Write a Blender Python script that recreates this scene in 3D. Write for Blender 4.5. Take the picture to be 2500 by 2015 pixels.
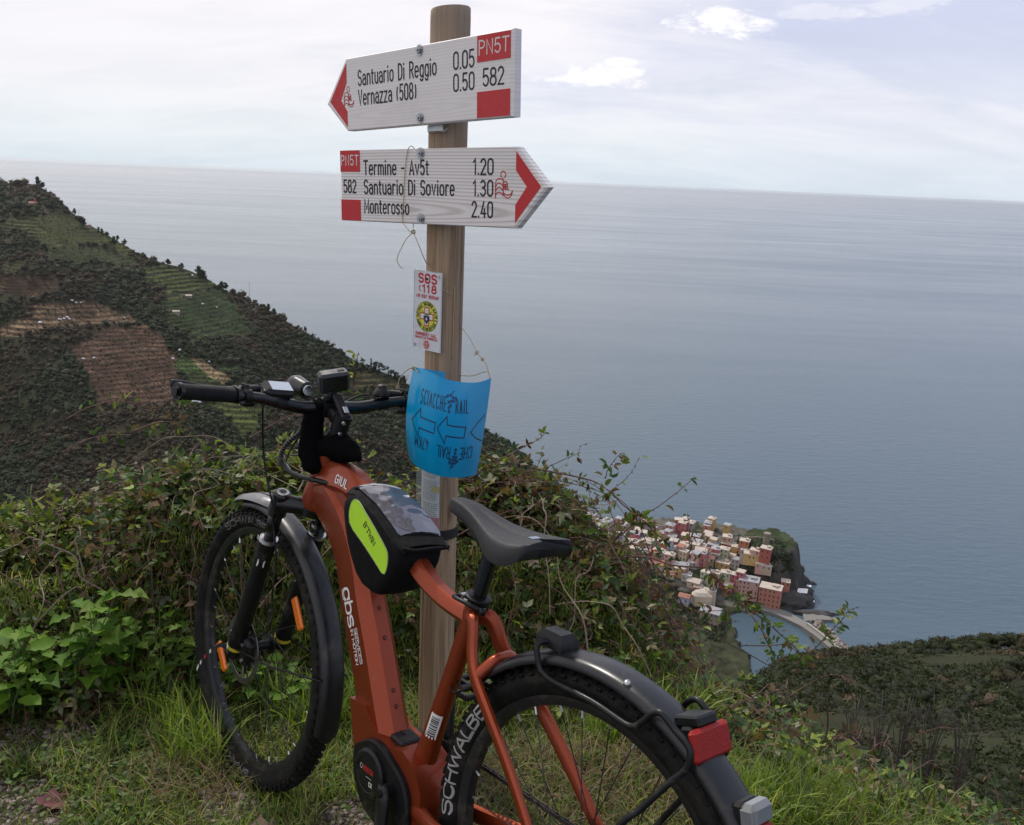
import bpy, math, random
import numpy as np
from mathutils import Matrix, Vector
random.seed(7); rng = np.random.default_rng(11)
scn = bpy.context.scene
for o in list(bpy.data.objects): bpy.data.objects.remove(o)

# ---------------------------------------------------------------- camera
EYE = np.array([0.0, 0.0, 1.483])
FPX = 2150.0
PITCH = math.atan(567/FPX); ROLL = math.atan2(108, 2500)
CF = np.array([0, math.cos(PITCH), -math.sin(PITCH)])
_r0 = np.array([1.0, 0, 0]); _u0 = np.cross(_r0, CF)
CR = math.cos(ROLL)*_r0 + math.sin(ROLL)*_u0
CU = np.cross(CR, CF)
cam = bpy.data.cameras.new('camera'); camo = bpy.data.objects.new('camera', cam)
scn.collection.objects.link(camo); scn.camera = camo
cam.sensor_width = 36; cam.lens = 36*FPX/2500; cam.clip_start = 0.05; cam.clip_end = 120000
camo.matrix_world = Matrix([[CR[0], CU[0], -CF[0], EYE[0]], [CR[1], CU[1], -CF[1], EYE[1]],
                            [CR[2], CU[2], -CF[2], EYE[2]], [0, 0, 0, 1]])
# ---------------------------------------------------------------- light
SUN_EL, SUN_AZ = math.radians(50), math.radians(-30)      # azimuth measured from +Y towards +X
scn.view_settings.view_transform = 'Standard'; scn.view_settings.look = 'None'
scn.view_settings.exposure = 0.0; scn.view_settings.gamma = 1.0; scn.view_settings.use_curve_mapping = False
sd = bpy.data.lights.new('sun', 'SUN'); sd.energy = 3.0; sd.angle = math.radians(3); sd.color = (1, .95, .88)
so = bpy.data.objects.new('sun', sd); scn.collection.objects.link(so)
sdir = Vector((math.sin(SUN_AZ)*math.cos(SUN_EL), math.cos(SUN_AZ)*math.cos(SUN_EL), math.sin(SUN_EL)))
so.rotation_euler = sdir.to_track_quat('Z', 'Y').to_euler()

def ray(x, y):
    return CF + CR*(x-1250)/FPX - CU*(y-1007.5)/FPX
def at(x, y, D):
    "point seen at photograph pixel (x, y), at horizontal distance D"
    d = ray(x, y); return EYE + d*D/math.hypot(d[0], d[1])
def atz(x, y, z):
    d = ray(x, y); return EYE + d*(z-EYE[2])/d[2]
def px(p):
    p = np.atleast_2d(np.asarray(p, float))-EYE; z = p@CF
    return np.stack([1250+FPX*(p@CR)/z, 1007.5-FPX*(p@CU)/z, z], -1)

# ---------------------------------------------------------------- node helpers
class N:
    def __init__(s, nt): s.nt = nt
    def n(s, t, **k):
        nd = s.nt.nodes.new(t); ins = k.pop('ins', {})
        for a, v in k.items(): setattr(nd, a, v)
        for a, v in ins.items():
            sk = nd.inputs[a]
            if isinstance(v, bpy.types.NodeSocket): s.nt.links.new(v, sk)
            else: sk.default_value = v
        return nd
    def mix(s, f, a, b, bt='MIX'):
        nd = s.nt.nodes.new('ShaderNodeMix'); nd.data_type = 'RGBA'; nd.blend_type = bt; nd.clamp_factor = True
        for sk, v in ((nd.inputs[0], f), (nd.inputs[6], a), (nd.inputs[7], b)):
            if isinstance(v, bpy.types.NodeSocket): s.nt.links.new(v, sk)
            else: sk.default_value = v if not isinstance(v, tuple) or len(v) == 4 else (*v, 1)
        return nd.outputs[2]
    def math(s, op, a, b=0.0, c=None, clamp=False):
        nd = s.nt.nodes.new('ShaderNodeMath'); nd.operation = op; nd.use_clamp = clamp
        for i, v in enumerate((a, b) if c is None else (a, b, c)):
            if isinstance(v, bpy.types.NodeSocket): s.nt.links.new(v, nd.inputs[i])
            else: nd.inputs[i].default_value = v
        return nd.outputs[0]
    def ramp(s, f, stops, interp='LINEAR'):
        nd = s.nt.nodes.new('ShaderNodeValToRGB'); s.nt.links.new(f, nd.inputs[0]); cr = nd.color_ramp
        cr.interpolation = interp
        while len(cr.elements) < len(stops): cr.elements.new(.5)
        for e, (p, c) in zip(cr.elements, stops):
            e.position = p; e.color = (c, c, c, 1) if isinstance(c, (int, float)) else (*c, 1)
        return nd.outputs[0]
    def noise(s, vec, scale, detail=4, rough=.55, dist=0, dims='3D'):
        nd = s.n('ShaderNodeTexNoise', noise_dimensions=dims)
        nd.inputs['Scale'].default_value = scale; nd.inputs['Detail'].default_value = detail
        nd.inputs['Roughness'].default_value = rough; nd.inputs['Distortion'].default_value = dist
        if vec is not None: s.nt.links.new(vec, nd.inputs['Vector'])
        return nd.outputs['Fac']
    def mapping(s, vec, scale=(1, 1, 1), loc=(0, 0, 0), rot=(0, 0, 0)):
        nd = s.n('ShaderNodeMapping'); s.nt.links.new(vec, nd.inputs[0])
        nd.inputs['Scale'].default_value = scale; nd.inputs['Location'].default_value = loc; nd.inputs['Rotation'].default_value = rot
        return nd.outputs[0]

# ---------------------------------------------------------------- sky
w = bpy.data.worlds.new('World'); scn.world = w; w.use_nodes = True
nt = w.node_tree; nt.nodes.clear(); q = N(nt)
tc = q.n('ShaderNodeTexCoord').outputs['Generated']
sky = q.n('ShaderNodeTexSky', sky_type='NISHITA', sun_disc=False, sun_elevation=SUN_EL, sun_rotation=SUN_AZ, altitude=300, air_density=1.0, dust_density=2.0, ozone_density=1.0)
sep = q.n('ShaderNodeSeparateXYZ', ins={0: tc})
X, Y, Z = sep.outputs
zc = q.math('MAXIMUM', Z, 0.0)
den = q.math('ADD', zc, 0.30)
cu = q.n('ShaderNodeCombineXYZ', ins={0: q.math('DIVIDE', X, den), 1: q.math('DIVIDE', Y, den), 2: 0.0}).outputs[0]
veil = q.noise(q.mapping(cu, (.8, 1.1, 1), (3, 1, 0), (0, 0, .35)), 1.5, 6, .5, .25)
veil2 = q.noise(q.mapping(cu, (.8, 1.9, 1), (7, 2, 0), (0, 0, -.35)), 2.4, 8, .6, .4)
lay = q.math('MULTIPLY_ADD', veil2, .45, q.math('MULTIPLY', veil, .6))
# thin bluish gaps, more of them to the right (south-west) of the view
az = q.math('MULTIPLY_ADD', q.math('DIVIDE', X, q.math('MAXIMUM', Y, .25)), .34, 0.035)
gap = q.math('SUBTRACT', lay, az)
cov = q.ramp(gap, [(.34, .0), (.58, 1.0)])
hz = q.ramp(zc, [(0.0, (.70, .79, .86)), (.035, (.78, .84, .89)), (.08, (.88, .88, .92)), (.2, (.95, .91, .94)), (.5, (1.0, .96, .98)), (1, (1.05, 1.01, 1.02))])
blue = q.ramp(zc, [(0.0, (.70, .79, .88)), (.06, (.78, .81, .90)), (.16, (.64, .68, .85)), (.4, (.58, .63, .84)), (1, (.6, .68, .9))])
grad = q.mix(cov, blue, hz)
shade = q.ramp(veil2, [(.35, (.95, .955, .965)), (.6, (1.03, 1.02, 1.02))])
grad = q.mix(1.0, grad, shade, 'MULTIPLY')
# two small bright lens clouds over the horizon
def puff(cx, cy, rx, ry, sd_, gain):
    c = ray(cx, cy); c = c/np.linalg.norm(c); e = np.cross(c, [0, 0, 1]); e /= np.linalg.norm(e); u = np.cross(e, c)
    def dot(v):
        nd = q.n('ShaderNodeVectorMath', operation='DOT_PRODUCT', ins={0: tc}); nd.inputs[1].default_value = tuple(v); return nd.outputs['Value']
    cen = q.n('ShaderNodeVectorMath', operation='SCALE', ins={0: tc}); cen.inputs['Scale'].default_value = 1
    a = q.math('DIVIDE', dot(e), rx); b = q.math('DIVIDE', dot(u), ry)
    nz = q.noise(q.mapping(tc, (1, 1, 2.6), (sd_, sd_, 0)), 26, 7, .62, .3)
    r = q.math('ADD', q.math('MULTIPLY', a, a), q.math('MULTIPLY', b, b))
    r = q.math('ADD', r, q.math('MULTIPLY', q.math('SUBTRACT', nz, .5), 5.2))
    front = q.math('GREATER_THAN', dot(c), 0.5)
    m = q.math('MULTIPLY', q.ramp(r, [(0.0, gain), (1.35, 0.0)], 'EASE'), front)
    return m
g = grad
for a in ((1752, 58, .062, .0155, 1.3, .95), (1430, 186, .070, .0125, 5.1, .8), (1515, 152, .022, .005, 2.2, .7), (2010, 32, .045, .009, 8.2, .35), (2200, 15, .06, .009, 3.9, .35)):
    g = q.mix(puff(*a), g, (1.04, 1.015, 1.02))
skyb = q.mix(1.0, sky.outputs[0], (.10, .10, .10), 'MULTIPLY')
final = q.mix(.94, skyb, g)
below = q.math('LESS_THAN', Z, -0.002)
final = q.mix(below, final, (.30, .37, .42))
bg = q.n('ShaderNodeBackground', ins={0: final, 1: 1.06})
q.n('ShaderNodeOutputWorld', ins={0: bg.outputs[0]})

# ---------------------------------------------------------------- materials
MATS = {}
def newmat(name):
    m = bpy.data.materials.new(name); m.use_nodes = True; m.node_tree.nodes.clear()
    return m, N(m.node_tree)
def finish(m, k, bsdf):
    k.n('ShaderNodeOutputMaterial', ins={0: bsdf}); return m
def pmat(name, col, rough=.5, metal=0., var=.15, scale=30., bump=0., bscale=200., coat=0., spec=.5, dirt=None, dirt_amt=.0, rvar=.1, emit=None):
    if name in MATS: return MATS[name]
    m, k = newmat(name)
    tcn = k.n('ShaderNodeTexCoord').outputs['Object']
    nz = k.noise(tcn, scale, 5, .6)
    c = k.mix(nz, tuple(max(0, x*(1-var)) for x in col), tuple(min(1, x*(1+var)) for x in col))
    if dirt is not None:
        dn = k.noise(tcn, scale*.6, 8, .75, .4)
        c = k.mix(k.ramp(dn, [(.58-dirt_amt*.2, 0.), (.78-dirt_amt*.2, 1.)]), c, dirt)
    b = k.n('ShaderNodeBsdfPrincipled', ins={'Base Color': c, 'Metallic': metal, 'Coat Weight': coat, 'Coat Roughness': .08, 'Specular IOR Level': spec})
    r = k.ramp(k.noise(tcn, scale*1.7, 4), [(.3, max(.02, rough-rvar)), (.7, min(1, rough+rvar))])
    k.nt.links.new(r, b.inputs['Roughness'])
    if bump:
        bn = k.n('ShaderNodeBump', ins={'Height': k.noise(tcn, bscale, 3), 'Strength': bump, 'Distance': .002})
        k.nt.links.new(bn.outputs[0], b.inputs['Normal'])
    if emit: b.inputs['Emission Color'].default_value = (*emit, 1); b.inputs['Emission Strength'].default_value = 1
    MATS[name] = finish(m, k, b.outputs[0]); return m
def leafmat(name, trans=.35, rough=.45, gloss=.4, tint=(1, 1, 1), nscale=60):
    m, k = newmat(name)
    a = k.n('ShaderNodeAttribute', attribute_name='tint').outputs['Color']
    tcn = k.n('ShaderNodeTexCoord').outputs['Object']
    c = k.mix(k.ramp(k.noise(tcn, nscale, 3), [(.3, .0), (.7, 1.)]), (.72, .72, .72), (1.2, 1.2, 1.15))
    c = k.mix(1.0, a, c, 'MULTIPLY')
    b = k.n('ShaderNodeBsdfPrincipled', ins={'Base Color': c, 'Roughness': rough, 'Specular IOR Level': gloss})
    t = k.n('ShaderNodeBsdfTranslucent', ins={0: k.mix(1., c, (1.5, 1.6, .7), 'MULTIPLY')})
    mx = k.n('ShaderNodeMixShader', ins={0: trans, 1: b.outputs[0], 2: t.outputs[0]})
    return finish(m, k, mx.outputs[0])

# ---------------------------------------------------------------- object helpers
COL = scn.collection
def tag(o, label=None, cat=None, group=None, kind=None):
    if label: o['label'] = label
    if cat: o['category'] = cat
    if group: o['group'] = group
    if kind: o['kind'] = kind
    return o
def empty(name, label, cat, loc=(0, 0, 0), group=None, mat=None):
    o = bpy.data.objects.new(name, None); COL.objects.link(o)
    if mat is not None: o.matrix_world = mat
    else: o.location = loc
    o.empty_display_size = .05
    return tag(o, label, cat, group)
class MB:
    def __init__(s): s.v = []; s.f = []
    def add(s, v, f):
        b = len(s.v); s.v.extend([tuple(map(float, p)) for p in v]); s.f.extend([tuple(i+b for i in t) for t in f]); return s
    def box(s, c, size, rot=None, bev=0):
        hx, hy, hz_ = size[0]/2, size[1]/2, size[2]/2
        if bev:
            # chamfered box
            pts = []; b = bev
            import itertools
            vs = []
            for sx in (-1, 1):
                for sy in (-1, 1):
                    for sz in (-1, 1):
                        vs += [(sx*hx, sy*(hy-b), sz*(hz_-b)), (sx*(hx-b), sy*hy, sz*(hz_-b)), (sx*(hx-b), sy*(hy-b), sz*hz_)]
            import bmesh
            bm = bmesh.new()
            for v in vs: bm.verts.new(v)
            r = bmesh.ops.convex_hull(bm, input=bm.verts); bmesh.ops.dissolve_limit(bm, angle_limit=.01, verts=bm.verts, edges=bm.edges)
            bm.verts.index_update(); P = np.array([v.co[:] for v in bm.verts]); Fc = [tuple(v.index for v in f.verts) for f in bm.faces]; bm.free()
        else:
            P = np.array([(x, y, z) for x in (-hx, hx) for y in (-hy, hy) for z in (-hz_, hz_)])
            Fc = [(0, 1, 3, 2), (4, 6, 7, 5), (0, 4, 5, 1), (2, 3, 7, 6), (0, 2, 6, 4), (1, 5, 7, 3)]
        if rot is not None: P = P@np.asarray(rot).T
        return s.add(P+np.asarray(c), Fc)
    def tube(s, pts, r, n=10, cap=True, up=None, sq=None):
        pts = np.asarray(pts, float); m = len(pts); r = np.broadcast_to(np.asarray(r, float), (m,))
        t = np.gradient(pts, axis=0); t /= np.linalg.norm(t, axis=1)[:, None]+1e-12
        u = np.array([0, 0, 1.]) if up is None else np.asarray(up, float)
        if abs(t[0]@u) > .95: u = np.array([1., 0, 0])
        V = []
        for i in range(m):
            u = u-t[i]*(u@t[i]); u /= np.linalg.norm(u)+1e-12; b = np.cross(t[i], u)
            for j in range(n):
                a = 2*math.pi*j/n; ca, sa = math.cos(a), math.sin(a)
                if sq: ca *= sq[0]; sa *= sq[1]
                V.append(pts[i]+r[i]*(u*ca+b*sa))
        Fc = [(i*n+j, i*n+(j+1) % n, (i+1)*n+(j+1) % n, (i+1)*n+j) for i in range(m-1) for j in range(n)]
        if cap: Fc += [tuple(range(n))[::-1], tuple((m-1)*n+j for j in range(n))]
        return s.add(V, Fc)
    def loft(s, rings, cap=True, closed=False):
        n = len(rings[0]); V = [p for r_ in rings for p in r_]; m = len(rings)
        Fc = [(i*n+j, i*n+(j+1) % n, ((i+1) % m)*n+(j+1) % n, ((i+1) % m)*n+j) for i in range(m if closed else m-1) for j in range(n)]
        if cap and not closed: Fc += [tuple(range(n))[::-1], tuple((m-1)*n+j for j in range(n))]
        return s.add(V, Fc)
    def prism(s, outline, fn, h0, h1):
        "outline: 2D points; fn(x, y, h) -> 3D"
        n = len(outline)
        V = [fn(x, y, h0) for x, y in outline]+[fn(x, y, h1) for x, y in outline]
        return s.add(V, [tuple(range(n))[::-1], tuple(range(n, 2*n))]+[(i, (i+1) % n, n+(i+1) % n, n+i) for i in range(n)])
    def build(s, name, mat, parent=None, smooth=False, kind=None, label=None, angle=None):
        me = bpy.data.meshes.new(name); me.from_pydata(s.v, [], s.f); me.update()
        return mobj(name, me, mat, parent, smooth, kind, label, angle)
def mobj(name, me, mat, parent=None, smooth=False, kind=None, label=None, angle=None):
    if mat is not None: me.materials.append(mat)
    if smooth or angle:
        me.shade_smooth()
        if angle:
            try: me.set_sharp_from_angle(angle=math.radians(angle))
            except Exception: pass
    o = bpy.data.objects.new(name, me); COL.objects.link(o)
    if parent is not None: o.parent = parent
    if kind: o['kind'] = kind
    if label: o['label'] = label
    return o
def npmesh(name, V, Fq, mat, tint=None, parent=None, kind=None, smooth=False, tintdom='FACE'):
    "fast mesh from arrays; Fq (n, k) same-size faces"
    me = bpy.data.meshes.new(name); V = np.asarray(V, np.float32); Fq = np.asarray(Fq, np.int32)
    k = Fq.shape[1]; nf = len(Fq)
    me.vertices.add(len(V)); me.vertices.foreach_set('co', V.ravel())
    me.loops.add(nf*k); me.loops.foreach_set('vertex_index', Fq.ravel())
    me.polygons.add(nf); me.polygons.foreach_set('loop_start', np.arange(0, nf*k, k, dtype=np.int32))
    me.update(calc_edges=True)
    if smooth: me.polygons.foreach_set('use_smooth', np.ones(nf, bool))
    if tint is not None:
        at_ = me.attributes.new('tint', 'FLOAT_COLOR', tintdom)
        t4 = np.ones((len(tint), 4), np.float32); t4[:, :3] = tint; at_.data.foreach_set('color', t4.ravel())
    return mobj(name, me, mat, parent, False, kind)
def cr_spline(pts, n=8):
    p = np.asarray(pts, float); p = np.vstack([2*p[0]-p[1], p, 2*p[-1]-p[-2]]); out = []
    for i in range(1, len(p)-2):
        for t in np.linspace(0, 1, n, endpoint=False):
            a, b, c, d = p[i-1], p[i], p[i+1], p[i+2]
            out.append(.5*((2*b)+(-a+c)*t+(2*a-5*b+4*c-d)*t*t+(-a+3*b-3*c+d)*t**3))
    out.append(p[-2]); return np.array(out)
def vnoise(P, scale, seed=0):
    "cheap smooth value noise on (n, 2) or (n, 3) arrays, range about -1..1"
    P = np.asarray(P, float)*scale; i = np.floor(P).astype(np.int64); f = P-i; f = f*f*(3-2*f)
    d = P.shape[1]; out = np.zeros(len(P))
    for c in range(2**d):
        wgt = np.ones(len(P)); h = np.full(len(P), seed*374761393 & 0xffffffff, np.int64)
        for a in range(d):
            bit = (c >> a) & 1; wgt *= f[:, a] if bit else 1-f[:, a]
            h = (h ^ ((i[:, a]+bit)*[668265263, 2246822519, 3266489917][a])) & 0xffffffff
            h = (h*1274126177) & 0xffffffff; h ^= h >> 13
        out += wgt*((h & 0xffff)/32767.5-1)
    return out
def fbm(P, scale, oct=4, seed=0, gain=.5):
    P = np.asarray(P, float); s_ = 0; a = 1
    for o in range(oct): s_ = s_+a*vnoise(P, scale*2**o, seed+o*17); a *= gain
    return s_
# ---------------------------------------------------------------- stroke lettering
def _A(cx, cy, rx, ry, a0, a1, n=7):
    return [(cx+rx*math.cos(math.radians(a0+(a1-a0)*i/n)), cy+ry*math.sin(math.radians(a0+(a1-a0)*i/n))) for i in range(n+1)]
def _O(x0, x1, y0, y1):
    r = (x1-x0)/2; cx = (x0+x1)/2; ry = min(r*1.15, (y1-y0)/2)
    p = _A(cx, y1-ry, r, ry, 0, 180)+_A(cx, y0+ry, r, ry, 180, 360); return p+[p[0]]
W_ = .42; H_ = .70
GL = {
 'S': (.42, [_A(.21, .75, .2, .25, 25, 180, 6)+_A(.21, .75, .2, .25, 190, 250, 3)+_A(.21, .27, .2, .27, 70, -155, 10)]),
 'a': (.38, [_A(.19, .48, .18, .22, 150, 0)+[(.37, 0)], [(.37, .42), (.2, .42)]+_A(.19, .21, .18, .21, 90, 270)+[(.37, .06)]]),
 'n': (.38, [[(.03, 0), (.03, H_)], [(.03, .45)]+_A(.2, .47, .17, .23, 170, 0)+[(.37, 0)]]),
 't': (.24, [[(.1, .92), (.1, .15)]+_A(.2, .15, .1, .15, 180, 280, 4), [(0, H_), (.24, H_)]]),
 'u': (.38, [[(.03, H_)]+_A(.2, .23, .17, .23, 180, 350)+[(.37, .25)], [(.37, H_), (.37, 0)]]),
 'r': (.28, [[(.03, 0), (.03, H_)], [(.03, .42)]+_A(.2, .45, .17, .25, 170, 60, 5)]),
 'i': (.1, [[(.05, 0), (.05, H_)], [(.05, .93), (.05, .985)]]),
 'o': (.4, [_O(.01, .39, 0, H_)]),
 'e': (.39, [[(.02, .36), (.38, .36)]+_A(.2, .45, .18, .25, 0, 180)+_A(.2, .24, .18, .24, 180, 325)]),
 'g': (.38, [[(.37, .18)]+_A(.2, .22, .17, .22, 350, 180)+_A(.2, .47, .17, .23, 180, 0), [(.37, H_), (.37, -.1)]+_A(.2, -.06, .17, .2, 0, -150, 5)]),
 'v': (.36, [[(0, H_), (.18, 0), (.36, H_)]]),
 's': (.34, [_A(.17, .53, .16, .17, 30, 180, 5)+_A(.17, .53, .16, .17, 200, 250, 2)+_A(.17, .18, .16, .18, 70, -150, 8)]),
 'm': (.6, [[(.03, 0), (.03, H_)], [(.03, .5)]+_A(.17, .5, .14, .2, 170, 0)+[(.31, 0)], [(.31, .5)]+_A(.45, .5, .14, .2, 170, 0)+[(.59, 0)]]),
 'z': (.36, [[(0, H_), (.35, H_), (0, 0), (.36, 0)]]),
 'b': (.38, [[(.03, 1), (.03, 0)], [(.03, .48)]+_A(.2, .47, .17, .23, 160, 0)+_A(.2, .22, .17, .22, 0, -160)]),
 'D': (.42, [[(.02, 1), (.02, 0), (.15, 0)]+_A(.15, .3, .27, .3, -90, 0, 5)+_A(.15, .7, .27, .3, 0, 90, 5)+[(.02, 1)]]),
 'R': (.42, [[(.02, 0), (.02, 1), (.2, 1)]+_A(.2, .75, .21, .25, 90, -90, 8)+[(.02, .5)], [(.22, .5), (.42, 0)]]),
 'V': (.44, [[(0, 1), (.22, 0), (.44, 1)]]), 'A': (.44, [[(0, 0), (.22, 1), (.44, 0)], [(.07, .3), (.37, .3)]]),
 'T': (.44, [[(0, 1), (.44, 1)], [(.22, 1), (.22, 0)]]), 'M': (.54, [[(.02, 0), (.02, 1), (.27, .3), (.52, 1), (.52, 0)]]),
 'P': (.42, [[(.02, 0), (.02, 1), (.2, 1)]+_A(.2, .74, .21, .26, 90, -90, 8)+[(.02, .48)]]),
 'N': (.44, [[(.02, 0), (.02, 1), (.42, 0), (.42, 1)]]), 'E': (.36, [[(.36, 1), (.02, 1), (.02, 0), (.36, 0)], [(.02, .52), (.32, .52)]]),
 'L': (.34, [[(.02, 1), (.02, 0), (.34, 0)]]), 'I': (.08, [[(.04, 0), (.04, 1)]]),
 'C': (.42, [_A(.22, .72, .2, .28, 20, 180, 6)+_A(.22, .28, .2, .28, 180, 340, 6)]),
 'H': (.42, [[(.02, 0), (.02, 1)], [(.4, 0), (.4, 1)], [(.02, .5), (.4, .5)]]),
 'K': (.42, [[(.02, 0), (.02, 1)], [(.4, 1), (.03, .42)], [(.15, .6), (.42, 0)]]),
 'W': (.62, [[(0, 1), (.15, 0), (.31, .85), (.47, 0), (.62, 1)]]),
 'B': (.42, [[(.02, .52), (.02, 1), (.2, 1)]+_A(.2, .76, .19, .24, 90, -90, 7)+[(.02, .52), (.02, 0), (.2, 0)]+_A(.2, .26, .21, .26, -90, 90, 7)]),
 'G': (.43, [_A(.22, .72, .2, .28, 25, 180, 6)+_A(.22, .28, .2, .28, 180, 360, 8)+[(.42, .48), (.25, .48)]]),
 'U': (.42, [[(.02, 1)]+_A(.21, .25, .19, .25, 180, 360)+[(.4, 1)]]), 'O': (.42, [_O(.01, .41, 0, 1)]),
 'Z': (.4, [[(0, 1), (.4, 1), (0, 0), (.4, 0)]]), 'Y': (.42, [[(0, 1), (.21, .5), (.42, 1)], [(.21, .5), (.21, 0)]]),
 'F': (.36, [[(.02, 0), (.02, 1), (.36, 1)], [(.02, .52), (.3, .52)]]), 'X': (.42, [[(0, 0), (.42, 1)], [(0, 1), (.42, 0)]]),
 '0': (.4, [_O(.01, .39, 0, 1)]), '1': (.2, [[(.0, .8), (.14, 1), (.14, 0)]]),
 '2': (.4, [_A(.2, .73, .18, .27, 165, -20, 8)+[(.02, 0), (.4, 0)]]),
 '3': (.4, [_A(.19, .76, .17, .24, 150, -80, 7), [(.14, .53)]+_A(.19, .27, .19, .27, 80, -150, 8)]),
 '4': (.42, [[(.3, 0), (.3, .55)], [(.24, 1), (.02, .24), (.42, .24)]]),
 '5': (.4, [[(.36, 1), (.06, 1), (.03, .54)]+_A(.2, .31, .19, .31, 110, -150, 9)]),
 '6': (.4, [[(.3, 1), (.06, .5)]+_A(.2, .3, .19, .3, 160, -190, 14)]), '7': (.38, [[(0, 1), (.38, 1), (.12, 0)]]),
 '8': (.4, [_O(.03, .37, .53, 1), _O(.0, .4, 0, .53)]), '9': (.4, [[(.1, 0), (.34, .5)]+_A(.2, .7, .19, .3, -20, 330, 14)]),
 '.': (.06, [[(.03, .0), (.03, .04)]]), '-': (.26, [[(0, .45), (.26, .45)]]), '+': (.3, [[(0, .45), (.3, .45)], [(.15, .6), (.15, .3)]]),
 '(': (.18, [_A(.3, .45, .28, .62, 140, 220, 6)]), ')': (.18, [_A(-.12, .45, .28, .62, 40, -40, 6)]), "'": (.08, [[(.04, 1), (.04, .8)]]),
 ' ': (.26, [])}
def text_width(t, wx, sp): return sum(GL[c][0]*wx+sp for c in t)-sp
def ribbon(mb, P, t, fn, h, maxseg=None):
    P = np.asarray(P, float); closed = np.allclose(P[0], P[-1]) and len(P) > 3
    if maxseg:
        Q = [P[0]]
        for a, b in zip(P[:-1], P[1:]):
            k = max(1, int(np.ceil(np.linalg.norm(b-a)/maxseg)))
            Q += [a+(b-a)*(i+1)/k for i in range(k)]
        P = np.array(Q)
    keep = [0]+[i for i in range(1, len(P)) if np.linalg.norm(P[i]-P[i-1]) > 1e-9]; P = P[keep]
    n = len(P); d = np.diff(P, axis=0); d /= np.linalg.norm(d, axis=1)[:, None]; nn = np.stack([-d[:, 1], d[:, 0]], -1)
    L = []; R = []
    for i in range(n):
        if closed: a, b = nn[(i-1) % (n-1)], nn[i % (n-1)]
        else: a, b = nn[max(0, i-1)], nn[min(n-2, i)]
        m = a+b; l = np.linalg.norm(m); m = m/l if l > 1e-6 else b
        k = min(1.8, 1/max(.3, m@b)); L.append(P[i]+m*k*t/2); R.append(P[i]-m*k*t/2)
    V = [fn(*p, h) for p in L]+[fn(*p, h) for p in R]; F_ = [(i+n, i+1+n, i+1, i) for i in range(n-1)]
    if not closed:
        for end, dd in ((0, -d[0]), (n-1, d[-1])):
            c = P[end]; s0 = np.array([-dd[1], dd[0]]); base = len(V)
            arc = [c+t/2*(math.cos(a)*s0+math.sin(a)*dd) for a in np.linspace(0, math.pi, 6)]
            V += [fn(*p, h) for p in arc]; F_.append(tuple(range(base, base+6))[::-1])
    mb.add(V, F_)
def lettering(text, fn, x0, y0, size, t, wx=1., sp=.14, dh=.00012, h0=.0, maxseg=None, slant=0, mirror=False):
    "draws text with its baseline from (x0, y0); fn(x, y, h) maps the flat lettering onto the surface"
    mb = MB(); x = x0; k = 0
    for ch in text:
        w0, strokes = GL[ch]
        for s_ in strokes:
            P = [(x+(p[0]*wx+slant*p[1])*size, y0+p[1]*size) for p in s_]
            ribbon(mb, P, t, fn, h0+dh*(k % 3), maxseg); k += 1
        x += (w0*wx+sp)*size
    return mb
# ================================================================ the setting
SEA = -299.0
# ---- sea
m, k = newmat('sea_water')
tcn = k.n('ShaderNodeTexCoord').outputs['Object']
s1 = k.noise(k.mapping(tcn, (.00030, .0011, 1), (0, 0, 0), (0, 0, .12)), 1.0, 7, .62, .6)
s2 = k.noise(k.mapping(tcn, (.0011, .0045, 1), (3, 0, 0), (0, 0, -.08)), 1.0, 6, .6, .8)
s3 = k.noise(k.mapping(tcn, (.05, .11, 1)), 1.0, 6, .7)
mixn = k.math('MULTIPLY_ADD', s2, .45, k.math('MULTIPLY', s1, .55))
c = k.mix(k.ramp(mixn, [(.38, 0.), (.62, 1.)]), (.046, .080, .106), (.064, .100, .126))
b = k.n('ShaderNodeBsdfPrincipled', ins={'Base Color': c, 'IOR': 1.33, 'Specular IOR Level': .5})
rg = k.ramp(mixn, [(.40, .14), (.60, .26)])
k.nt.links.new(rg, b.inputs['Roughness'])
bn = k.n('ShaderNodeBump', ins={'Height': s3, 'Strength': .35, 'Distance': 3.0})
k.nt.links.new(bn.outputs[0], b.inputs['Normal'])
finish(m, k, b.outputs[0]); SEA_M = m
v = []; f_ = []
rr = [150, 400, 1000, 3000, 9000, 25000, 60000]; na = 48
for r_ in rr:
    for j in range(na): a = 2*math.pi*j/na; v.append((r_*math.cos(a), r_*math.sin(a), SEA))
f_ = [(i*na+j, i*na+(j+1) % na, (i+1)*na+(j+1) % na, (i+1)*na+j) for i in range(len(rr)-1) for j in range(na)]
f_.append(tuple(range(na)))
MB().add(v, f_).build('sea', SEA_M, kind='structure')

# ---- far terraced hill: ridge line and foot line, lofted
Z1 = lambda x, y: (x/2.154, 380+y/2.154)
ridge_px = [(-420, 330, 1700), (-200, 395, 1560), (14, 442, 1420), (46, 441, 1400), (93, 450, 1380), (130, 473, 1360), (158, 496, 1345), (195, 533, 1325), (241, 559, 1300),
            (297, 589, 1280), (343, 617, 1260), (385, 635, 1245), (432, 647, 1235), (487, 668, 1220), (538, 696, 1205), (599, 724, 1190),
            (650, 751, 1175), (710, 789, 1160), (789, 830, 1135), (845, 863, 1120), (896, 891, 1105), (956, 914, 1090), (1000, 937, 1075),
            (1060, 975, 1060), (1130, 1025, 1035), (1195, 1068, 1010), (1240, 1098, 975), (1300, 1140, 900), (1370, 1195, 820), (1440, 1245, 740)]
R3 = np.array([at(x, y+4, D) for x, y, D in ridge_px])
R3[:, 2] = np.maximum(R3[:, 2], SEA+6)
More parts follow.
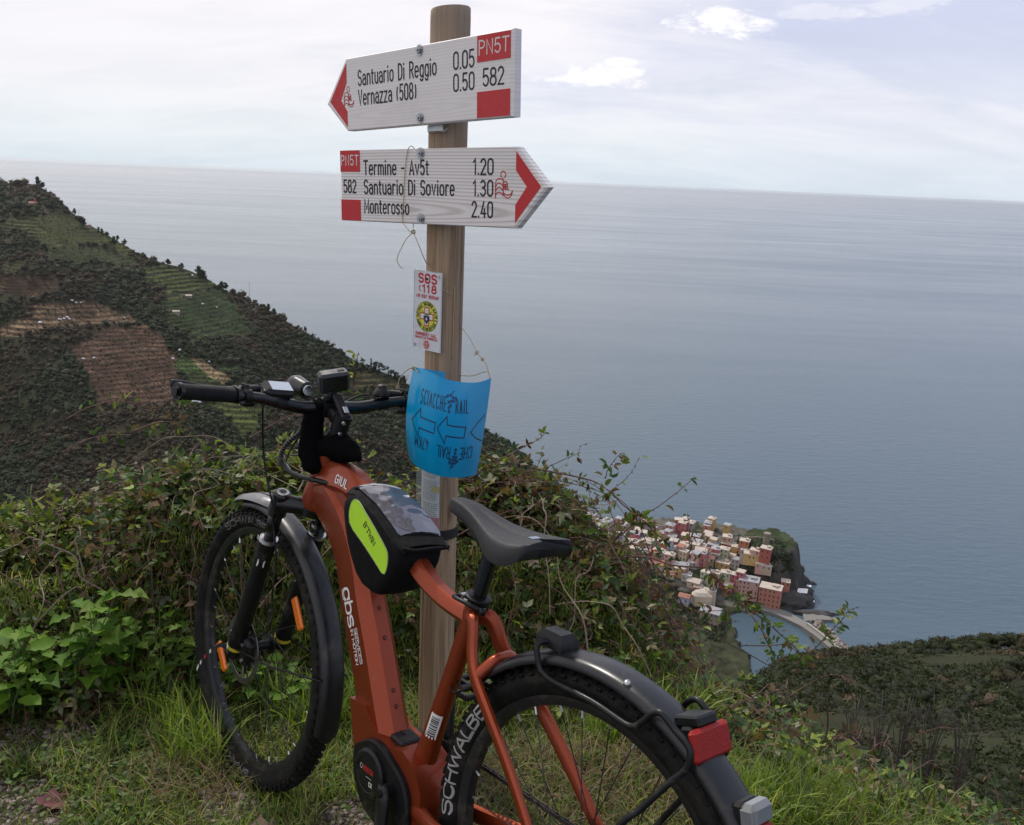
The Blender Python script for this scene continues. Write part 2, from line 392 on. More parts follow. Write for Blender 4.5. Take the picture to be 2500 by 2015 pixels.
foot_px = [(-420, 1350, 760), (0, 1330, 720), (400, 1350, 680), (700, 1370, 650), (1000, 1400, 625), (1200, 1420, 612), (1370, 1440, 600), (1440, 1450, 600)]
F3k = np.array([at(*p) for p in foot_px]); F3k[:, 2] = np.maximum(F3k[:, 2], SEA+8)
ns, nt_ = 440, 420
def resample(P, key, n):
    key = np.asarray(key, float); t = np.linspace(key[0], key[-1], n)
    return np.stack([np.interp(t, key, P[:, i]) for i in range(3)], -1)
rx = [p[0] for p in ridge_px]
RR = resample(R3, rx, ns); FF = resample(F3k, [p[0] for p in foot_px], ns)
t = np.concatenate([np.linspace(-.32, -.02, 10), np.linspace(0, 1, nt_-10)])
Sx = np.linspace(0, 1, ns)
G3 = np.zeros((nt_, ns, 3))
for i, tt in enumerate(t):
    if tt >= 0:
        G3[i] = RR*(1-tt)+FF*tt
        G3[i, :, 2] += 26*math.sin(math.pi*min(1, tt*1.15))*np.clip((1-Sx*1.1), .1, 1)*.6
    else:
        back = RR.copy(); dirn = RR[:, :2]-FF[:, :2]; dirn /= np.linalg.norm(dirn, axis=1)[:, None]
        back[:, :2] += dirn*(-tt)*900; back[:, 2] = RR[:, 2]+tt*900*.75; G3[i] = back
T2 = np.repeat(t[:, None], ns, 1)
flat = G3.reshape(-1, 3)
amp = np.clip(T2.ravel()*5, 0, 1)*np.clip((1-T2.ravel())*4, 0, 1)
h = fbm(flat[:, :2], 1/170, 4, 3)*16*amp
gul = np.abs(fbm(np.stack([flat[:, 0]+.5*flat[:, 1], flat[:, 1]*.35], -1), 1/120, 3, 9))*-22*amp
flat[:, 2] += h+gul+fbm(flat[:, :2], 1/22, 3, 5)*1.1
PXH = px(flat)
def inpoly(P, poly):
    poly = np.asarray(poly, float); x, y = P[:, 0], P[:, 1]; r_ = np.zeros(len(P), bool); j = len(poly)-1
    for i in range(len(poly)):
        xi, yi = poly[i]; xj, yj = poly[j]
        c_ = ((yi > y) != (yj > y)) & (x < (xj-xi)*(y-yi)/(yj-yi+1e-9)+xi); r_ ^= c_; j = i
    return r_
zp = lambda L: [Z1(*p) for p in L]
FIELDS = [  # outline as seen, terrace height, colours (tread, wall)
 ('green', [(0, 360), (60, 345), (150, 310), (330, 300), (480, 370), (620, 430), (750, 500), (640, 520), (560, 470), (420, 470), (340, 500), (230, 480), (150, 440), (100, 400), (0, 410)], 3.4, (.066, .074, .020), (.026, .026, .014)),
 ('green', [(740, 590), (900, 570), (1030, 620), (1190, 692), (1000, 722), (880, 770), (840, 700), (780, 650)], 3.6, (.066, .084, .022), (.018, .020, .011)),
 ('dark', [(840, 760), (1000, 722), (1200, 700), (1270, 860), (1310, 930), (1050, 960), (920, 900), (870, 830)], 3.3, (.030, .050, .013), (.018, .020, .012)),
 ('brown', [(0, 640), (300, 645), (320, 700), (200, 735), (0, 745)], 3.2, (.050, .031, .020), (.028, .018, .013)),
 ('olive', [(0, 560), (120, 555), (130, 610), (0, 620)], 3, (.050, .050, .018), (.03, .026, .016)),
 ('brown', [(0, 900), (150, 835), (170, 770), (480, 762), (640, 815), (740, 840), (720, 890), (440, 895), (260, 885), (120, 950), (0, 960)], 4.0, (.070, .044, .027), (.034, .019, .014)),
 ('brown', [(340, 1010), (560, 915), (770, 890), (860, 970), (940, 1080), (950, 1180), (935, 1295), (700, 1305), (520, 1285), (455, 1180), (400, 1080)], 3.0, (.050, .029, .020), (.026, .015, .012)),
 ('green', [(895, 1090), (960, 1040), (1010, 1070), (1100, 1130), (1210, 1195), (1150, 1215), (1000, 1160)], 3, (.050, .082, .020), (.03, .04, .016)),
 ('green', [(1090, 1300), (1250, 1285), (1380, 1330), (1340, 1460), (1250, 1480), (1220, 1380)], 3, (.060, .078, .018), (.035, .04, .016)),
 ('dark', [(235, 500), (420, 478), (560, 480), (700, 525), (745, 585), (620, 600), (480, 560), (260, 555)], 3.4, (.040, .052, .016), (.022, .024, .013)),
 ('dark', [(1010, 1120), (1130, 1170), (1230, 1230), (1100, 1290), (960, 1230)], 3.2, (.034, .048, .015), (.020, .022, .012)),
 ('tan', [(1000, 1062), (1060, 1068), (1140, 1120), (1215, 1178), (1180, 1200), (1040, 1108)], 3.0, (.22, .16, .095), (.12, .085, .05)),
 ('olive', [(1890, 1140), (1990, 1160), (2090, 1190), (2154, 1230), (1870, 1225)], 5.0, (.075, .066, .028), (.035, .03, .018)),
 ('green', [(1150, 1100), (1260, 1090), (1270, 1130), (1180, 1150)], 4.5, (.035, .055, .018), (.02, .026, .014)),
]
nV = len(flat); tint = np.zeros((nV, 3)); fid = np.full(nV, -1)
wob = np.stack([fbm(flat[:, :2], 1/35, 2, 21), fbm(flat[:, :2], 1/35, 2, 33)], -1)*8
P2 = PXH[:, :2]+wob
zf = flat[:, 2].copy()
for i, (nm, poly, st, ct, cw) in enumerate(FIELDS):
    mk = inpoly(P2, zp(poly)); fid[mk] = i
    zr = (zf[mk]+fbm(flat[mk, :2], 1/60, 2, 40+i)*1.6)/st; fr = zr-np.floor(zr)
    tread = np.clip(fr/.62, 0, 1); stepz = np.where(fr < .62, fr*.12, .0744+(fr-.62)/.38*.9256)
    flat[mk, 2] = zf[mk]+(stepz-fr)*st
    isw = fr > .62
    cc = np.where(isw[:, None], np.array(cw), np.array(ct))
    if nm == 'brown':   # pale dry-stone edges on some of the terraces
        pale = (fr > .55) & (fr < .80) & (fbm(flat[mk, :2], 1/90, 2, 77) > -.1)
        cc = np.where(pale[:, None], np.array((.24, .165, .10)) if i == 5 else np.array((.125, .075, .050)), cc)
    tint[mk] = cc*(1+.35*fbm(flat[mk, :2], 1/12, 2, 51))[:, None]
wood = fid < 0
n1 = fbm(flat[wood, :2], 1/60, 4, 61)[:, None]; n2 = fbm(flat[wood, :2], 1/9, 2, 62)[:, None]
tint[wood] = np.array((.028, .030, .016))*(1+.4*n2)+np.clip(n1, 0, 1)*np.array((.016, .008, .006))
m, k = newmat('terraced_ground')
a = k.n('ShaderNodeAttribute', attribute_name='tint').outputs['Color']
tcn = k.n('ShaderNodeTexCoord').outputs['Object']
c = k.mix(1., a, k.mix(k.noise(tcn, .35, 6, .75), (.55, .55, .55), (1.45, 1.45, 1.4)), 'MULTIPLY')
b = k.n('ShaderNodeBsdfPrincipled', ins={'Base Color': c, 'Roughness': .95, 'Specular IOR Level': .1})
HILL_M = finish(m, k, b.outputs[0])
ii = (np.arange(nt_-1)[:, None]*ns+np.arange(ns-1)[None]).ravel()
quads = np.stack([ii, ii+1, ii+ns+1, ii+ns], -1)
npmesh('terraced_hill', flat, quads, HILL_M, tint, kind='structure', tintdom='POINT')

# low-poly foliage mass helper -------------------------------------------------
import bmesh
def ico(sub):
    bm = bmesh.new(); bmesh.ops.create_icosphere(bm, subdivisions=sub, radius=1)
    V = np.array([v.co[:] for v in bm.verts]); Fc = np.array([[v.index for v in f.verts] for f in bm.faces]); bm.free(); return V, Fc
I1, I2 = ico(1), ico(2)
def clumps(name, C_, Rad, tints, mat, sub=1, squash=.8, rough=.35, parent=None, kind=None, seed=0, cards=0, card=.25):
    V0, F0 = I1 if sub == 1 else I2
    r = np.random.default_rng(seed); n = len(C_); nv = len(V0)
    ang = r.uniform(0, 6.28, n); ca, sa = np.cos(ang), np.sin(ang)
    D_ = 1+rough*r.uniform(-1, 1, (n, nv))
    V = V0[None]*D_[..., None]*np.asarray(Rad)[:, None, None]*(.84 if cards else 1)*np.array([1, 1, squash])
    X_ = V[..., 0]*ca[:, None]-V[..., 1]*sa[:, None]; Y_ = V[..., 0]*sa[:, None]+V[..., 1]*ca[:, None]
    V = np.stack([X_, Y_, V[..., 2]], -1)+np.asarray(C_)[:, None, :]
    Fc = (F0[None]+(np.arange(n)*nv)[:, None, None]).reshape(-1, 3)
    tf = np.repeat(np.asarray(tints), len(F0), 0)*r.uniform(.65, 1.35, (len(Fc), 1))
    V = V.reshape(-1, 3)
    if cards:
        # leafy cards sticking out of every clump
        m_ = n*cards; idx = np.repeat(np.arange(n), cards)
        dn = r.normal(size=(m_, 3)); dn[:, 2] = np.abs(dn[:, 2])*.9; dn /= np.linalg.norm(dn, axis=1)[:, None]
        c0 = np.asarray(C_)[idx]+dn*np.asarray(Rad)[idx, None]*np.array([1, 1, squash])*r.uniform(.68, 1.25, (m_, 1))
        a_ = r.normal(size=(m_, 3)); b_ = r.normal(size=(m_, 3)); s_ = (np.asarray(Rad)[idx]*card*r.uniform(.5, 1.3, m_))[:, None]
        a_ = a_/np.linalg.norm(a_, axis=1)[:, None]*s_; b_ = b_/np.linalg.norm(b_, axis=1)[:, None]*s_
        tri = np.stack([c0-a_, c0+b_, c0+a_-b_*.3], 1).reshape(-1, 3)
        Ft = np.arange(m_*3).reshape(-1, 3)+len(V)
        V = np.vstack([V, tri]); Fc = np.vstack([Fc, Ft]); tf = np.vstack([tf, np.asarray(tints)[idx]*r.uniform(.7, 1.8, (m_, 1))])
    return npmesh(name, V, Fc, mat, tf, parent, kind)
WOOD_M = leafmat('far_foliage', .12, .8, .15, nscale=.8)
# woods and scrub of the far hill: dense where no field is
Ft_ = T2.ravel()
cand = np.where(wood & (Ft_ > -.06) & (Ft_ < .97) & (PXH[:, 0] > -150))[0]
cd_ = PXH[cand, 2]; wgt = (1/np.clip(cd_, 500, 1600))**1.5; sel = rng.choice(cand, 26000, replace=False, p=wgt/wgt.sum())
jit = flat[sel]+rng.normal(0, 1.2, (len(sel), 3))*np.array([1, 1, 0])
patch = fbm(jit[:, :2], 1/70, 3, 88); rad = np.clip(rng.lognormal(.92, .38, len(sel)), 1.1, 5.6)*np.clip(PXH[sel, 2]/1150, .55, 1.1)
base = np.where(patch[:, None] > .25, np.array((.050, .037, .022)), np.array((.026, .036, .016)))
base = np.where((patch[:, None] < -.35), np.array((.022, .032, .014)), base)
tc_ = base*rng.uniform(.6, 1.35, (len(sel), 1))*np.array([1, 1, 1])
grey = rng.random(len(sel)) < .13; tc_[grey] = np.array((.060, .058, .042))*rng.uniform(.7, 1.2, (grey.sum(), 1))
tag(clumps('woodland', jit+np.array([0, 0, .5])*rad[:, None], rad, tc_, WOOD_M, 1, .8, .45, cards=10, card=.38, seed=4),
    'dark maquis woodland covering the terraced hillside across the valley', 'woodland', kind='stuff')
# hedges on terrace walls inside fields
fl = np.where((~wood) & (Ft_ > 0) & (Ft_ < .86))[0]; fl = rng.choice(fl, 4200, replace=False)
rad2 = rng.uniform(.5, 1.3, len(fl))
tag(clumps('terrace_vines', flat[fl], rad2, np.tile((.030, .040, .016), (len(fl), 1))*rng.uniform(.6, 1.6, (len(fl), 1)), WOOD_M, 1, .7, .4, cards=3, card=.5, seed=5),
    'low bushes and vines dotted along the vineyard terraces', 'vines', kind='stuff')

def hill_at(x, y):
    "nearest hill vertex to a photograph pixel"
    d = (PXH[:, 0]-x)**2+(PXH[:, 1]-y)**2+np.where(Ft_ < 0, 1e6, 0); return flat[np.argmin(d)].copy()
# ---- trees one can tell apart on the ridge
BARK = pmat('tree_bark', (.06, .045, .035), .9)
def tree(loc, h, kind, label, group, tcol=(.020, .028, .013)):
    rt = empty(kind, label, 'tree', loc, group)
    MB().tube([(0, 0, -1), (.1, 0, h*.3), (0, .1, h*.62)], [h*.035, h*.025, h*.012], 6).build('trunk', BARK, rt)
    r = np.random.default_rng(int(abs(loc[0])*10)); k_ = 26
    if kind == 'cypress':
        z = r.uniform(.1, 1, k_); rr_ = (.17*(1-z)**.6+.03)*h*.5
        P_ = np.stack([r.normal(0, .02*h, k_), r.normal(0, .02*h, k_), z*h], -1)
    elif kind == 'pine_tree':
        z = r.uniform(.55, 1, k_); P_ = np.stack([r.normal(0, .20*h, k_), r.normal(0, .20*h, k_), z*h], -1); rr_ = r.uniform(.07, .13, k_)*h
    else:
        z = r.uniform(.25, .95, k_); sp_ = np.sin(z*math.pi)*.28*h
        P_ = np.stack([r.normal(0, .5, k_)*sp_, r.normal(0, .5, k_)*sp_, z*h], -1); rr_ = r.uniform(.09, .17, k_)*h
    clumps('crown', P_, rr_, np.tile(tcol, (k_, 1))*r.uniform(.6, 1.4, (k_, 1)), WOOD_M, 1, .9, .45, rt, seed=k_, cards=16, card=.5)
    return rt
RT = [(97, 444, 12, 'tree'), (108, 452, 9, 'tree'), (197, 546, 12, 'tree'), (205, 549, 10, 'tree'), (250, 566, 7, 'tree'), (287, 583, 7, 'tree'), (303, 592, 8, 'tree'), (240, 562, 6, 'tree'),
      (410, 645, 8, 'tree'), (446, 655, 8, 'tree'), (487, 672, 13, 'tree'), (496, 676, 12, 'tree'), (540, 702, 11, 'tree'), (549, 705, 10, 'tree'), (655, 757, 9, 'tree'), (668, 766, 8, 'tree'),
      (745, 808, 7, 'tree'), (885, 888, 8, 'pine_tree'), (904, 897, 14, 'cypress'), (914, 900, 10, 'pine_tree'), (926, 905, 11, 'pine_tree'), (938, 911, 10, 'pine_tree'), (948, 915, 9, 'cypress'), (958, 920, 10, 'pine_tree'),
      (966, 926, 10, 'pine_tree'), (976, 930, 9, 'cypress'), (985, 936, 10, 'pine_tree'), (50, 520, 13, 'pine_tree'), (92, 498, 10, 'tree'), (278, 600, 13, 'tree'), (185, 515, 8, 'tree')]
ORD = ['first', 'second', 'third', 'fourth', 'fifth', 'sixth', 'seventh', 'eighth', 'ninth', 'tenth', 'eleventh', 'twelfth', 'thirteenth', 'fourteenth', 'fifteenth', 'sixteenth', 'seventeenth', 'eighteenth', 'nineteenth']
ORD += ['twentieth']+['twenty-'+o_ for o_ in ORD[:9]]+['thirtieth']+['thirty-'+o_ for o_ in ORD[:9]]; ORDX = sorted(r_[0] for r_ in RT)
for i, (x, y, h, kd) in enumerate(RT):
    p = hill_at(x, y+3)
    lab = {'tree': 'round dark evergreen tree', 'pine_tree': 'dark flat-topped pine', 'cypress': 'narrow dark cypress'}[kd]
    tree(p, h, kd, lab+', '+ORD[ORDX.index(x)]+' from the left of the trees on the far ridge', 'trees along the far ridge')
# ---- distant headland and the steep slope below the path
V_ = []; F_ = []
hp = [(-260, 395), (-120, 412), (-40, 428), (0, 432), (12, 441), (30, 452)]
for i, (x, y) in enumerate(hp):
    a_ = at(x, y, 6500); b_ = at(x, y, 5600); V_ += [tuple(a_), (b_[0], b_[1], SEA-2), (a_[0]*1.08, a_[1]*1.08, SEA-2)]
for i in range(len(hp)-1): F_ += [(3*i, 3*i+3, 3*i+4, 3*i+1), (3*i+3, 3*i, 3*i+2, 3*i+5)]
MB().add(V_, F_).build('far_headland', pmat('far_headland_scrub', (.045, .055, .045), .95, scale=.01), kind='structure')

# near ground function ---------------------------------------------------------
def ground_z(x, y):
    x = np.asarray(x, float); y = np.asarray(y, float)
    z = .045*(x-.128)-.065*(y-1.147)
    z = z-.018*np.clip(x-.6, 0, 9)**2
    return z+.014*fbm(np.stack([x, y], -1).reshape(-1, 2), 2.2, 3, 2).reshape(x.shape)
# crest of the bramble bank as seen, bank front line and crest distance
CREST = [(-500, 1112, 3.5), (-200, 1110, 3.4), (0, 1112, 3.3), (120, 1112, 3.3), (170, 1118, 3.3), (215, 1110, 3.3), (300, 1060, 3.2), (420, 1012, 3.1), (560, 1030, 3.1), (700, 1035, 3.1), (830, 1058, 3.1), (1000, 1085, 3.1), (1160, 1075, 3.1),
         (1240, 1090, 3.1), (1330, 1092, 3.1), (1430, 1120, 3.1), (1500, 1160, 3.1), (1560, 1215, 3.1), (1610, 1300, 3.1), (1660, 1400, 3.1), (1720, 1480, 3.1), (1800, 1545, 3.1),
         (1915, 1605, 3.1), (2030, 1700, 3.1), (2205, 1780, 3.1), (2350, 1820, 3.1), (2500, 1905, 3.2), (2800, 1960, 3.4)]
BASE = [(-500, 2.75), (0, 2.7), (500, 2.6), (1000, 2.55), (1600, 2.4), (2000, 2.15), (2500, 2.05), (2800, 2.1)]
azs = lambda X_: np.arctan2(*(ray(X_, 1400)[:2]))
CA = np.array([math.atan2(*ray(x, y)[:2]) for x, y, D in CREST]); CZ = np.array([at(x, y, D)[2] for x, y, D in CREST]); CD = np.array([D for _, _, D in CREST])
BA = np.array([azs(x) for x, D in BASE]); BD = np.array([D for _, D in BASE])
def bank(azm, tt):
    "bramble canopy surface: tt 0 at its front foot, 1 at the crest, >1 down behind"
    D0 = np.interp(azm, BA, BD); D1 = np.interp(azm, CA, CD); z1 = np.interp(azm, CA, CZ)
    D = D0+(D1-D0)*tt; x0, y0 = D0*np.sin(azm), D0*np.cos(azm); z0 = ground_z(x0, y0)
    s_ = np.where(tt <= 1, np.sin(np.clip(tt, 0, 1)*math.pi/2)**.9, 1-(tt-1)**2*1.1)
    upw = np.clip((z1-z0+.30)/.45, 0, 1)
    zu = z0+(z1-z0)*s_
    zd = np.where(tt <= 1, z0+(z1-z0)*np.clip(tt, 0, 1)**1.15, z1-(tt-1)*.9-.7*(tt-1)**2)
    z = zu*upw+zd*(1-upw)
    return np.stack([D*np.sin(azm), D*np.cos(azm), z], -1)
# near ground sheet: footpath verge, then the bank under the brambles, then the steep slope
azg = np.radians(np.linspace(-60, 60, 241))
rows = []
for D in np.linspace(.25, 1, 15): rows.append(('n', D))
for tt in np.linspace(.08, 1.6, 18): rows.append(('b', tt))
for D in (5.2, 7, 9, 12, 16, 22, 34, 50, 75, 105, 135, 160, 185, 230, 300, 400, 520): rows.append(('s', D))
tanv = lambda a_: np.interp(a_, np.radians([-40, 0, 13, 17.5, 19.3, 33, 45]), [.66, .66, .66, .59, .552, .458, .42])
slope_d = lambda a_, D: D*(tanv(a_)-.051)+8.2*np.clip((D-2.5)/16, 0, 1)**.8
V_ = []
for kd, vv in rows:
    if kd == 'n':
        D = vv*np.interp(azg, BA, BD); x, y = D*np.sin(azg), D*np.cos(azg); z = ground_z(x, y); V_.append(np.stack([x, y, z], -1))
    elif kd == 'b':
        p = bank(azg, np.full_like(azg, vv)); g0 = bank(azg, np.zeros_like(azg))
        zz_ = np.where(p[:, 2] > g0[:, 2], g0[:, 2]+(p[:, 2]-g0[:, 2])*.55-.02, p[:, 2]-.14); 
        zz_ = np.minimum(zz_, p[:, 2]-.05*min(1, vv*3))-np.interp(azg, [-.5, -.1, .12, .22, .35, .5], [.10, .10, .10, .34, .20, .08])*min(1, vv*1.6); V_.append(np.stack([p[:, 0], p[:, 1], zz_], -1))
    else:
        D = vv; tz = EYE[2]-slope_d(azg, D)*(1 if D <= 160 else 1+(D-160)/420.)
        tz = np.maximum(tz, SEA-4)
        P_ = np.stack([D*np.sin(azg), D*np.cos(azg)], -1)
        tz = tz+fbm(P_, 1/30, 3, 71)*np.clip(D/40, 0, 1.2)*2.0*(D < 150)
        V_.append(np.stack([P_[:, 0], P_[:, 1], tz], -1))
V_ = np.array(V_); nr, nc = V_.shape[:2]; ii = (np.arange(nr-1)[:, None]*nc+np.arange(nc-1)[None]).ravel()
m, k = newmat('verge_soil')
tcn = k.n('ShaderNodeTexCoord').outputs['Object']
n_ = k.noise(tcn, 2.2, 6, .65); n2_ = k.noise(tcn, 38, 6, .7)
c = k.mix(k.ramp(n_, [(.42, 0), (.6, 1)]), (.040, .042, .020), (.070, .060, .038))
c = k.mix(1., c, k.mix(n2_, (.45, .42, .40), (1.6, 1.55, 1.5)), 'MULTIPLY')
b = k.n('ShaderNodeBsdfPrincipled', ins={'Base Color': c, 'Roughness': .95, 'Specular IOR Level': .15})
bn = k.n('ShaderNodeBump', ins={'Height': n2_, 'Strength': .9, 'Distance': .01}); k.nt.links.new(bn.outputs[0], b.inputs['Normal'])
SOIL = finish(m, k, b.outputs[0])
qd = np.stack([ii, ii+1, ii+nc+1, ii+nc], -1); nb = sum(1 for r_ in rows if r_[0] != 's')-1
npmesh('ground', V_[:nb+1].reshape(-1, 3), qd[:nb*(nc-1)], SOIL, kind='structure', smooth=True)
hs = V_[nb:].reshape(-1, 3); ht = np.array((.022, .025, .011))*(1+.5*fbm(hs[:, :2], 1/9, 3, 44))[:, None]
npmesh('hillside', hs, qd[nb*(nc-1):]-nb*nc, HILL_M, ht, kind='structure', smooth=True, tintdom='POINT')
# patch under the camera so that the verge reaches behind the viewer
# scrub on the slope to the right
def slope_pt(a_, D):
    z = EYE[2]-slope_d(a_, D); P_ = np.stack([D*np.sin(a_), D*np.cos(a_)], -1)
    return np.stack([P_[:, 0], P_[:, 1], z+fbm(P_, 1/30, 3, 71)*np.clip(D/40, 0, 1.2)*2.0], -1)
n = 12500; aa = rng.uniform(math.radians(8), math.radians(42), n); DD = 12*(172/12)**rng.random(n)**.70
P_ = slope_pt(aa, DD); nx_ = 2600; aa[:nx_] = rng.uniform(math.radians(12), math.radians(44), nx_); DD[:nx_] = rng.uniform(5, 40, nx_); P_ = slope_pt(aa, DD); rad = rng.uniform(.40, 1.05, n)*np.clip(DD/70, .30, 1.15)
pt = fbm(P_[:, :2], 1/18, 3, 15)
tc_ = np.where(pt[:, None] > .3, np.array((.030, .026, .010)), np.array((.019, .026, .007)))*rng.uniform(.55, 1.3, (n, 1))
hot = rng.random(n) < .03; tc_[hot] = np.array((.09, .06, .038))*rng.uniform(.6, 1.1, (hot.sum(), 1))
LEAF_MID = leafmat('scrub_foliage', .2, .7, .2, nscale=3)
tag(clumps('scrub', P_+np.array([0, 0, .25])*rad[:, None], rad, tc_, LEAF_MID, 1, .75, .5, cards=34, card=.20, seed=8),
    'dark heath and broom scrub on the slope below the verge', 'scrub', kind='stuff')
# ================================================================ harbour village far below
def sstep(x): x = np.clip(x, 0, 1); return x*x*(3-2*x)
def town_z(x, y):
    x = np.asarray(x, float); y = np.asarray(y, float)
    yf = np.interp(x, [20, 150, 160, 170, 205, 235], [520, 560, 585, 592, 598, 612])
    z = -297.2+22*sstep((y-yf)/80)
    d = np.hypot((x-208)/22, (y-648)/26); z = np.maximum(z, -297+34*sstep((1.55-d)/.75))
    back = np.interp(x, [20, 80, 160, 200, 240], [690, 712, 712, 700, 675])
    z = z-34*sstep((y-back)/9)
    z = z-34*sstep((x-229-4*np.sin(y*.22))/5)
    z = np.where((x > 163), z-30*sstep((yf-2-y)/3), z)
    return z
xs = np.linspace(10, 250, 161); ys = np.linspace(480, 740, 175)
XX, YY = np.meshgrid(xs, ys); ZW = 2.2*fbm(np.stack([XX.ravel(), YY.ravel()], -1), .16, 4, 9, .6).reshape(XX.shape); ZZ = town_z(XX+ZW, YY+ZW*.8)+1.2*fbm(np.stack([XX.ravel(), YY.ravel()], -1), .12, 3, 5).reshape(XX.shape)*(town_z(XX, YY) > -296)
TV = np.stack([XX, YY, ZZ], -1).reshape(-1, 3); nc = len(xs)
ii = (np.arange(len(ys)-1)[:, None]*nc+np.arange(nc-1)[None]).ravel()
gx = np.abs(np.gradient(ZZ, axis=0))+np.abs(np.gradient(ZZ, axis=1))
rock = (gx.ravel() > 1.2)
tt_ = np.where(rock[:, None], np.array((.060, .055, .048)), np.array((.10, .095, .08)))
isg = (fbm(TV[:, :2], .05, 3, 6) > .15) | (np.hypot(TV[:, 0]-212, TV[:, 1]-648) < 34)
tt_ = np.where((isg & ~rock)[:, None], np.array((.035, .045, .02)), tt_)*(1+.4*fbm(TV[:, :2], .3, 2, 7))[:, None]
wl_ = (TV[:, 0] < 172) & (TV[:, 1] < 596); tt_[wl_] = np.array((.034, .038, .020))*(1+.5*fbm(TV[wl_][:, :2], .25, 3, 12))[:, None]
npmesh('village_ground', TV, np.stack([ii, ii+1, ii+nc+1, ii+nc], -1), HILL_M, tt_, kind='structure', tintdom='POINT')
ZT = lambda x, y: (1450+x/3.314, 1260+y/3.314)
def town_hit(x, y):
    d = ray(*ZT(x, y)); d = d/math.hypot(d[0], d[1])
    for D in np.arange(520, 760, .5):
        p = EYE+d*D
        if p[2] < float(town_z(p[0], p[1])): return p
    return atz(*ZT(x, y), -297)
def paint(name, c, r=.8): return pmat(name, c, r, var=.22, scale=.5)
WALLS = {'cream': (.50, .42, .30), 'pale': (.42, .40, .37), 'ochre': (.50, .34, .14), 'coral': (.42, .17, .12), 'pink': (.50, .30, .26), 'red': (.34, .09, .07),
         'orange': (.42, .15, .08), 'grey': (.30, .29, .30), 'green': (.42, .43, .30), 'blue': (.34, .36, .46), 'beige': (.42, .34, .26), 'rose': (.46, .14, .15), 'stone': (.25, .21, .17)}
ROOFS = {'slate': (.28, .275, .29), 'sand': (.42, .36, .30), 'tile': (.27, .115, .075), 'white': (.40, .38, .37), 'dark': (.2, .2, .21)}
WM = {k_: paint('plaster_'+k_, v_) for k_, v_ in WALLS.items()}; RM = {k_: paint('roof_'+k_, v_) for k_, v_ in ROOFS.items()}
SHUT = [pmat('shutter_green', (.05, .09, .05), .7), pmat('shutter_brown', (.06, .035, .025), .7), pmat('window_dark', (.025, .028, .032), .3)]
wme = bpy.data.meshes.new('window'); wb = MB().box((0, 0, 0), (1.0, .16, 1.5)); wme.from_pydata(wb.v, [], wb.f)
WME = []
for sm_ in SHUT: mm_ = wme.copy(); mm_.materials.append(sm_); WME.append(mm_)
def house(cx, cy, w_, d_, h_, rot, wall, roof, label, name='house', group='houses of the harbour village', rtype='flat', windows=True, z=None, cat='house'):
    z = float(town_z(cx, cy)) if z is None else z
    rt = empty(name, label, cat, (cx, cy, z), group); rt.rotation_euler = (0, 0, rot)
    MB().box((0, 0, h_/2-2), (w_, d_, h_+4)).build('wall', WM[wall], rt)
    if rtype == 'flat':
        r_ = MB().box((0, 0, h_+.15), (w_+.5, d_+.5, .35))
        r_.box((w_*.2, d_*.12, h_+.9), (w_*.3, d_*.35, 1.3)) if w_ > 7 else None
    else:
        r_ = MB(); o = .4; a_, b_ = w_/2+o, d_/2+o; rh = min(w_, d_)*.2
        if rtype == 'hip' and w_ > d_: rl = a_-b_*.9
        elif rtype == 'hip': rl = .2
        else: rl = a_
        r_.add([(-a_, -b_, h_), (a_, -b_, h_), (a_, b_, h_), (-a_, b_, h_), (-rl, 0, h_+rh), (rl, 0, h_+rh), (-a_, -b_, h_-.3), (a_, -b_, h_-.3), (a_, b_, h_-.3), (-a_, b_, h_-.3)],
               [(0, 1, 5, 4), (2, 3, 4, 5), (1, 2, 5), (3, 0, 4), (0, 6, 7, 1), (1, 7, 8, 2), (2, 8, 9, 3), (3, 9, 6, 0), (9, 8, 7, 6)])
    ro = r_.build('roof', RM[roof], rt)
    rr_ = random.Random(int(cx*100))
    if w_*d_ > 30 and rr_.random() < .7:
        MB().box((w_*.28, -d_*.2, h_+.8), (.7, .7, 1.7)).build('chimney', WM['beige'], ro)
    if windows:
        ncol = max(1, int(w_/2.7)); nrow = max(1, int(h_/3.1))
        for face in ('f', 's'):
            L_ = w_ if face == 'f' else d_; ncol = max(1, int(L_/2.8))
            for i in range(nrow):
                for j in range(ncol):
                    if rr_.random() < .08: continue
                    o = bpy.data.objects.new('window', WME[rr_.choice((0, 1, 2, 1))]); COL.objects.link(o); o.parent = rt
                    u = (j+.5)/ncol*L_-L_/2; zz_ = (i+.55)*h_/nrow
                    if face == 'f': o.location = (u, -d_/2-.02, zz_)
                    else: o.location = (-w_/2-.02 if rot < 0 else -w_/2-.02, u, zz_); o.rotation_euler = (0, 0, math.pi/2)
    return rt
ROT = math.radians(-24)
CW = {'cream': 'cream', 'pale': 'white', 'ochre': 'ochre', 'coral': 'coral', 'pink': 'pale pink', 'red': 'dark red', 'orange': 'orange', 'grey': 'grey', 'green': 'pale green', 'blue': 'lilac-blue', 'beige': 'beige', 'rose': 'rose red', 'stone': 'bare stone'}
CRF = {'slate': 'grey roof', 'sand': 'sand-coloured roof', 'tile': 'orange tiled roof', 'white': 'whitish roof', 'dark': 'dark roof'}
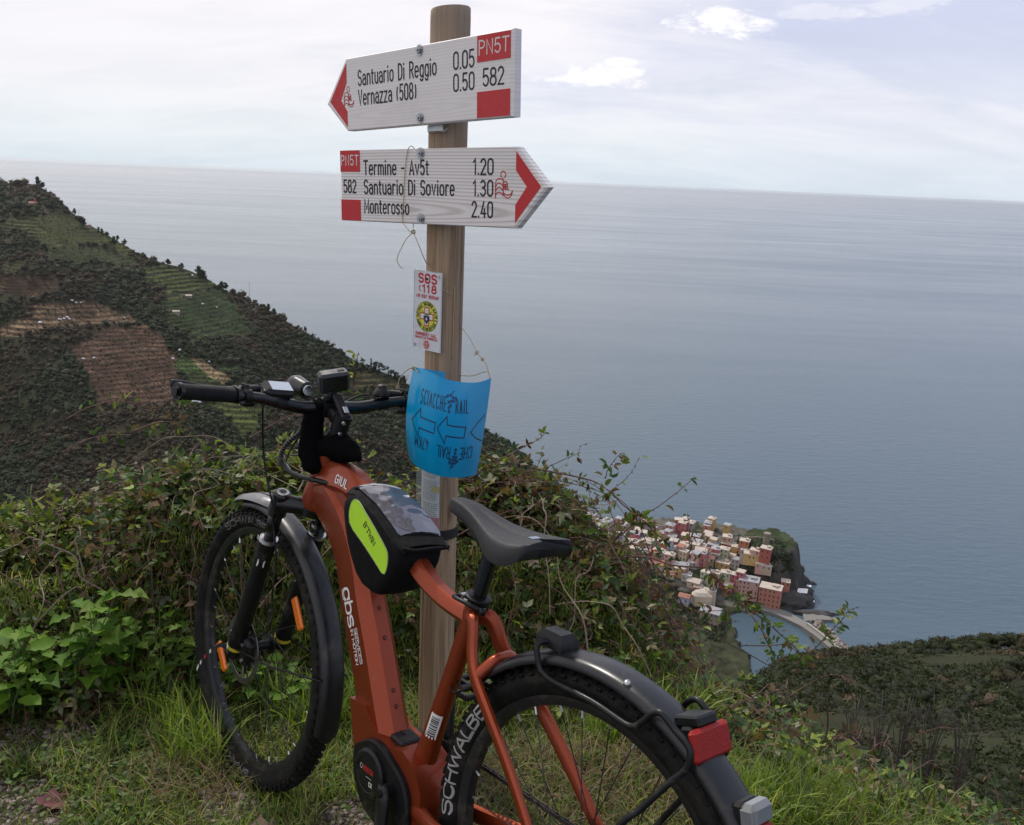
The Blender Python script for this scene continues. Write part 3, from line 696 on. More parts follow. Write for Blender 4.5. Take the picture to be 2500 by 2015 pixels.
# x0, x1, wall top, base (in the enlarged view), wall, roof, roof type, what singles it out
TB = [
 (60, 150, 170, 232, 'pale', 'sand', 'gable', 'near the left end of the back row, behind the bramble shoots'),
 (150, 240, 165, 240, 'blue', 'white', 'flat', 'left end of the back row, behind the bramble shoots'),
 (245, 345, 222, 292, 'cream', 'sand', 'flat', 'wide low block of the back row'),
 (350, 465, 222, 282, 'pale', 'sand', 'hip', 'wide white block in the back row left of the bramble tip'),
 (470, 530, 205, 262, 'beige', 'sand', 'flat', 'in the back row just left of the tall orange house'),
 (530, 585, 235, 320, 'orange', 'sand', 'flat', 'tall and narrow, brightest orange of the back row'),
 (585, 625, 210, 335, 'blue', 'sand', 'flat', 'tallest and narrowest, against the orange house'),
 (612, 668, 212, 275, 'red', 'sand', 'gable', 'with a sand roof, right of the tall lilac house'),
 (635, 735, 282, 342, 'cream', 'sand', 'flat', 'second row, below the house with the dark red gable'),
 (675, 765, 240, 290, 'beige', 'sand', 'flat', 'back row, left of the small white roof'),
 (775, 838, 210, 245, 'pale', 'white', 'gable', 'small with the whitest roof of the skyline, beside the small palm'),
 (805, 900, 255, 312, 'ochre', 'sand', 'flat', 'back row between the white roof and the grey block'),
 (905, 998, 250, 300, 'grey', 'slate', 'flat', 'plain block with slate roof in the back row'),
 (955, 1012, 282, 355, 'pink', 'sand', 'flat', 'below the plain grey block'),
 (1000, 1080, 290, 388, 'green', 'sand', 'hip', 'tall with rows of green shutters, below the red hipped house'),
 (1020, 1125, 245, 285, 'red', 'sand', 'hip', 'broad with a pale hipped roof at the top of the village'),
 (1100, 1162, 272, 340, 'ochre', 'sand', 'flat', 'narrow, between the broad red house and the orange one'),
 (1160, 1245, 270, 338, 'orange', 'sand', 'flat', 'last of the top row, under the castle rock'),
 (885, 970, 358, 385, 'beige', 'tile', 'gable', 'low with the reddest tiled roof in the middle of the village'),
 (970, 1090, 402, 448, 'ochre', 'sand', 'flat', 'wide and low, in the middle right of the tiled roof'),
 (1068, 1130, 342, 395, 'beige', 'sand', 'flat', 'behind the white terraces, below the ochre one'),
 (1100, 1170, 375, 445, 'pale', 'slate', 'flat', 'left one of the two white blocks in the middle'),
 (1165, 1240, 362, 435, 'pale', 'slate', 'flat', 'right one of the two white blocks in the middle'),
 (1190, 1325, 440, 488, 'ochre', 'sand', 'flat', 'wide with a pale flat roof behind the long pink block'),
 (1240, 1325, 378, 440, 'pink', 'sand', 'flat', 'left of the dark red tower house'),
 (1318, 1412, 368, 455, 'red', 'sand', 'flat', 'tower-like, beside the terrace with the white awning'),
 (1290, 1372, 482, 525, 'pink', 'sand', 'flat', 'small, behind the middle of the long pink block'),
 (1335, 1425, 505, 535, 'beige', 'white', 'flat', 'small and low, at the foot of the rock terrace'),
 (1010, 1092, 485, 600, 'green', 'sand', 'flat', 'tall harbour-front one left of the rose red pair'),
 (1085, 1140, 500, 622, 'rose', 'sand', 'flat', 'left one of the rose red harbour-front pair'),
 (1128, 1195, 480, 640, 'rose', 'sand', 'flat', 'right one of the rose red harbour-front pair'),
 (1150, 1320, 555, 690, 'pink', 'slate', 'flat', 'long harbour-front block with many windows and slate roof'),
 (1315, 1500, 605, 752, 'coral', 'sand', 'flat', 'largest harbour-front block with five rows of windows'),
 (1495, 1570, 565, 700, 'coral', 'sand', 'flat', 'last harbour-front one, against the dark rock'),
 (670, 765, 680, 738, 'blue', 'tile', 'gable', 'cottage with orange tiles left of the church'),
 (845, 905, 625, 680, 'pink', 'sand', 'flat', 'small, directly behind the bell tower'),
 (320, 430, 400, 452, 'grey', 'slate', 'flat', 'block in the left part, seen through the bramble stems'),
 (425, 560, 405, 440, 'beige', 'tile', 'gable', 'long with tiled roof, right of the plain grey block'),
 (560, 645, 490, 520, 'beige', 'tile', 'gable', 'low with tiled roof at the lower edge of the village'),
 (620, 745, 432, 478, 'cream', 'white', 'gable', 'low with a broad whitish roof, below the middle'),
 (740, 850, 560, 606, 'beige', 'sand', 'gable', 'low, left behind the church'),
 (750, 830, 392, 425, 'pale', 'white', 'flat', 'small in the middle, white all over'),
 (770, 818, 320, 362, 'pale', 'white', 'gable', 'tiny gabled chapel-like one in the middle'),
 (300, 440, 345, 378, 'cream', 'white', 'flat', 'low, above the plain grey block on the left'),
 (160, 300, 285, 325, 'cream', 'sand', 'flat', 'wide and low, under the wide cream block of the back row'),
 (850, 930, 470, 540, 'green', 'sand', 'flat', 'between church square and the ochre block'),
 (920, 1010, 475, 560, 'cream', 'sand', 'flat', 'left neighbour of the tall green harbour-front house'),
 (800, 862, 600, 640, 'red', 'sand', 'gable', 'small, left behind the bell tower'),
 (700, 785, 500, 545, 'pale', 'white', 'flat', 'low, halfway between church and the tiled roofs'),
 (455, 560, 300, 350, 'pale', 'sand', 'flat', 'low, below the tall orange house'),
 (840, 1010, 800, 880, 'stone', 'slate', 'gable', 'low boathouse by the water under the church'),
 (-30, 40, 130, 190, 'rose', 'sand', 'flat', 'first of the back row, deepest behind the bramble'),
 (-380, -300, 420, 480, 'pale', 'white', 'flat', 'isolated white house showing through the bramble'),
 (-40, 60, 245, 300, 'cream', 'sand', 'flat', 'left end of the second row, behind bramble leaves'),
 (110, 200, 380, 430, 'pink', 'tile', 'gable', 'small tiled one at the lower left edge'),
]
for i, (x0, x1, yt, yb, wl, rf, rty, where) in enumerate(TB):
    p = town_hit((x0+x1)/2, yb-4 if yb < 600 else yb-8)
    dep = float(px(p)[0, 2]); s_ = dep/FPX/3.314
    w_ = (x1-x0)*s_; h_ = max(3.4, (yb-yt)*s_/math.cos(math.radians(25)))
    d_ = min(11, max(6.5, w_*.8)) if w_ < 16 else 11
    rot = ROT+math.radians([-6, 4, 0, 7, -3][i % 5])
    nm = 'house' if h_ < 11 else 'tall_house'
    if wl == 'stone': nm = 'boathouse'
    p2 = p+np.array([math.sin(-rot), math.cos(-rot), 0])*0
    f = np.array([-math.sin(rot), math.cos(rot)])*d_*.5
    assert len((CW[wl]+' village house, '+where).split()) <= 16 or print('LONG', CW[wl], where) or True
    wv = w_*(.92 if abs(rot) > .2 else 1)
    house(p[0]+f[0], p[1]+f[1], wv, d_, h_, rot, wl, rf, CW[wl]+' village house, '+where, nm, rtype=rty)
# infill houses that close the gaps between the ones above
hid = 0
for i in range(120):
    x = random.uniform(24, 196); y = random.uniform(606, 694)
    if np.hypot(x-212, y-648) < 36: continue
    wl = random.choice(['cream', 'pink', 'beige', 'ochre', 'coral', 'grey', 'beige', 'rose', 'pink']); rf = random.choice(['sand', 'sand', 'sand', 'slate', 'slate', 'tile'])
    house(x, y, random.uniform(5, 7.5), random.uniform(5.5, 7.5), random.uniform(6, 11), ROT+random.uniform(-.2, .2), wl, rf,
          'small low house squeezed among the tight roofs of the harbour village', 'small_house', 'infill houses of the village', random.choice(['flat', 'gable', 'hip']), windows=True)
# bell tower and church
p = town_hit(945, 715)
bt = empty('bell_tower', 'cream octagonal bell tower with a dome beside the harbour church', 'bell tower', p)
oct_ = lambda r, z: [(r*math.cos(math.pi/4*i+.39), r*math.sin(math.pi/4*i+.39), z) for i in range(8)]
MB().loft([oct_(3.1, -3), oct_(3.1, 11)]).build('shaft', WM['cream'], bt)
MB().loft([oct_(3.4, 11), oct_(3.4, 11.6)]).build('cornice', WM['pale'], bt)
MB().loft([oct_(2.6, 11.6), oct_(2.6, 14.2)]).build('belfry', WM['cream'], bt)
MB().loft([oct_(2.8*math.cos(a_), 14.2+3.6*math.sin(a_)) for a_ in np.linspace(0, 1.45, 7)]).build('dome', WM['stone'], bt, True)
for j in range(8):
    a_ = math.pi/4*j
    o = MB().box((0, 0, 0), (.2, .9, 1.6)).build('belfry_opening', SHUT[2], bt); o.location = (2.42*math.cos(a_), 2.42*math.sin(a_), 12.8); o.rotation_euler = (0, 0, a_)
for z in (3, 7.5):
    o = MB().box((0, 0, 0), (.8, .2, 1.6)).build('window', SHUT[2], bt); o.location = (-.9, -2.8, z); o.rotation_euler = (0, 0, -.39)
p = town_hit(840, 705)
ch = empty('church', 'cream harbour church with a rounded apse and pale half-dome', 'church', p)
prof = [(5*math.cos(a_), 5*math.sin(a_)) for a_ in np.linspace(math.pi*.5, math.pi*1.5, 10)]+[(9, -5), (9, 5)]
MB().prism(prof, lambda x, y, h: (x, y, h), -3, 7).build('wall', WM['cream'], ch)
MB().loft([[(x*s_, y*s_, z) for x, y in prof] for s_, z in ((1.03, 7), (1.0, 7.4), (.6, 9.4), (.05, 10.2))]).build('roof', RM['sand'], ch)
# castle rock: keep, walls, terrace with awning
KR = pmat('castle_stone', (.20, .165, .13), .9, var=.35, scale=.8)
p = town_hit(1392, 238)
kp = empty('castle_tower', 'round stone watchtower standing on top of the headland', 'tower', p)
cyl = lambda r, z, n=14: [(r*math.cos(2*math.pi*i/n), r*math.sin(2*math.pi*i/n), z) for i in range(n)]
MB().loft([cyl(2.7, -4), cyl(2.4, 8.6), cyl(2.7, 8.8), cyl(2.7, 10.2)]).build('shaft', KR, kp)
MB().loft([cyl(1.7, 10.22), cyl(1.7, 10.3)]).build('roof', RM['dark'], kp)
def wallrun(name, pts, h, t, mat, label, cat, lo=6, grp=None):
    rt = empty(name, label, cat, pts[0], grp); P_ = np.array([(p_[0], p_[1], p_[2]) for p_ in pts])-np.array(pts[0]); mb = MB()
    for a_, b_ in zip(P_[:-1], P_[1:]):
        d = b_-a_; n_ = np.array([-d[1], d[0], 0]); n_ = n_/np.linalg.norm(n_)*t/2
        lowz, hi = np.array([0, 0, -lo]), np.array([0, 0, h])
        V8 = [a_-n_+lowz, a_+n_+lowz, a_+n_+hi, a_-n_+hi, b_-n_+lowz, b_+n_+lowz, b_+n_+hi, b_-n_+hi]
        mb.add(V8, [(0, 1, 2, 3), (7, 6, 5, 4), (0, 4, 5, 1), (3, 2, 6, 7), (1, 5, 6, 2), (0, 3, 7, 4)])
    mb.build('wall', mat, rt); return rt
wallrun('rampart', [atz(*ZT(x, y), z) for x, y, z in ((1180, 215, -270), (1290, 240, -269), (1400, 275, -269), (1500, 300, -270), (1590, 320, -272), (1612, 420, -276))], 1.4, 1.6, KR, 'grey rampart wall running along the top of the headland', 'rampart', 12)
wallrun('rampart', [atz(*ZT(x, y), z) for x, y, z in ((1215, 180, -264), (1330, 178, -262.5), (1450, 200, -263), (1550, 270, -266))], 1.0, .9, KR, 'thin upper rampart behind the round watchtower', 'rampart', 4)
def awning(x0, x1, y0, y1, z, mat, label, grp=None):
    c4 = [atz(*ZT(*p_), z) for p_ in ((x0, y1), (x1, y1+8), (x1+8, y0+6), (x0+14, y0))]; c = sum(c4)/4
    rt = empty('awning', label, 'awning', c, grp)
    mb = MB(); V8 = [p_-c for p_ in c4]+[p_-c+np.array([0, 0, .15]) for p_ in c4]
    mb.add(V8, [(3, 2, 1, 0), (4, 5, 6, 7), (0, 1, 5, 4), (1, 2, 6, 5), (2, 3, 7, 6), (3, 0, 4, 7)]); mb.build('canopy', mat, rt)
    for p_ in c4: MB().box(p_-c+np.array([0, 0, -1.6]), (.2, .2, 3.2)).build('post', KR, rt)
AW = pmat('awning_white', (.75, .75, .74), .7); AY = pmat('awning_yellow', (.62, .55, .33), .7)
awning(1470, 1590, 378, 436, -281, AW, 'large white awning over the terrace on the headland')
awning(1640, 1725, 585, 620, -290, AW, 'smaller white canopy on the dark rock platform by the sea')
awning(1578, 1618, 578, 612, -291, AY, 'pale yellow parasol awning between the coral block and the rock platform')
awning(1580, 1614, 622, 645, -292, AY, 'smaller lower pale yellow awning next to the rock platform')
RK = pmat('sea_rock', (.045, .042, .040), .85, var=.4, scale=.4); RKL = pmat('pale_rock', (.22, .20, .175), .9, var=.35, scale=.6)
I3 = ico(3)
def rock(name, c, r, mat, label, grp, sc=(1, 1, 1), seed=0, sub=2):
    V0, F0 = I3 if sub == 2 else I1
    rr_ = np.random.default_rng(seed); V = V0*(1+.30*fbm(V0+seed, 1.6, 3, seed)[:, None]-.34*np.abs(fbm(V0+seed*2, 2.6, 4, seed+3, .6))[:, None])*np.array(sc)*r
    o = npmesh(name, V, F0, mat); o.location = tuple(c); tag(o, label, 'rock', grp); return o
for i, (x, y, z, r, sc) in enumerate([(1590, 705, -297, 12, (1.5, .7, .7)), (1685, 700, -298, 9, (1.3, .9, .75)), (1560, 480, -296, 14, (1.2, .8, .95)), (1480, 440, -294, 13, (1.4, .8, .9)),
                             (1660, 525, -299, 5, (1.3, .6, .8)), (1710, 550, -299, 4.5, (1.8, .5, .7)), (1800, 790, -298.5, 8, (2.0, .6, .35)), (1690, 620, -297, 7, (1.2, .8, .8))]):
    p = atz(*ZT(x, y), z); rock('sea_rock', p, r, RK, ['long dark rock under the rock platform at the village point', 'dark rock carrying the smaller white canopy', 'dark cliff rock below the white awning terrace', 'dark cliff rock left under the white awning terrace',
         'black reef rock in the surf, inner one', 'black reef rock in the surf, outer one', 'flat pale-edged rock shelf behind the pier root', 'dark rock between the reef and the platform'][i], 'dark rocks at the point', sc, i)
FOAM = pmat('surf_foam', (.78, .80, .80), .6)
for i, (x, y, w_, h_) in enumerate([(1740, 560, 22, 22), (1665, 560, 26, 10), (1775, 690, 18, 8), (1640, 545, 12, 8)]):
    pts = [(x+w_*math.cos(a_)*random.uniform(.6, 1.1), y+h_*math.sin(a_)*random.uniform(.6, 1.1)) for a_ in np.linspace(0, 6.28, 15)[:-1]]
    V_ = [atz(*ZT(*p_), SEA+.25) for p_ in pts]
    tag(MB().add(V_, [tuple(range(len(V_)))]).build('surf', FOAM), 'white surf foam washing round the reef rocks', 'surf', kind='stuff')
# pier with boulders on its outer side
def strip(name, L_, R_, z0, z1, mat, label=None, cat=None, kind=None):
    a_ = [atz(*ZT(*p_), z1) for p_ in L_]; b_ = [atz(*ZT(*p_), z1) for p_ in R_]; n_ = len(a_)
    V_ = a_+b_+[np.array([p_[0], p_[1], z0]) for p_ in a_]+[np.array([p_[0], p_[1], z0]) for p_ in b_]; F_ = []
    for i in range(n_-1): F_ += [(i, i+1, n_+i+1, n_+i), (i, 2*n_+i, 2*n_+i+1, i+1), (n_+i+1, 3*n_+i+1, 3*n_+i, n_+i)]
    F_ += [(0, n_, 3*n_, 2*n_), (n_-1, 3*n_-1, 4*n_-1, 2*n_-1)]
    return tag(MB().add(V_, F_).build(name, mat), label, cat, kind=kind)
CONC = pmat('pier_concrete', (.17, .16, .145), .9, var=.25, scale=.4)
strip('quay', [(1170, 700), (1330, 745), (1490, 800), (1690, 895)], [(1180, 660), (1345, 705), (1560, 770), (1740, 868)], -300, -296.6, CONC, 'pale concrete quay along the harbour front below the coral houses', 'quay')
strip('pier', [(1680, 890), (1780, 960), (1880, 1040), (1990, 1130)], [(1722, 868), (1820, 940), (1925, 1025), (2040, 1120)], -301, -296.2, CONC, 'pale concrete pier running out from the village point', 'pier')
strip('pier_wall', [(1722, 866), (1820, 938), (1925, 1023), (2040, 1118)], [(1735, 862), (1832, 934), (1937, 1019), (2052, 1114)], -301, -294.6, pmat('pier_wall_concrete', (.30, .28, .25), .9), 'raised pale parapet wall on the seaward side of the pier', 'wall')
strip('mole', [(1700, 850), (1830, 838), (1960, 842)], [(1690, 780), (1840, 800), (1975, 828)], -300, -297.3, CONC, 'low pale stone mole pointing out to sea above the pier', 'mole')
cl = []; rd = []
for i in range(330):
    u = random.random(); x = 1745+u*290+random.uniform(0, 55); y = 850+u*250+random.uniform(-40, 20)*(1-.3*u)
    cl.append(atz(*ZT(x, y), -298.2)); rd.append(random.uniform(.6, 1.7))
for i in range(170):
    x = random.uniform(1040, 1120); y = random.uniform(890, 1010); cl.append(atz(*ZT(x, y), -298.2)); rd.append(random.uniform(.7, 1.9))
tag(clumps('boulders', np.array(cl), np.array(rd), np.tile((.20, .17, .15), (len(cl), 1))*rng.uniform(.5, 1.6, (len(cl), 1)), HILL_M, 1, .7, .25, seed=3), 'heaped breakwater boulders along the pier and the harbour edge', 'boulders', kind='stuff')
# palms and greenery
def palm(p, h, label):
    rt = empty('palm_tree', label, 'palm tree', p, 'palm trees behind the village')
    MB().tube([(0, 0, -1), (.2, 0, h*.5), (0, 0, h)], [.35, .28, .25], 6).build('trunk', BARK, rt)
    mb = MB()
    for i in range(22):
        a_ = i*2.4; L_ = h*.28; up = random.uniform(-.2, .7); P_ = [(0, 0, h)]
        for t_ in (.35, .7, 1): P_.append((L_*t_*math.cos(a_), L_*t_*math.sin(a_), h+L_*(up*t_-.7*t_*t_)))
        for q0, q1, w0, w1 in zip(P_[:-1], P_[1:], (.15, .5, .45), (.5, .45, .05)):
            nrm = np.array([-math.sin(a_), math.cos(a_), 0]); q0, q1 = np.array(q0), np.array(q1)
            mb.add([q0-nrm*w0, q0+nrm*w0, q1+nrm*w1, q1-nrm*w1], [(0, 1, 2, 3)])
    mb.build('crown', pmat('palm_leaf', (.035, .045, .018), .7), rt)
palm(atz(*ZT(1162, 236), -273), 9.5, 'taller palm with a tufted crown left of the castle rock')
palm(atz(*ZT(846, 215), -275), 5, 'smaller palm between the roofs of the back row')
cl = []; rd = []
for x0, x1, y0, y1, zz_, n_ in ((1170, 1560, 195, 300, -268, 150), (1250, 1600, 300, 470, -272, 260), (1240, 1500, 290, 380, -276, 190), (640, 800, 210, 260, -275, 30), (100, 640, 460, 740, -290, 420), (640, 800, 620, 780, -294, 40), (880, 980, 210, 240, -274, 20), (480, 660, 560, 760, -293, 120), (560, 900, 720, 900, -292, 240), (900, 1060, 880, 1010, -296, 90)):
    for i in range(n_):
        x, y = random.uniform(x0, x1), random.uniform(y0, y1); p = town_hit(x, y)
        cl.append(p); rd.append(random.uniform(.7, 2.4))
tag(clumps('bushes', np.array(cl), np.array(rd), np.tile((.032, .042, .020), (len(cl), 1))*rng.uniform(.5, 1.5, (len(cl), 1)), WOOD_M, 1, .8, .35, cards=8, card=.5, seed=13), 'green bushes on the headland and on the slope behind the village', 'bushes', kind='stuff')
# ---- small things on the far hill and on the sea
p = hill_at(81, 505)
cc = empty('pink_chapel', 'small pink sanctuary with a bell gable among trees on the far ridge', 'chapel', p); cc.scale = (.75, .75, .75)
MB().box((0, 0, 2), (14, 8, 8)).build('wall', paint('chapel_plaster', (.20, .10, .08)), cc)
MB().add([(-7.4, -4.4, 6), (7.4, -4.4, 6), (7.4, 4.4, 6), (-7.4, 4.4, 6), (-7, 0, 8.6), (7, 0, 8.6)], [(0, 1, 5, 4), (2, 3, 4, 5), (1, 2, 5), (3, 0, 4), (3, 2, 1, 0)]).build('roof', RM['tile'], cc)
MB().box((3, 0, 10), (2.4, 2.4, 9)).build('bell_gable', paint('chapel_tower', (.28, .12, .09)), cc)
for x in (-4.5, -1.5, 1.5, 4.5): MB().box((x, -4.05, 3.2), (1.1, .12, 2)).build('window', SHUT[2], cc)
def mast(x, y, h):
    p = hill_at(x, y); rt = empty('mast', 'thin grey mast standing on the skyline, '+('below the left trees of the ridge' if x < 300 else 'halfway down the ridge'), 'mast', p)
    MB().tube([(0, 0, -1), (0, 0, h)], [.28, .2], 6).build('pole', pmat('mast_grey', (.25, .25, .26), .6), rt); MB().box((0, 0, h*.82), (1.6, .2, .2)).build('crossarm', MATS['mast_grey'], rt)
mast(195, 540, 15); mast(610, 733, 24)
TARP = pmat('white_tarp', (.72, .72, .72), .7)
tp = [(178, 735, 1), (184, 736, 1), (196, 738, .7), (96, 786, 1.3), (144, 779, .8), (150, 779, .8), (157, 778, .9), (163, 777, .9), (169, 777, .9), (202, 875, 1), (229, 873, .9), (494, 744, .9), (530, 750, .8), (470, 670, 1), (398, 767, .8), (438, 857, 1.2), (422, 876, 1), (304, 775, .7), (300, 788, .6),
      (458, 981, 1), (464, 982, 1), (471, 981, 1.1), (478, 983, 1.3), (486, 984, 1.1), (492, 981, .8), (510, 885, .8)]
for i, (x, y, s_) in enumerate(tp):
    p = hill_at(x, y); V0, F0 = I1; V = V0*np.array([2.0, 1.2, 1.1])*s_*(1+.2*np.random.default_rng(i).uniform(-1, 1, (len(V0), 1)))
    o = npmesh('covered_pallet', V, F0, TARP); o.location = tuple(p+np.array([0, 0, .9])); tag(o, 'white covered heap, '+ORD[sorted(tp).index((x, y, s_))]+' from the left of those on the far terraces', 'covered heap', 'white heaps on the vineyard terraces')
# sheds on the terraces
for x, y, c_, lab in ((430, 765, 'stone', 'small stone hut on the dark green terraces of the far hill'), (459, 725, 'stone', 'stone hut right under the upper dark green terrace'), (488, 665, 'beige', 'pale hut at the ridge beside the round trees'), (215, 553, 'stone', 'small ruin at the edge of the top green terraces')):
    p = hill_at(x, y); house(p[0], p[1], 7, 5, 3, .3, c_, 'sand', lab, 'terrace_hut', None, 'gable', windows=False, z=p[2], cat='hut')
# ships
def ship(x, y, L_, name, label):
    p = atz(x, y, SEA); rt = empty(name, label, 'ship', p)
    hull = [(-L_/2, 0), (-L_/2+L_*.03, -L_*.07), (L_*.4, -L_*.07), (L_/2, 0), (L_*.4, L_*.07), (-L_/2+L_*.03, L_*.07)]
    MB().prism(hull, lambda x_, y_, h: (x_, y_, h), -2, L_*.07).build('hull', pmat('ship_hull', (.12, .13, .15), .6), rt)
    MB().box((-L_*.36, 0, L_*.10), (L_*.1, L_*.1, L_*.07)).build('bridge', pmat('ship_white', (.6, .6, .6), .6), rt)
    mb = MB(); [mb.box((-L_*.2+j*L_*.12, 0, L_*.085), (L_*.1, L_*.11, L_*.03)) for j in range(5)]; mb.build('cargo', pmat('ship_cargo', (.2, .16, .15), .7), rt)
ship(168, 396, 330, 'cargo_ship', 'long grey cargo ship just under the left horizon')
ship(476, 424, 120, 'cargo_ship', 'tiny grey ship between the left horizon and the signpost')
ship(756, 415, 230, 'cargo_ship', 'faint hazy ship near the horizon, left of the lower sign board')
ship(2106, 490, 260, 'cargo_ship', 'faint ship on the horizon to the right')
p = atz(166, 430, SEA); sb = empty('sailboat', 'small white sailing boat alone on the bright left part of the sea', 'sailboat', p)
MB().prism([(-7, 0), (-6, -2), (3, -2), (8, 0), (3, 2), (-6, 2)], lambda x_, y_, h: (x_*2, y_*2, h*2), 0, 1.6).build('hull', TARP, sb)
MB().add([(-8, 0, 6), (3, 0, 6), (2, 0, 34), (-8, .3, 6), (3, .3, 6), (2, .3, 34)], [(0, 1, 2), (5, 4, 3), (0, 3, 4, 1), (1, 4, 5, 2), (2, 5, 3, 0)]).build('sail', pmat('sail_grey', (.22, .24, .28), .7), sb)
# ================================================================ signpost
PX_, PY_ = -.182, 2.21; PR = .047
m, k = newmat('post_wood')
tcn = k.n('ShaderNodeTexCoord').outputs['Object']
g1 = k.noise(k.mapping(tcn, (38, 38, 1.1)), 1.0, 7, .62, .6); g2 = k.noise(k.mapping(tcn, (150, 150, 3.5)), 1.0, 5, .7)
g3 = k.noise(k.mapping(tcn, (9, 9, 2.2)), 1.0, 4, .6)
c = k.mix(k.ramp(g1, [(.3, 0), (.72, 1)]), (.25, .155, .090), (.47, .335, .215))
c = k.mix(k.ramp(g2, [(.42, .0), (.62, .6)]), c, (.12, .075, .05))
g4 = k.noise(k.mapping(tcn, (75, 75, .9), (2, 5, 0)), 1.0, 4, .5)
c = k.mix(k.ramp(g4, [(.60, .0), (.66, .85)]), c, (.045, .030, .022))
c = k.mix(k.ramp(g3, [(.50, .0), (.74, .5)]), c, (.30, .26, .21))
sepw = k.n('ShaderNodeSeparateXYZ', ins={0: tcn}).outputs[2]
c = k.mix(k.ramp(k.math('MULTIPLY', k.math('SUBTRACT', sepw, .0), .55), [(.80, 0.), (1.0, .5)]), c, (.27, .22, .17))
kn = k.n('ShaderNodeTexVoronoi', ins={'Vector': k.mapping(tcn, (11, 11, 3.2)), 'Scale': 1.0}).outputs['Distance']
c = k.mix(k.ramp(kn, [(.04, .75), (.12, 0.)]), c, (.10, .055, .03))
b = k.n('ShaderNodeBsdfPrincipled', ins={'Base Color': c, 'Roughness': .72, 'Specular IOR Level': .3})
bn = k.n('ShaderNodeBump', ins={'Height': g2, 'Strength': .35, 'Distance': .002}); k.nt.links.new(bn.outputs[0], b.inputs['Normal'])
POSTW = finish(m, k, b.outputs[0])
gz = float(ground_z(PX_, PY_))
sp = empty('signpost', 'round wooden hiking signpost with two white arrow boards behind the bicycle', 'signpost', (PX_, PY_, gz))
tp = 1.858-gz
ring = lambda r, z, n=40: [(r*math.cos(2*math.pi*i/n), r*math.sin(2*math.pi*i/n), z) for i in range(n)]
cap_top = lambda r, z: [(x, y, z+.10*x-.02*y) for x, y, _ in ring(r, 0)]
MB().loft([ring(PR*1.02, -.3), ring(PR*1.02, .2), ring(PR, .6), ring(PR, 1.2), ring(PR, tp-.02), [(x, y, z+tp) for x, y, z in cap_top(PR*.985, 0)], [(x, y, z+tp+.003) for x, y, z in cap_top(PR*.94, 0)]]).build('post', POSTW, sp, angle=40)
# white-washed boards
def boardmat(name, grain, seed):
    m, k = newmat(name); tcn = k.n('ShaderNodeTexCoord').outputs['Object']
    wv = k.n('ShaderNodeTexWave', wave_type='RINGS', rings_direction='Y', ins={'Vector': k.mapping(tcn, (.9, 2.0, 17.0), (seed*.05, .3, .9), (0, .0, 0)), 'Scale': 2.6, 'Distortion': 2.6, 'Detail': 3.0, 'Detail Scale': .55, 'Detail Roughness': .55})
    n_ = k.noise(k.mapping(tcn, (5, 5, 60), (seed, 0, 0)), 1.0, 6, .65); st = k.noise(k.mapping(tcn, (6, 6, 9)), 1.0, 5, .7)
    c = k.mix(k.ramp(wv.outputs['Fac'], [(.45, 0.), (.95, grain)]), (.80, .76, .745), (.46, .40, .36))
    c = k.mix(k.ramp(n_, [(.35, .35), (.7, 0.)]), c, (.66, .60, .56)); c = k.mix(k.ramp(st, [(.52, 0.), (.8, .35)]), c, (.50, .46, .40))
    b = k.n('ShaderNodeBsdfPrincipled', ins={'Base Color': c, 'Roughness': .62, 'Specular IOR Level': .35})
    bn = k.n('ShaderNodeBump', ins={'Height': wv.outputs['Fac'], 'Strength': .22*grain, 'Distance': .001}); k.nt.links.new(bn.outputs[0], b.inputs['Normal'])
    return finish(m, k, b.outputs[0])
BW1, BW2 = boardmat('board_white_smooth', .22, 1.0), boardmat('board_white_grain', .75, 4.2)
RED = pmat('sign_red', (.50, .022, .026), .55, var=.08, scale=40); INK = pmat('engraved_black', (.012, .012, .018), .6); WHP = pmat('engraved_white', (.66, .60, .57), .6); REDL = pmat('logo_red', (.42, .03, .03), .6)
STEEL = pmat('zinc_bolt', (.42, .43, .44), .35, .9, bump=.2)
def hexbolt(parent, fn, x, y, r=.0085):
    mb = MB(); mb.prism([(r*1.45*math.cos(a_), r*1.45*math.sin(a_)) for a_ in np.linspace(0, 2*math.pi, 17)[:-1]], lambda u, v, h: fn(x+u, y+v, h), .0005, .0022)
    mb.prism([(r*.95*math.cos(a_), r*.95*math.sin(a_)) for a_ in np.linspace(.2, .2+2*math.pi, 7)[:-1]], lambda u, v, h: fn(x+u, y+v, h), .0022, .0085)
    mb.prism([(r*.45*math.cos(a_), r*.45*math.sin(a_)) for a_ in np.linspace(0, 2*math.pi, 9)[:-1]], lambda u, v, h: fn(x+u, y+v, h), .0085, .0112)
    mb.build('bolt', STEEL, parent, angle=30)
def logo(fn, x, y, s, parent, mat):
    mb = MB(); T_ = .0022*s/.03
    def rb(P, k_): ribbon(mb, [(x+a_*s, y+b_*s) for a_, b_ in P], T_, fn, .0003+.0001*k_)
    rb(_A(.62, .84, .20, .20, -60, 240, 16), 0)
    for j, yy in enumerate((.50, .22, -.06, -.34)):
        rb([(0, yy-.22)]+_A(.30, yy-.18, .28, .28, 165, 75, 6)+[(.62, yy+.02 if j == 0 else yy-.06)], j)
    rb([(0, .30), (0, -.62)], 1); rb([(.62, .62), (.62, -.50)], 2)
    rb([(.62, -.12)]+_A(1.0, -.1, .38, .32, 200, 355, 9), 3); rb([(.62, -.36)]+_A(1.0, -.14, .38, .46, 210, 355, 9), 0); rb([(.66, .40)]+_A(.8, .28, .16, .14, 120, 10, 4), 1)
    mb.build('logo', mat, parent)
    lettering('REL', fn, x+s*.66, y-s*.05, s*.30, T_*.95, 1.0, .12, h0=.0008).build('lettering', mat, parent)
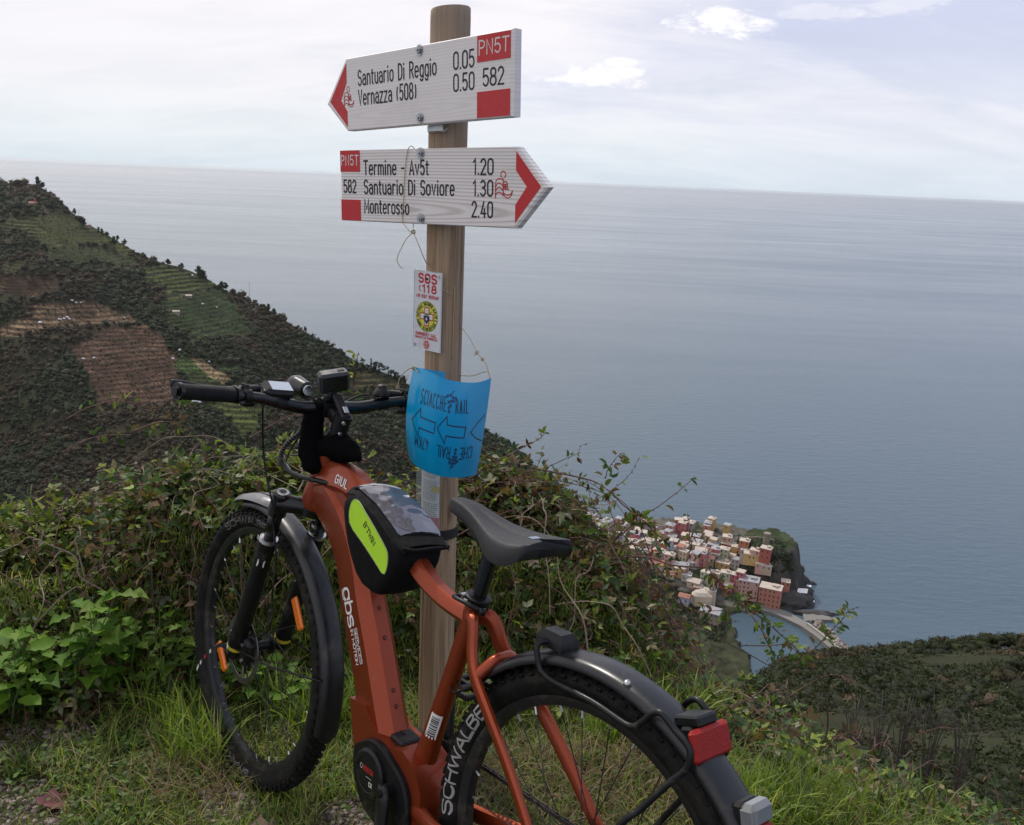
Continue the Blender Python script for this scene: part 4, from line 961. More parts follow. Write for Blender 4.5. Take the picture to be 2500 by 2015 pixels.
def board(name, th, zc, tilt, outline, mat, label, thick=.025, off=.085):
    n_ = np.array([-math.sin(th), -math.cos(th), 0]); e_ = np.array([math.cos(th), -math.sin(th), 0]); up = np.array([0, 0, 1.])
    ct, st_ = math.cos(tilt), math.sin(tilt); ex, ez = e_*ct+up*st_, up*ct-e_*st_
    o = bpy.data.objects.new(name, None)
    mtx = Matrix([[ex[0], -n_[0], ez[0], n_[0]*off], [ex[1], -n_[1], ez[1], n_[1]*off], [ex[2], -n_[2], ez[2], zc-gz], [0, 0, 0, 1]])
    fn = lambda x, y, h: (x, -h, y)
    bv = .003
    c_ = np.mean(outline, 0); ins = [tuple(c_+(np.array(p)-c_)*(1-bv/.12)) for p in outline]
    mb = MB(); mb.loft([[fn(x, y, 0) for x, y in ins], [fn(x, y, -bv) for x, y in outline], [fn(x, y, -thick+bv) for x, y in outline], [fn(x, y, -thick) for x, y in ins]])
    b_ = mb.build(name, mat, sp, label=label); b_.matrix_local = mtx
    return b_, fn
def panel(pts, fn, parent, name='red_panel', mat=None, h=.0008):
    mb = MB(); mb.prism(pts, fn, .0, h); return mb.build(name, mat or RED, parent)
LT = .0043
# upper board, pointing left
up_, fn = board('direction_board', math.radians(44), 1.6855, math.radians(2.4), [(-.384, -.015), (-.296, -.0865), (.298, -.0865), (.298, .0865), (-.296, .0865)][::1], BW1, 'smooth white board pointing left')
panel([(-.366, -.012), (-.292, -.0775), (-.292, -.040), (-.318, -.012), (-.292, .030), (-.292, .0745)], fn, up_)
panel([(.188, .030), (.289, .030), (.289, .0835), (.188, .0835)], fn, up_); panel([(.188, -.0835), (.289, -.0835), (.289, -.030), (.188, -.030)], fn, up_)
def put(text, x, y, size, par, fn_, mat=INK, t=LT, wx=1., sp_=.16, h0=.0004, nm='lettering'):
    return lettering(text, fn_, x, y, size, t, wx, sp_, h0=h0).build(nm, mat, par)
wd = lambda t_, s_, x0, x1, sp_=.16: (x1-x0)/s_  # helper for widths
def fit(text, x0, x1, y, size, par, fn_, mat=INK, t=LT, sp_=.17, h0=.0004):
    n_ = sum(GL[c][0] for c in text); gaps = sp_*(len(text)-1); wx = ((x1-x0)/size-gaps)/n_; return put(text, x0, y, size, par, fn_, mat, t, wx, sp_, h0)
fit('Santuario Di Reggio', -.243, .053, .0185, .0345, up_, fn); fit('Vernazza (508)', -.243, -.019, -.0275, .0345, up_, fn)
fit('0.05', .112, .178, .0235, .0345, up_, fn); fit('0.50', .112, .178, -.0225, .0345, up_, fn); fit('582', .206, .269, -.019, .034, up_, fn)
fit('PN5T', .194, .284, .0445, .028, up_, fn, WHP, .0033, .22, .0010)
logo(fn, -.305, -.012, .030, up_, REDL)
for y in (.0755, -.072): hexbolt(up_, fn, -.004, y)
# lower board, pointing right
lo_, fn2 = board('direction_board', math.radians(37), 1.4590, math.radians(1.6), [(-.286, -.0865), (.278, -.0865), (.362, .003), (.278, .0865), (-.286, .0865)], BW2, 'grained white board pointing right')
panel([(.276, -.0745), (.344, .003), (.276, .0765), (.276, .037), (.306, .003), (.276, -.036)], fn2, lo_)
panel([(-.2845, .034), (-.213, .034), (-.213, .0855), (-.2845, .0855)], fn2, lo_); panel([(-.2845, -.0855), (-.213, -.0855), (-.213, -.034), (-.2845, -.034)], fn2, lo_)
fit('PN5T', -.281, -.218, .0500, .0235, lo_, fn2, WHP, .0029, .22, .0010); fit('582', -.274, -.229, -.0165, .030, lo_, fn2)
fit('Termine - Av5t', -.199, .018, .0275, .0325, lo_, fn2); fit('Santuario Di Soviore', -.199, .098, -.0185, .0325, lo_, fn2); fit('Monterosso', -.199, -.046, -.0650, .0325, lo_, fn2)
fit('1.20', .156, .212, .0285, .0330, lo_, fn2); fit('1.30', .156, .212, -.0180, .0330, lo_, fn2); fit('2.40', .152, .212, -.0645, .0330, lo_, fn2)
logo(fn2, .2195, -.001, .0345, lo_, REDL)
for y in (.0765, -.0735): hexbolt(lo_, fn2, -.006, y)
for b_, fnx in ((up_, fn), (lo_, fn2)):
    for yy in (-.072, .072):
        mb = MB(); mb.tube([(-.006, .026, yy), (-.006, .040, yy)], .004, 8)
        a0 = 0
        mb.tube([(-.062, .030, yy)]+[(.062*math.cos(a_), .085-.0+.055*math.sin(a_)*-1, yy) for a_ in np.linspace(math.pi*.95, math.pi*.05, 12)]+[(.062, .030, yy)], .0035, 6, sq=(2.2, .6)); mb.build('clamp', STEEL, b_)
MB().add([(-.012, .027, -.1), (.045, .027, -.1), (.058, .030, -.093), (.058, .034, -.093), (.045, .031, -.103), (-.012, .031, -.103), (-.012, .027, -.0866), (.045, .027, -.0866), (.045, .031, -.0866), (-.012, .031, -.0866)],
         [(0, 1, 7, 6), (1, 2, 3, 4), (5, 9, 8, 4), (0, 5, 4, 1), (6, 7, 8, 9)]).build('bracket', STEEL, up_)
# emergency plate
PLATE = pmat('plate_white', (.62, .62, .64), .35, var=.06, dirt=(.40, .37, .33), dirt_amt=.2)
so_, fs = board('emergency_plate', math.radians(40), 1.1605, math.radians(-.2), [(-.0565, -.099), (.0395, -.099), (.0395, .098), (-.0565, .098)], PLATE, None, .0022, .0515)
SR = pmat('plate_red', (.45, .015, .03), .5, var=.05); YL = pmat('plate_yellow', (.62, .60, .06), .5, var=.05); GN = pmat('plate_green', (.03, .10, .05), .5); NV = pmat('plate_navy', (.015, .02, .09), .5)
xc = -.0085
def cfit(text, x0, x1, y, size, t, mat, sp_=.2): fit(text, x0, x1, y, size, so_, fs, mat, t, sp_, .0002)
cfit('SOS', -.0395, .0225, .069, .0205, .0052, SR, .34); cfit('118', -.0245, .0215, .0455, .0175, .0046, SR, .5); cfit('+39 0187 1859669', -.0485, .0315, .031, .0078, .0017, SR)
ribbon_mb = MB(); ribbon(ribbon_mb, [(-.0320, .0600), (-.0372, .0575), (-.0372, .0500), (-.0320, .0475)], .0026, fs, .0003); ribbon_mb.build('phone_symbol', SR, so_)
disc = lambda r, n=36: [(xc+r*math.cos(2*math.pi*i/n), -.0145+r*math.sin(2*math.pi*i/n)) for i in range(n)]
def flat_ring(r0, r1, h, mat, nm='emblem_ring'):
    a_, b_ = disc(r0), disc(r1); n = 36; MB().add([fs(*p, h) for p in a_]+[fs(*p, h) for p in b_], [(i, (i+1) % n, n+(i+1) % n, n+i) for i in range(n)]).build(nm, mat, so_)
panel(disc(.0385), fs, so_, 'emblem', YL, .0004); flat_ring(.0375, .0385, .0006, GN); flat_ring(.0262, .0272, .0006, GN)
ring_t = 'CORPO NAZIONALE SOCCORSO ALPINO E SPELEOLOGICO '
rm = MB()
for i, ch in enumerate(ring_t):
    a_ = math.radians(232-i*360/len(ring_t))
    for s_ in GL[ch][1]:
        P_ = [((q_[0]-.2)*.0068, (q_[1]-.5)*.0072) for q_ in s_]
        P_ = [(xc+(.0324+y_)*math.cos(a_)+x_*math.sin(a_), -.0145+(.0324+y_)*math.sin(a_)-x_*math.cos(a_)) for x_, y_ in P_]
        ribbon(rm, P_, .0016, fs, .0007)
rm.build('ring_lettering', INK, so_)
def cross(a_, b_): return [(xc+x, -.0145+y) for x, y in [(-a_, b_), (-a_, a_), (-b_, a_), (-b_, -a_), (-a_, -a_), (-a_, -b_), (a_, -b_), (a_, -a_), (b_, -a_), (b_, a_), (a_, a_), (a_, b_)]]
panel(cross(.0088, .0235), fs, so_, 'cross', SR, .0009); panel(cross(.0062, .0208), fs, so_, 'cross', WHP, .0012)
panel([(xc-.0105, -.0125), (xc+.0105, -.0125), (xc+.0105, -.021), (xc, -.034), (xc-.0105, -.021)], fs, so_, 'shield', NV, .0016)
panel([(xc-.019, .0005), (xc-.008, -.006), (xc+.006, -.006), (xc+.018, .0005), (xc+.010, -.0075), (xc+.004, -.012), (xc-.004, -.012), (xc-.010, -.0075)], fs, so_, 'eagle', pmat('plate_olive', (.16, .18, .06), .6), .0019)
panel([(xc+(.0045 if i % 2 == 0 else .0019)*math.sin(i*math.pi/5), -.0205+(.0045 if i % 2 == 0 else .0019)*math.cos(i*math.pi/5)) for i in range(10)], fs, so_, 'star', WHP, .0020)
cfit('EMERGENCY CALL', -.0475, .0265, -.0635, .0070, .0018, SR); cfit('CHIAMATE DI EMERGENZA', -.0505, .0305, -.0715, .0052, .0013, SR)
panel([(xc+.0105*math.cos(a_), -.0855+.0105*math.sin(a_)) for a_ in np.linspace(0, 2*math.pi, 21)[:-1]], fs, so_, 'number_disc', SR, .0004)
fit('121', xc-.0075, xc+.0075, -.0915, .012, so_, fs, WHP, .0017, .25, .0007)
for x, y in ((.0315, .0875), (-.0500, -.0895), (xc-.001, .0785)):
    MB().prism([(x+.0035*math.cos(a_), y+.0035*math.sin(a_)) for a_ in np.linspace(0, 2*math.pi, 11)[:-1]], fs, .0003, .002).build('screw', STEEL if x != xc-.001 else INK, so_)
# staple-like crack mark on the post and black strap
STRAP = pmat('black_strap', (.012, .012, .013), .55)
def postpt(az_, z, r): return (PX_+r*math.sin(az_), PY_-r*math.cos(az_), z)   # az 0 faces the viewer
zS = at(1090, 1308, 2.17)[2]
tag(MB().loft([[postpt(a_, zS+dz, PR*1.02+.0012+o_) for a_ in np.linspace(0, 2*math.pi, 33)[:-1]] for dz, o_ in ((-.0135, 0), (-.0135, .002), (.0135, .002), (.0135, 0))], cap=False, closed=True).build('strap', STRAP, smooth=False), 'black elastic strap wrapped around the post below the printed text sheet', 'strap')
# printed text sheet in a clear sleeve, tied to the post
PAPER = pmat('paper_white', (.80, .80, .84), .35, var=.05); PLAST = None
m, k = newmat('clear_sleeve')
b = k.n('ShaderNodeBsdfPrincipled', ins={'Base Color': (.9, .93, .93, 1), 'Roughness': .08, 'IOR': 1.45})
tr = k.n('ShaderNodeBsdfTransparent', ins={0: (.93, .95, .95, 1)}); mx = k.n('ShaderNodeMixShader', ins={0: .12, 1: tr.outputs[0], 2: b.outputs[0]})
SLEEVE = finish(m, k, mx.outputs[0])
z0s, z1s = at(1050, 1297, 2.16)[2], at(1050, 1120, 2.16)[2]
tn = empty('text_notice', 'printed text sheet in a clear plastic sleeve tied to the post', 'notice', (PX_, PY_, z0s))
def sheetfn(u, v, h):  # u metres round the post, v height
    a_ = -.52+u/PR
    if a_ < -1.05:  # the sleeve stands off the post at its left
        e_ = (-1.05-a_)*PR; x0_, y0_ = (PR+.002)*math.sin(-1.05), -(PR+.002)*math.cos(-1.05)
        return (x0_-e_*.88-h*.4, y0_+e_*.35-h, v)
    r_ = PR+.002+h; return (r_*math.sin(a_), -r_*math.cos(a_), v)
def sheetgrid(name, u0, u1, v0, v1, h, mat, par, nu=16, nv=2):
    mb = MB(); V_ = [sheetfn(u0+(u1-u0)*i/nu, v0+(v1-v0)*j/nv, h+hh) for hh in (0, .0004) for j in range(nv+1) for i in range(nu+1)]
    W2 = (nu+1); O_ = W2*(nv+1); F_ = []
    for j in range(nv):
        for i in range(nu):
            q_ = (j*W2+i, j*W2+i+1, (j+1)*W2+i+1, (j+1)*W2+i); F_ += [q_[::-1], tuple(O_+x for x in q_)]
    return mb.add(V_, F_).build(name, mat, par, smooth=True)
HH = z1s-z0s
sheetgrid('paper', -.030, .0265, 0, HH, 0, PAPER, tn)
sheetgrid('sleeve', -.046, .029, -.004, HH+.01, .0016, SLEEVE, tn)
random.seed(5)
lm = MB(); words = []
for j in range(28):
    y = HH-.012-j*.0056
    if y < .03: break
    if j in (9, 20): continue
    u = -.024
    while u < .021:
        L_ = random.uniform(.003, .008)
        if u+L_ > .023: break
        # tiny print: each word a short row of strokes
        x = u
        while x < u+L_:
            hh = random.choice((.0019, .0019, .0028)); ribbon(lm, [(x, y), (x, y+hh)], .0006, sheetfn, .0009); x += .0011
        u += L_+.0014
lm.build('print', pmat('print_ink', (.05, .06, .10), .7), tn)
for (u0, u1, v0, v1, mt, nm) in ((.007, .0262, HH*.52, HH*.60, pmat('print_yellow', (.62, .50, .05), .6), 'yellow_mark'), (.004, .0262, .001, HH*.17, pmat('print_red', (.55, .06, .12), .6), 'red_mark'), (-.030, .004, .001, HH*.06, pmat('print_dark', (.09, .10, .11), .6), 'dark_mark'),
                                 (-.030, .0262, HH*.90, HH*.999, pmat('print_lightblue', (.30, .52, .66), .6), 'blue_mark')):
    sheetgrid(nm, u0, u1, v0, v1, .0006, mt, tn)
# ---------------------------------------------------------------- blue race poster
# control grid (photograph pixel x, y, distance) of the laminated sheet, rows from top to bottom
Z3 = lambda x, y: (950+x/3.617, 860+y/3.617)
cols = [0, .14, .30, .46, .62, .78, .92, 1.]
Dist = [1.995, 1.955, 1.930, 1.925, 1.935, 1.965, 2.02, 2.075]
top = [(215, 130), (300, 150), (385, 185), (470, 228), (560, 252), (680, 268), (800, 264), (902, 228)]
mid = [(150, 560), (225, 590), (320, 625), (420, 655), (540, 685), (670, 690), (770, 672), (848, 640)]
bot = [(172, 915), (215, 985), (300, 1040), (395, 1080), (490, 1103), (600, 1110), (700, 1100), (772, 1082)]
rowsP = []
for tt, R_ in ((0, top), (.5, mid), (1, bot)): rowsP.append([at(*Z3(*p), D-.018*math.sin(math.pi*tt)+.0*tt) for p, D in zip(R_, Dist)])
rowsP = np.array(rowsP)
# left edge of the bottom row curls: shorten handled by the curve itself
from bisect import bisect
def poster_pt(u, v, h=0.):
    "u 0..1 left to right, v 0..1 bottom to top"
    w_ = 1-v; q0 = (1-w_)*(1-2*w_); q1 = 4*w_*(1-w_); q2 = w_*(2*w_-1)
    G_ = rowsP[0]*q0+rowsP[1]*q1+rowsP[2]*q2
    i = min(max(bisect(cols, u)-1, 0), len(cols)-2); t_ = (u-cols[i])/(cols[i+1]-cols[i])
    p0 = G_[max(i-1, 0)]; p1 = G_[i]; p2 = G_[i+1]; p3 = G_[min(i+2, len(cols)-1)]
    return .5*((2*p1)+(-p0+p2)*t_+(2*p0-5*p1+4*p2-p3)*t_**2+(-p0+3*p1-3*p2+p3)*t_**3)
def poster(u, v, h):
    p = poster_pt(u, v); du = poster_pt(min(u+.01, 1), v)-poster_pt(max(u-.01, 0), v); dv = poster_pt(u, min(v+.02, 1))-poster_pt(u, max(v-.02, 0))
    n_ = np.cross(du, dv); n_ /= np.linalg.norm(n_)+1e-12
    return p+n_*h
PW, PH = .29, .222       # paper size in metres: the lettering below is laid out in metres
pfn = lambda x, y, h: poster(x/PW, y/PH, h)
BLUE = pmat('poster_blue', (.001, .29, .56), .22, var=.05, scale=15, spec=.35, coat=.12, rvar=.03); BLB = pmat('poster_back', (.35, .52, .62), .3)
po = empty('race_poster', 'curved laminated bright blue race poster with black arrows tied round the post', 'poster', rowsP[1][3])
po_loc = np.array(po.location)
nu, nv = 44, 14
def sheet(fn_, mat_, name, par, org, nu=44, nv=14, th=.0007, u0=0, u1=PW, v0=0, v1=PH):
    V_ = [np.array(fn_(u0+(u1-u0)*i/nu, v0+(v1-v0)*j/nv, hh))-org for hh in (-th, 0) for j in range(nv+1) for i in range(nu+1)]; W2 = nu+1; O_ = W2*(nv+1); F_ = []
    for j in range(nv):
        for i in range(nu):
            q_ = (j*W2+i, j*W2+i+1, (j+1)*W2+i+1, (j+1)*W2+i); F_ += [q_[::-1], tuple(O_+x for x in q_)]
    for i in range(nu): F_ += [(i, i+1, O_+i+1, O_+i), (nv*W2+i+1, nv*W2+i, O_+nv*W2+i, O_+nv*W2+i+1)]
    for j in range(nv): F_ += [((j+1)*W2, j*W2, O_+j*W2, O_+(j+1)*W2), (j*W2+nu, (j+1)*W2+nu, O_+(j+1)*W2+nu, O_+j*W2+nu)]
    return MB().add(V_, F_).build(name, mat_, par, smooth=True, angle=50)
sheet(pfn, BLUE, 'sheet', po, po_loc)
lfn = lambda x, y, h: np.array(pfn(x, y, h))-po_loc
INKB = pmat('poster_ink', (.010, .012, .05), .4); GRP = pmat('poster_grape', (.012, .05, .15), .4)
def plett(text, x0, x1, y, size, t, flip=False, sp_=.2, slope=0.):
    n_ = sum(GL[c][0] for c in text); wx = ((x1-x0)/size-sp_*(len(text)-1))/n_
    f2 = (lambda x, y_, h: lfn(x, y_+slope*(x-x0), h)) if not flip else (lambda x, y_, h: lfn(x1+x0-x, 2*y-y_+slope*(x-x0), h))
    lettering(text, f2, x0, y, size, t, wx, sp_, h0=.0003, maxseg=.006).build('lettering', INKB, po)
def ptdot(x, y, r, fn_, mat, nm='grape'):
    MB().add([fn_(x+r*math.cos(a_), y+r*math.sin(a_), .0006) for a_ in np.linspace(0, 2*math.pi, 11)[:-1]], [tuple(range(10))]).build(nm, mat, po)
# the photograph shows the lettering large: positions measured along the sheet
plett('SCIACCHE', .056, .160, .150, .032, .0027); plett('RAIL', .193, .231, .150, .030, .0027)
for gx_, gy_ in ((.164, .186), (.174, .188), (.183, .184), (.192, .183), (.168, .172), (.177, .175), (.185, .176), (.176, .165), (.170, .160), (.171, .151)): ptdot(gx_, gy_, .0040, lfn, GRP)
lm = MB(); ribbon(lm, [(.179, .190), (.182, .196), (.187, .199)], .0016, lfn, .0005); lm.build('stalk', INKB, po)
def arrow(x, y, L_, w_, mb):
    P_ = [(x, y), (x+.33*L_, y+w_*.5), (x+.36*L_, y+w_*.2), (x+L_, y+w_*.16), (x+L_*.97, y-w_*.24), (x+.34*L_, y-w_*.2), (x+.31*L_, y-w_*.52), (x, y)]
    ribbon(mb, P_, .0027, lfn, .0003, .008)
for x, L_ in ((.030, .098), (.136, .092)):
    mb = MB(); arrow(x, .108, L_, .062, mb); mb.build('arrow', INKB, po)
mb = MB(); ribbon(mb, [(.284, .136), (.246, .104), (.284, .076)], .0027, lfn, .0003, .008); mb.build('arrow', INKB, po)
plett('47KM', .050, .106, .076, .026, .0026, True); plett('RAIL', .140, .186, .070, .026, .0026, True); plett('CHE', .218, .262, .070, .026, .0026, True)
for gx_, gy_ in ((.203, .066), (.203, .058), (.199, .049), (.208, .049), (.190, .042), (.199, .042), (.207, .042), (.188, .035), (.197, .034), (.206, .034), (.214, .038), (.199, .027)): ptdot(gx_, gy_, .0040, lfn, GRP)
lm = MB(); ribbon(lm, [(.197, .026), (.193, .020)], .0016, lfn, .0005); lm.build('stalk', INKB, po)
# second sheet behind, its corner showing at the top left
c_ = at(*Z3(420, 190), 2.06)
bk = empty('race_poster', 'second blue poster sheet showing only its top edge behind the curved one', 'poster', c_)
q4 = [at(*Z3(222, 132), 2.00)-c_, at(*Z3(497, 178), 2.10)-c_, at(*Z3(495, 420), 2.10)-c_, at(*Z3(215, 420), 2.00)-c_]
nrm = np.cross(q4[1]-q4[0], q4[3]-q4[0]); nrm /= np.linalg.norm(nrm)
MB().add([p for p in q4]+[p+nrm*.0008 for p in q4], [(0, 1, 2, 3), (7, 6, 5, 4), (0, 4, 5, 1), (1, 5, 6, 2), (2, 6, 7, 3), (3, 7, 4, 0)]).build('sheet', pmat('poster_blue_pale', (.01, .30, .55), .25, var=.05, coat=.1), bk)
# strings
STR = pmat('hemp_string', (.42, .34, .20), .8, var=.3, scale=400)
def string(name, pts, label, r=.0010, cat='string', spl=True):
    P_ = cr_spline(pts, 6) if spl else np.array(pts); o = tag(MB().tube(P_-P_[0], r, 6).build(name, STR, smooth=True), label, cat); o.location = tuple(P_[0]); return o
Z2 = lambda x, y: (950+x/4.822, 540+y/4.822)
Z1z = lambda x, y: (780+x/2.894, y/2.894)
def knot(p, r, parent):
    th_ = np.linspace(0, 4*math.pi, 26); P_ = np.stack([r*np.cos(th_)*(1+.3*np.sin(th_*1.5)), r*.6*np.sin(th_*1.3), r*1.1*np.sin(th_)], -1)
    o = MB().tube(P_, .0011, 6).build('knot', STR, parent, smooth=True); o.location = tuple(p-np.array(parent.location)); return o
# string looped over the lower board
bn2 = lambda px_, py_, off=.0035: (np.array([0, 0, 0.])+onb(px_, py_, off))
def onb(px_, py_, off):
    n_ = np.array([-math.sin(math.radians(37)), -math.cos(math.radians(37)), 0]); Q_ = np.array([PX_, PY_, 1.459])+n_*(.085+off); d = ray(px_, py_); return EYE+d*(((Q_-EYE)@n_)/(d@n_))
L1 = [onb(*Z1z(672, 1058), -.012), onb(*Z1z(662, 1040), -.004), onb(*Z1z(640, 1036), .003), onb(*Z1z(620, 1080), .003), onb(*Z1z(603, 1220), .0025), onb(*Z1z(594, 1400), .0025), onb(*Z1z(585, 1555), .003), onb(*Z1z(600, 1590), .004), onb(*Z1z(640, 1640), .003)]
s1 = string('board_string', L1, 'thin hemp string looped over the lower arrow board')
kp_ = onb(*Z1z(663, 1640), .002); knot(kp_, .0042, s1)
string('string_tail', [kp_, onb(*Z1z(662, 1600), -.01), onb(*Z1z(664, 1565), -.026)], 'short string end going up from the knot behind the lower board')
string('string_tail', [kp_, at(*Z2(200, 215), 2.12), at(*Z2(150, 310), 2.12), at(*Z2(105, 400), 2.12), at(*Z2(95, 470), 2.12), at(*Z2(130, 535), 2.12), at(*Z2(165, 557), 2.12)], 'loose curled string end hanging left of the post')
string('post_string', [kp_, at(*Z2(350, 290), 2.14), at(*Z2(430, 480), 2.17), postpt(-.95, at(1040, 650, 2.17)[2], PR+.0015), postpt(-.2, at(1080, 700, 2.17)[2], PR+.0015), postpt(.45, at(1117, 720, 2.17)[2], PR+.0015)], 'string running down from the knot to the left side of the post')
string('crack_string', [postpt(.62, at(1117, 700, 2.17)[2], PR+.0012), postpt(.60, at(1117, 760, 2.17)[2], PR+.0012), postpt(.585, at(1116, 880, 2.17)[2], PR+.0012)], 'straight pale string lying down the right side of the post', .0009)
R1 = [postpt(1.2, at(1127, 802, 2.2)[2], PR+.0015), at(*Z2(860, 1262), 2.19), at(*Z2(960, 1400), 2.16), at(*Z2(1030, 1540), 2.13)]
s2 = string('poster_string', R1, 'string slanting from the right side of the post down to the poster corner')
k1 = at(*Z2(1035, 1550), 2.13); knot(k1, .0035, s2); k2 = at(*Z2(1100, 1630), 2.11); knot(k2, .0030, s2)
cor = at(*Z3(888, 215), 2.075)
string('poster_string', [k1, k2, at(*Z2(1140, 1680), 2.10), cor, cor+np.array([.002, .01, -.012])], 'doubled string tied to the top right corner of the blue poster', .0012)
string('poster_string', [k1+np.array([.0, 0, -.001]), at(*Z2(1015, 1565), 2.13), at(*Z2(1000, 1592), 2.13)], 'frayed little string end beside the upper knot')
string('poster_string', [cor, at(*Z3(860, 172), 2.09), at(*Z3(740, 208), 2.14), at(*Z3(638, 208), 2.19), postpt(1.3, at(*Z3(638, 208), 2.2)[2], PR+.001)], 'string running level from the poster corner back to the post')
LW = [at(*Z3(255, 175), 1.96), at(*Z3(215, 140), 1.985), at(*Z3(150, 165), 2.01), at(*Z3(95, 230), 2.02), at(*Z3(75, 310), 2.03)]
s3 = string('poster_string', LW, 'string from the poster to the brake lever at its top left corner', .0012); knot(LW[1], .003, s3); knot(LW[4], .003, s3)
# ================================================================ bicycle
# local axes: x forward along the bicycle, y to its left, z up; origin at the rear tyre's contact point
BM = Matrix([[-.66897918, -.74081856, .06045423, .12809171], [.73939848, -.65497731, .15586726, 1.14689012], [-.07587321, .14897172, .98592631, .0], [0, 0, 0, 1]])
BMn = np.array(BM)
b2w = lambda p: BMn[:3, :3]@np.asarray(p, float)+BMn[:3, 3]
BK = empty('bicycle', 'copper-orange electric mountain bike leaning against the signpost', 'bicycle', mat=BM)
def paintmat():
    m, k = newmat('copper_paint'); tcn = k.n('ShaderNodeTexCoord').outputs['Object']
    fl = k.noise(tcn, 900, 2, .5)
    c = k.mix(k.ramp(fl, [(.35, 0), (.7, 1)]), (.205, .029, .007), (.315, .049, .011))
    du = k.noise(tcn, 22, 7, .75); c = k.mix(k.ramp(du, [(.62, 0.), (.82, .45)]), c, (.20, .13, .085))
    b = k.n('ShaderNodeBsdfPrincipled', ins={'Base Color': c, 'Metallic': .6, 'Roughness': .40, 'Coat Weight': .25, 'Coat Roughness': .10})
    return finish(m, k, b.outputs[0])
CP = paintmat()
BLK = pmat('satin_black', (.006, .006, .0065), .42, spec=.3, dirt=(.07, .06, .048), dirt_amt=.15); BLKG = pmat('gloss_black', (.005, .005, .006), .25, coat=.15, spec=.4)
FEN = pmat('mudguard_black', (.009, .009, .011), .34, spec=.45, var=.25, scale=12, dirt=(.085, .072, .055), dirt_amt=.12, rvar=.10)
RUB = pmat('rubber', (.006, .006, .006), .7, spec=.2, var=.3, scale=25, dirt=(.030, .025, .019), dirt_amt=.45, bump=.3, bscale=160)
GRIP = pmat('grip_rubber', (.008, .008, .0085), .65, spec=.25, bump=.8, bscale=700); ALU = pmat('rim_black', (.018, .018, .02), .38, .3, dirt=(.09, .08, .065), dirt_amt=.25)
SIL = pmat('silver_part', (.50, .50, .50), .3, .9); SPK = pmat('spoke_black', (.035, .035, .035), .35, .6); CLOTH = pmat('black_cloth', (.003, .003, .0035), 1.0, spec=.05, var=.3, bump=.6, bscale=500)
WHT = pmat('decal_white', (.72, .70, .68), .4); SAD = pmat('saddle_vinyl', (.017, .017, .019), .58, spec=.35, var=.12, scale=90, bump=.25, bscale=900)
ORG = pmat('reflector_orange', (.70, .15, .008), .25, coat=.5, emit=None); REDR = pmat('reflector_red', (.28, .009, .005), .38, var=.25, scale=500, spec=.3, bump=1.0, bscale=420)
TG = pmat('decal_grey', (.30, .29, .28), .6)
R_W = .366; XF = 1.180; REAR = np.array([0, 0, R_W]); FRONT = np.array([XF, 0, R_W])
HA = math.radians(67.5); SU = np.array([-math.cos(HA), 0, math.sin(HA)]); SF = np.array([math.sin(HA), 0, math.cos(HA)]); SA0 = FRONT-SF*.045
def chaikin(P, n=2, closed=False):
    P = np.asarray(P, float)
    for _ in range(n):
        Q = []
        if not closed: Q.append(P[0])
        for i in range(len(P) if closed else len(P)-1):
            a_, b_ = P[i], P[(i+1) % len(P)]; Q += [a_*.75+b_*.25, a_*.25+b_*.75]
        if not closed: Q.append(P[-1])
        P = np.array(Q)
    return P
def side(pts, y=0.): return [np.array([p[0], y, p[1]]) if len(p) == 2 else np.array(p) for p in pts]
def shaft(mb, path, sec, widths=None):
    "loft a section (list of (lateral y, height h)) along a path in bicycle space; h is measured to the path's upper/rear side"
    P_ = np.asarray(path, float); t_ = np.gradient(P_, axis=0); t_ /= np.linalg.norm(t_, axis=1)[:, None]; rings = []
    for i in range(len(P_)):
        yax = np.array([0, 1., 0]); yax = yax-t_[i]*(yax@t_[i]); yax /= np.linalg.norm(yax); n_ = np.cross(t_[i], yax); n_ = n_ if n_[2] > 0 or (abs(n_[2]) < .3 and n_[0] < 0) else -n_
        s_ = sec if widths is None else [(a_*widths[i][0], b_*widths[i][1]) for a_, b_ in sec]
        rings.append([P_[i]+yax*a_+n_*b_ for a_, b_ in s_])
    mb.loft(rings)
# ---- frame
fr = MB()
DTP = np.array(side([(.930, .815), (.840, .765), (.783, .703), (.745, .618), (.694, .522), (.643, .418), (.597, .334), (.560, .29)]))
DTP = cr_spline(DTP, 4)
# section: lower face at h = 0 .. top at .093
DS = [(-.027, -.013), (.027, -.013), (.037, .022), (.0385, .070), (.016, .094), (-.016, .094), (-.0385, .070), (-.037, .030)]
dw = [(np.interp(i/(len(DTP)-1), [0, .12, .3, .8, 1], [.80, .95, 1, 1, 1.0]), np.interp(i/(len(DTP)-1), [0, .1, .3, .8, 1], [1.0, 1.0, 1, 1, 1.])) for i in range(len(DTP))]
shaft(fr, DTP-np.array([0, 0, 0]), DS, dw)
# elbow under the charge port, running back to the seat tube foot
fr.prism([(.604, .445), (.556, .404), (.506, .396), (.462, .408), (.420, .392), (.392, .350), (.386, .262), (.60, .262), (.63, .33), (.665, .44)], lambda x, z, h: (x, h, z), -.0445, .0445)
# head tube
hb, htp = SA0+SU*.485, SA0+SU*.635
fr.tube([hb, hb+SU*.02, hb+SU*.06, htp-SU*.03, htp], [.034, .036, .034, .032, .033], 24)
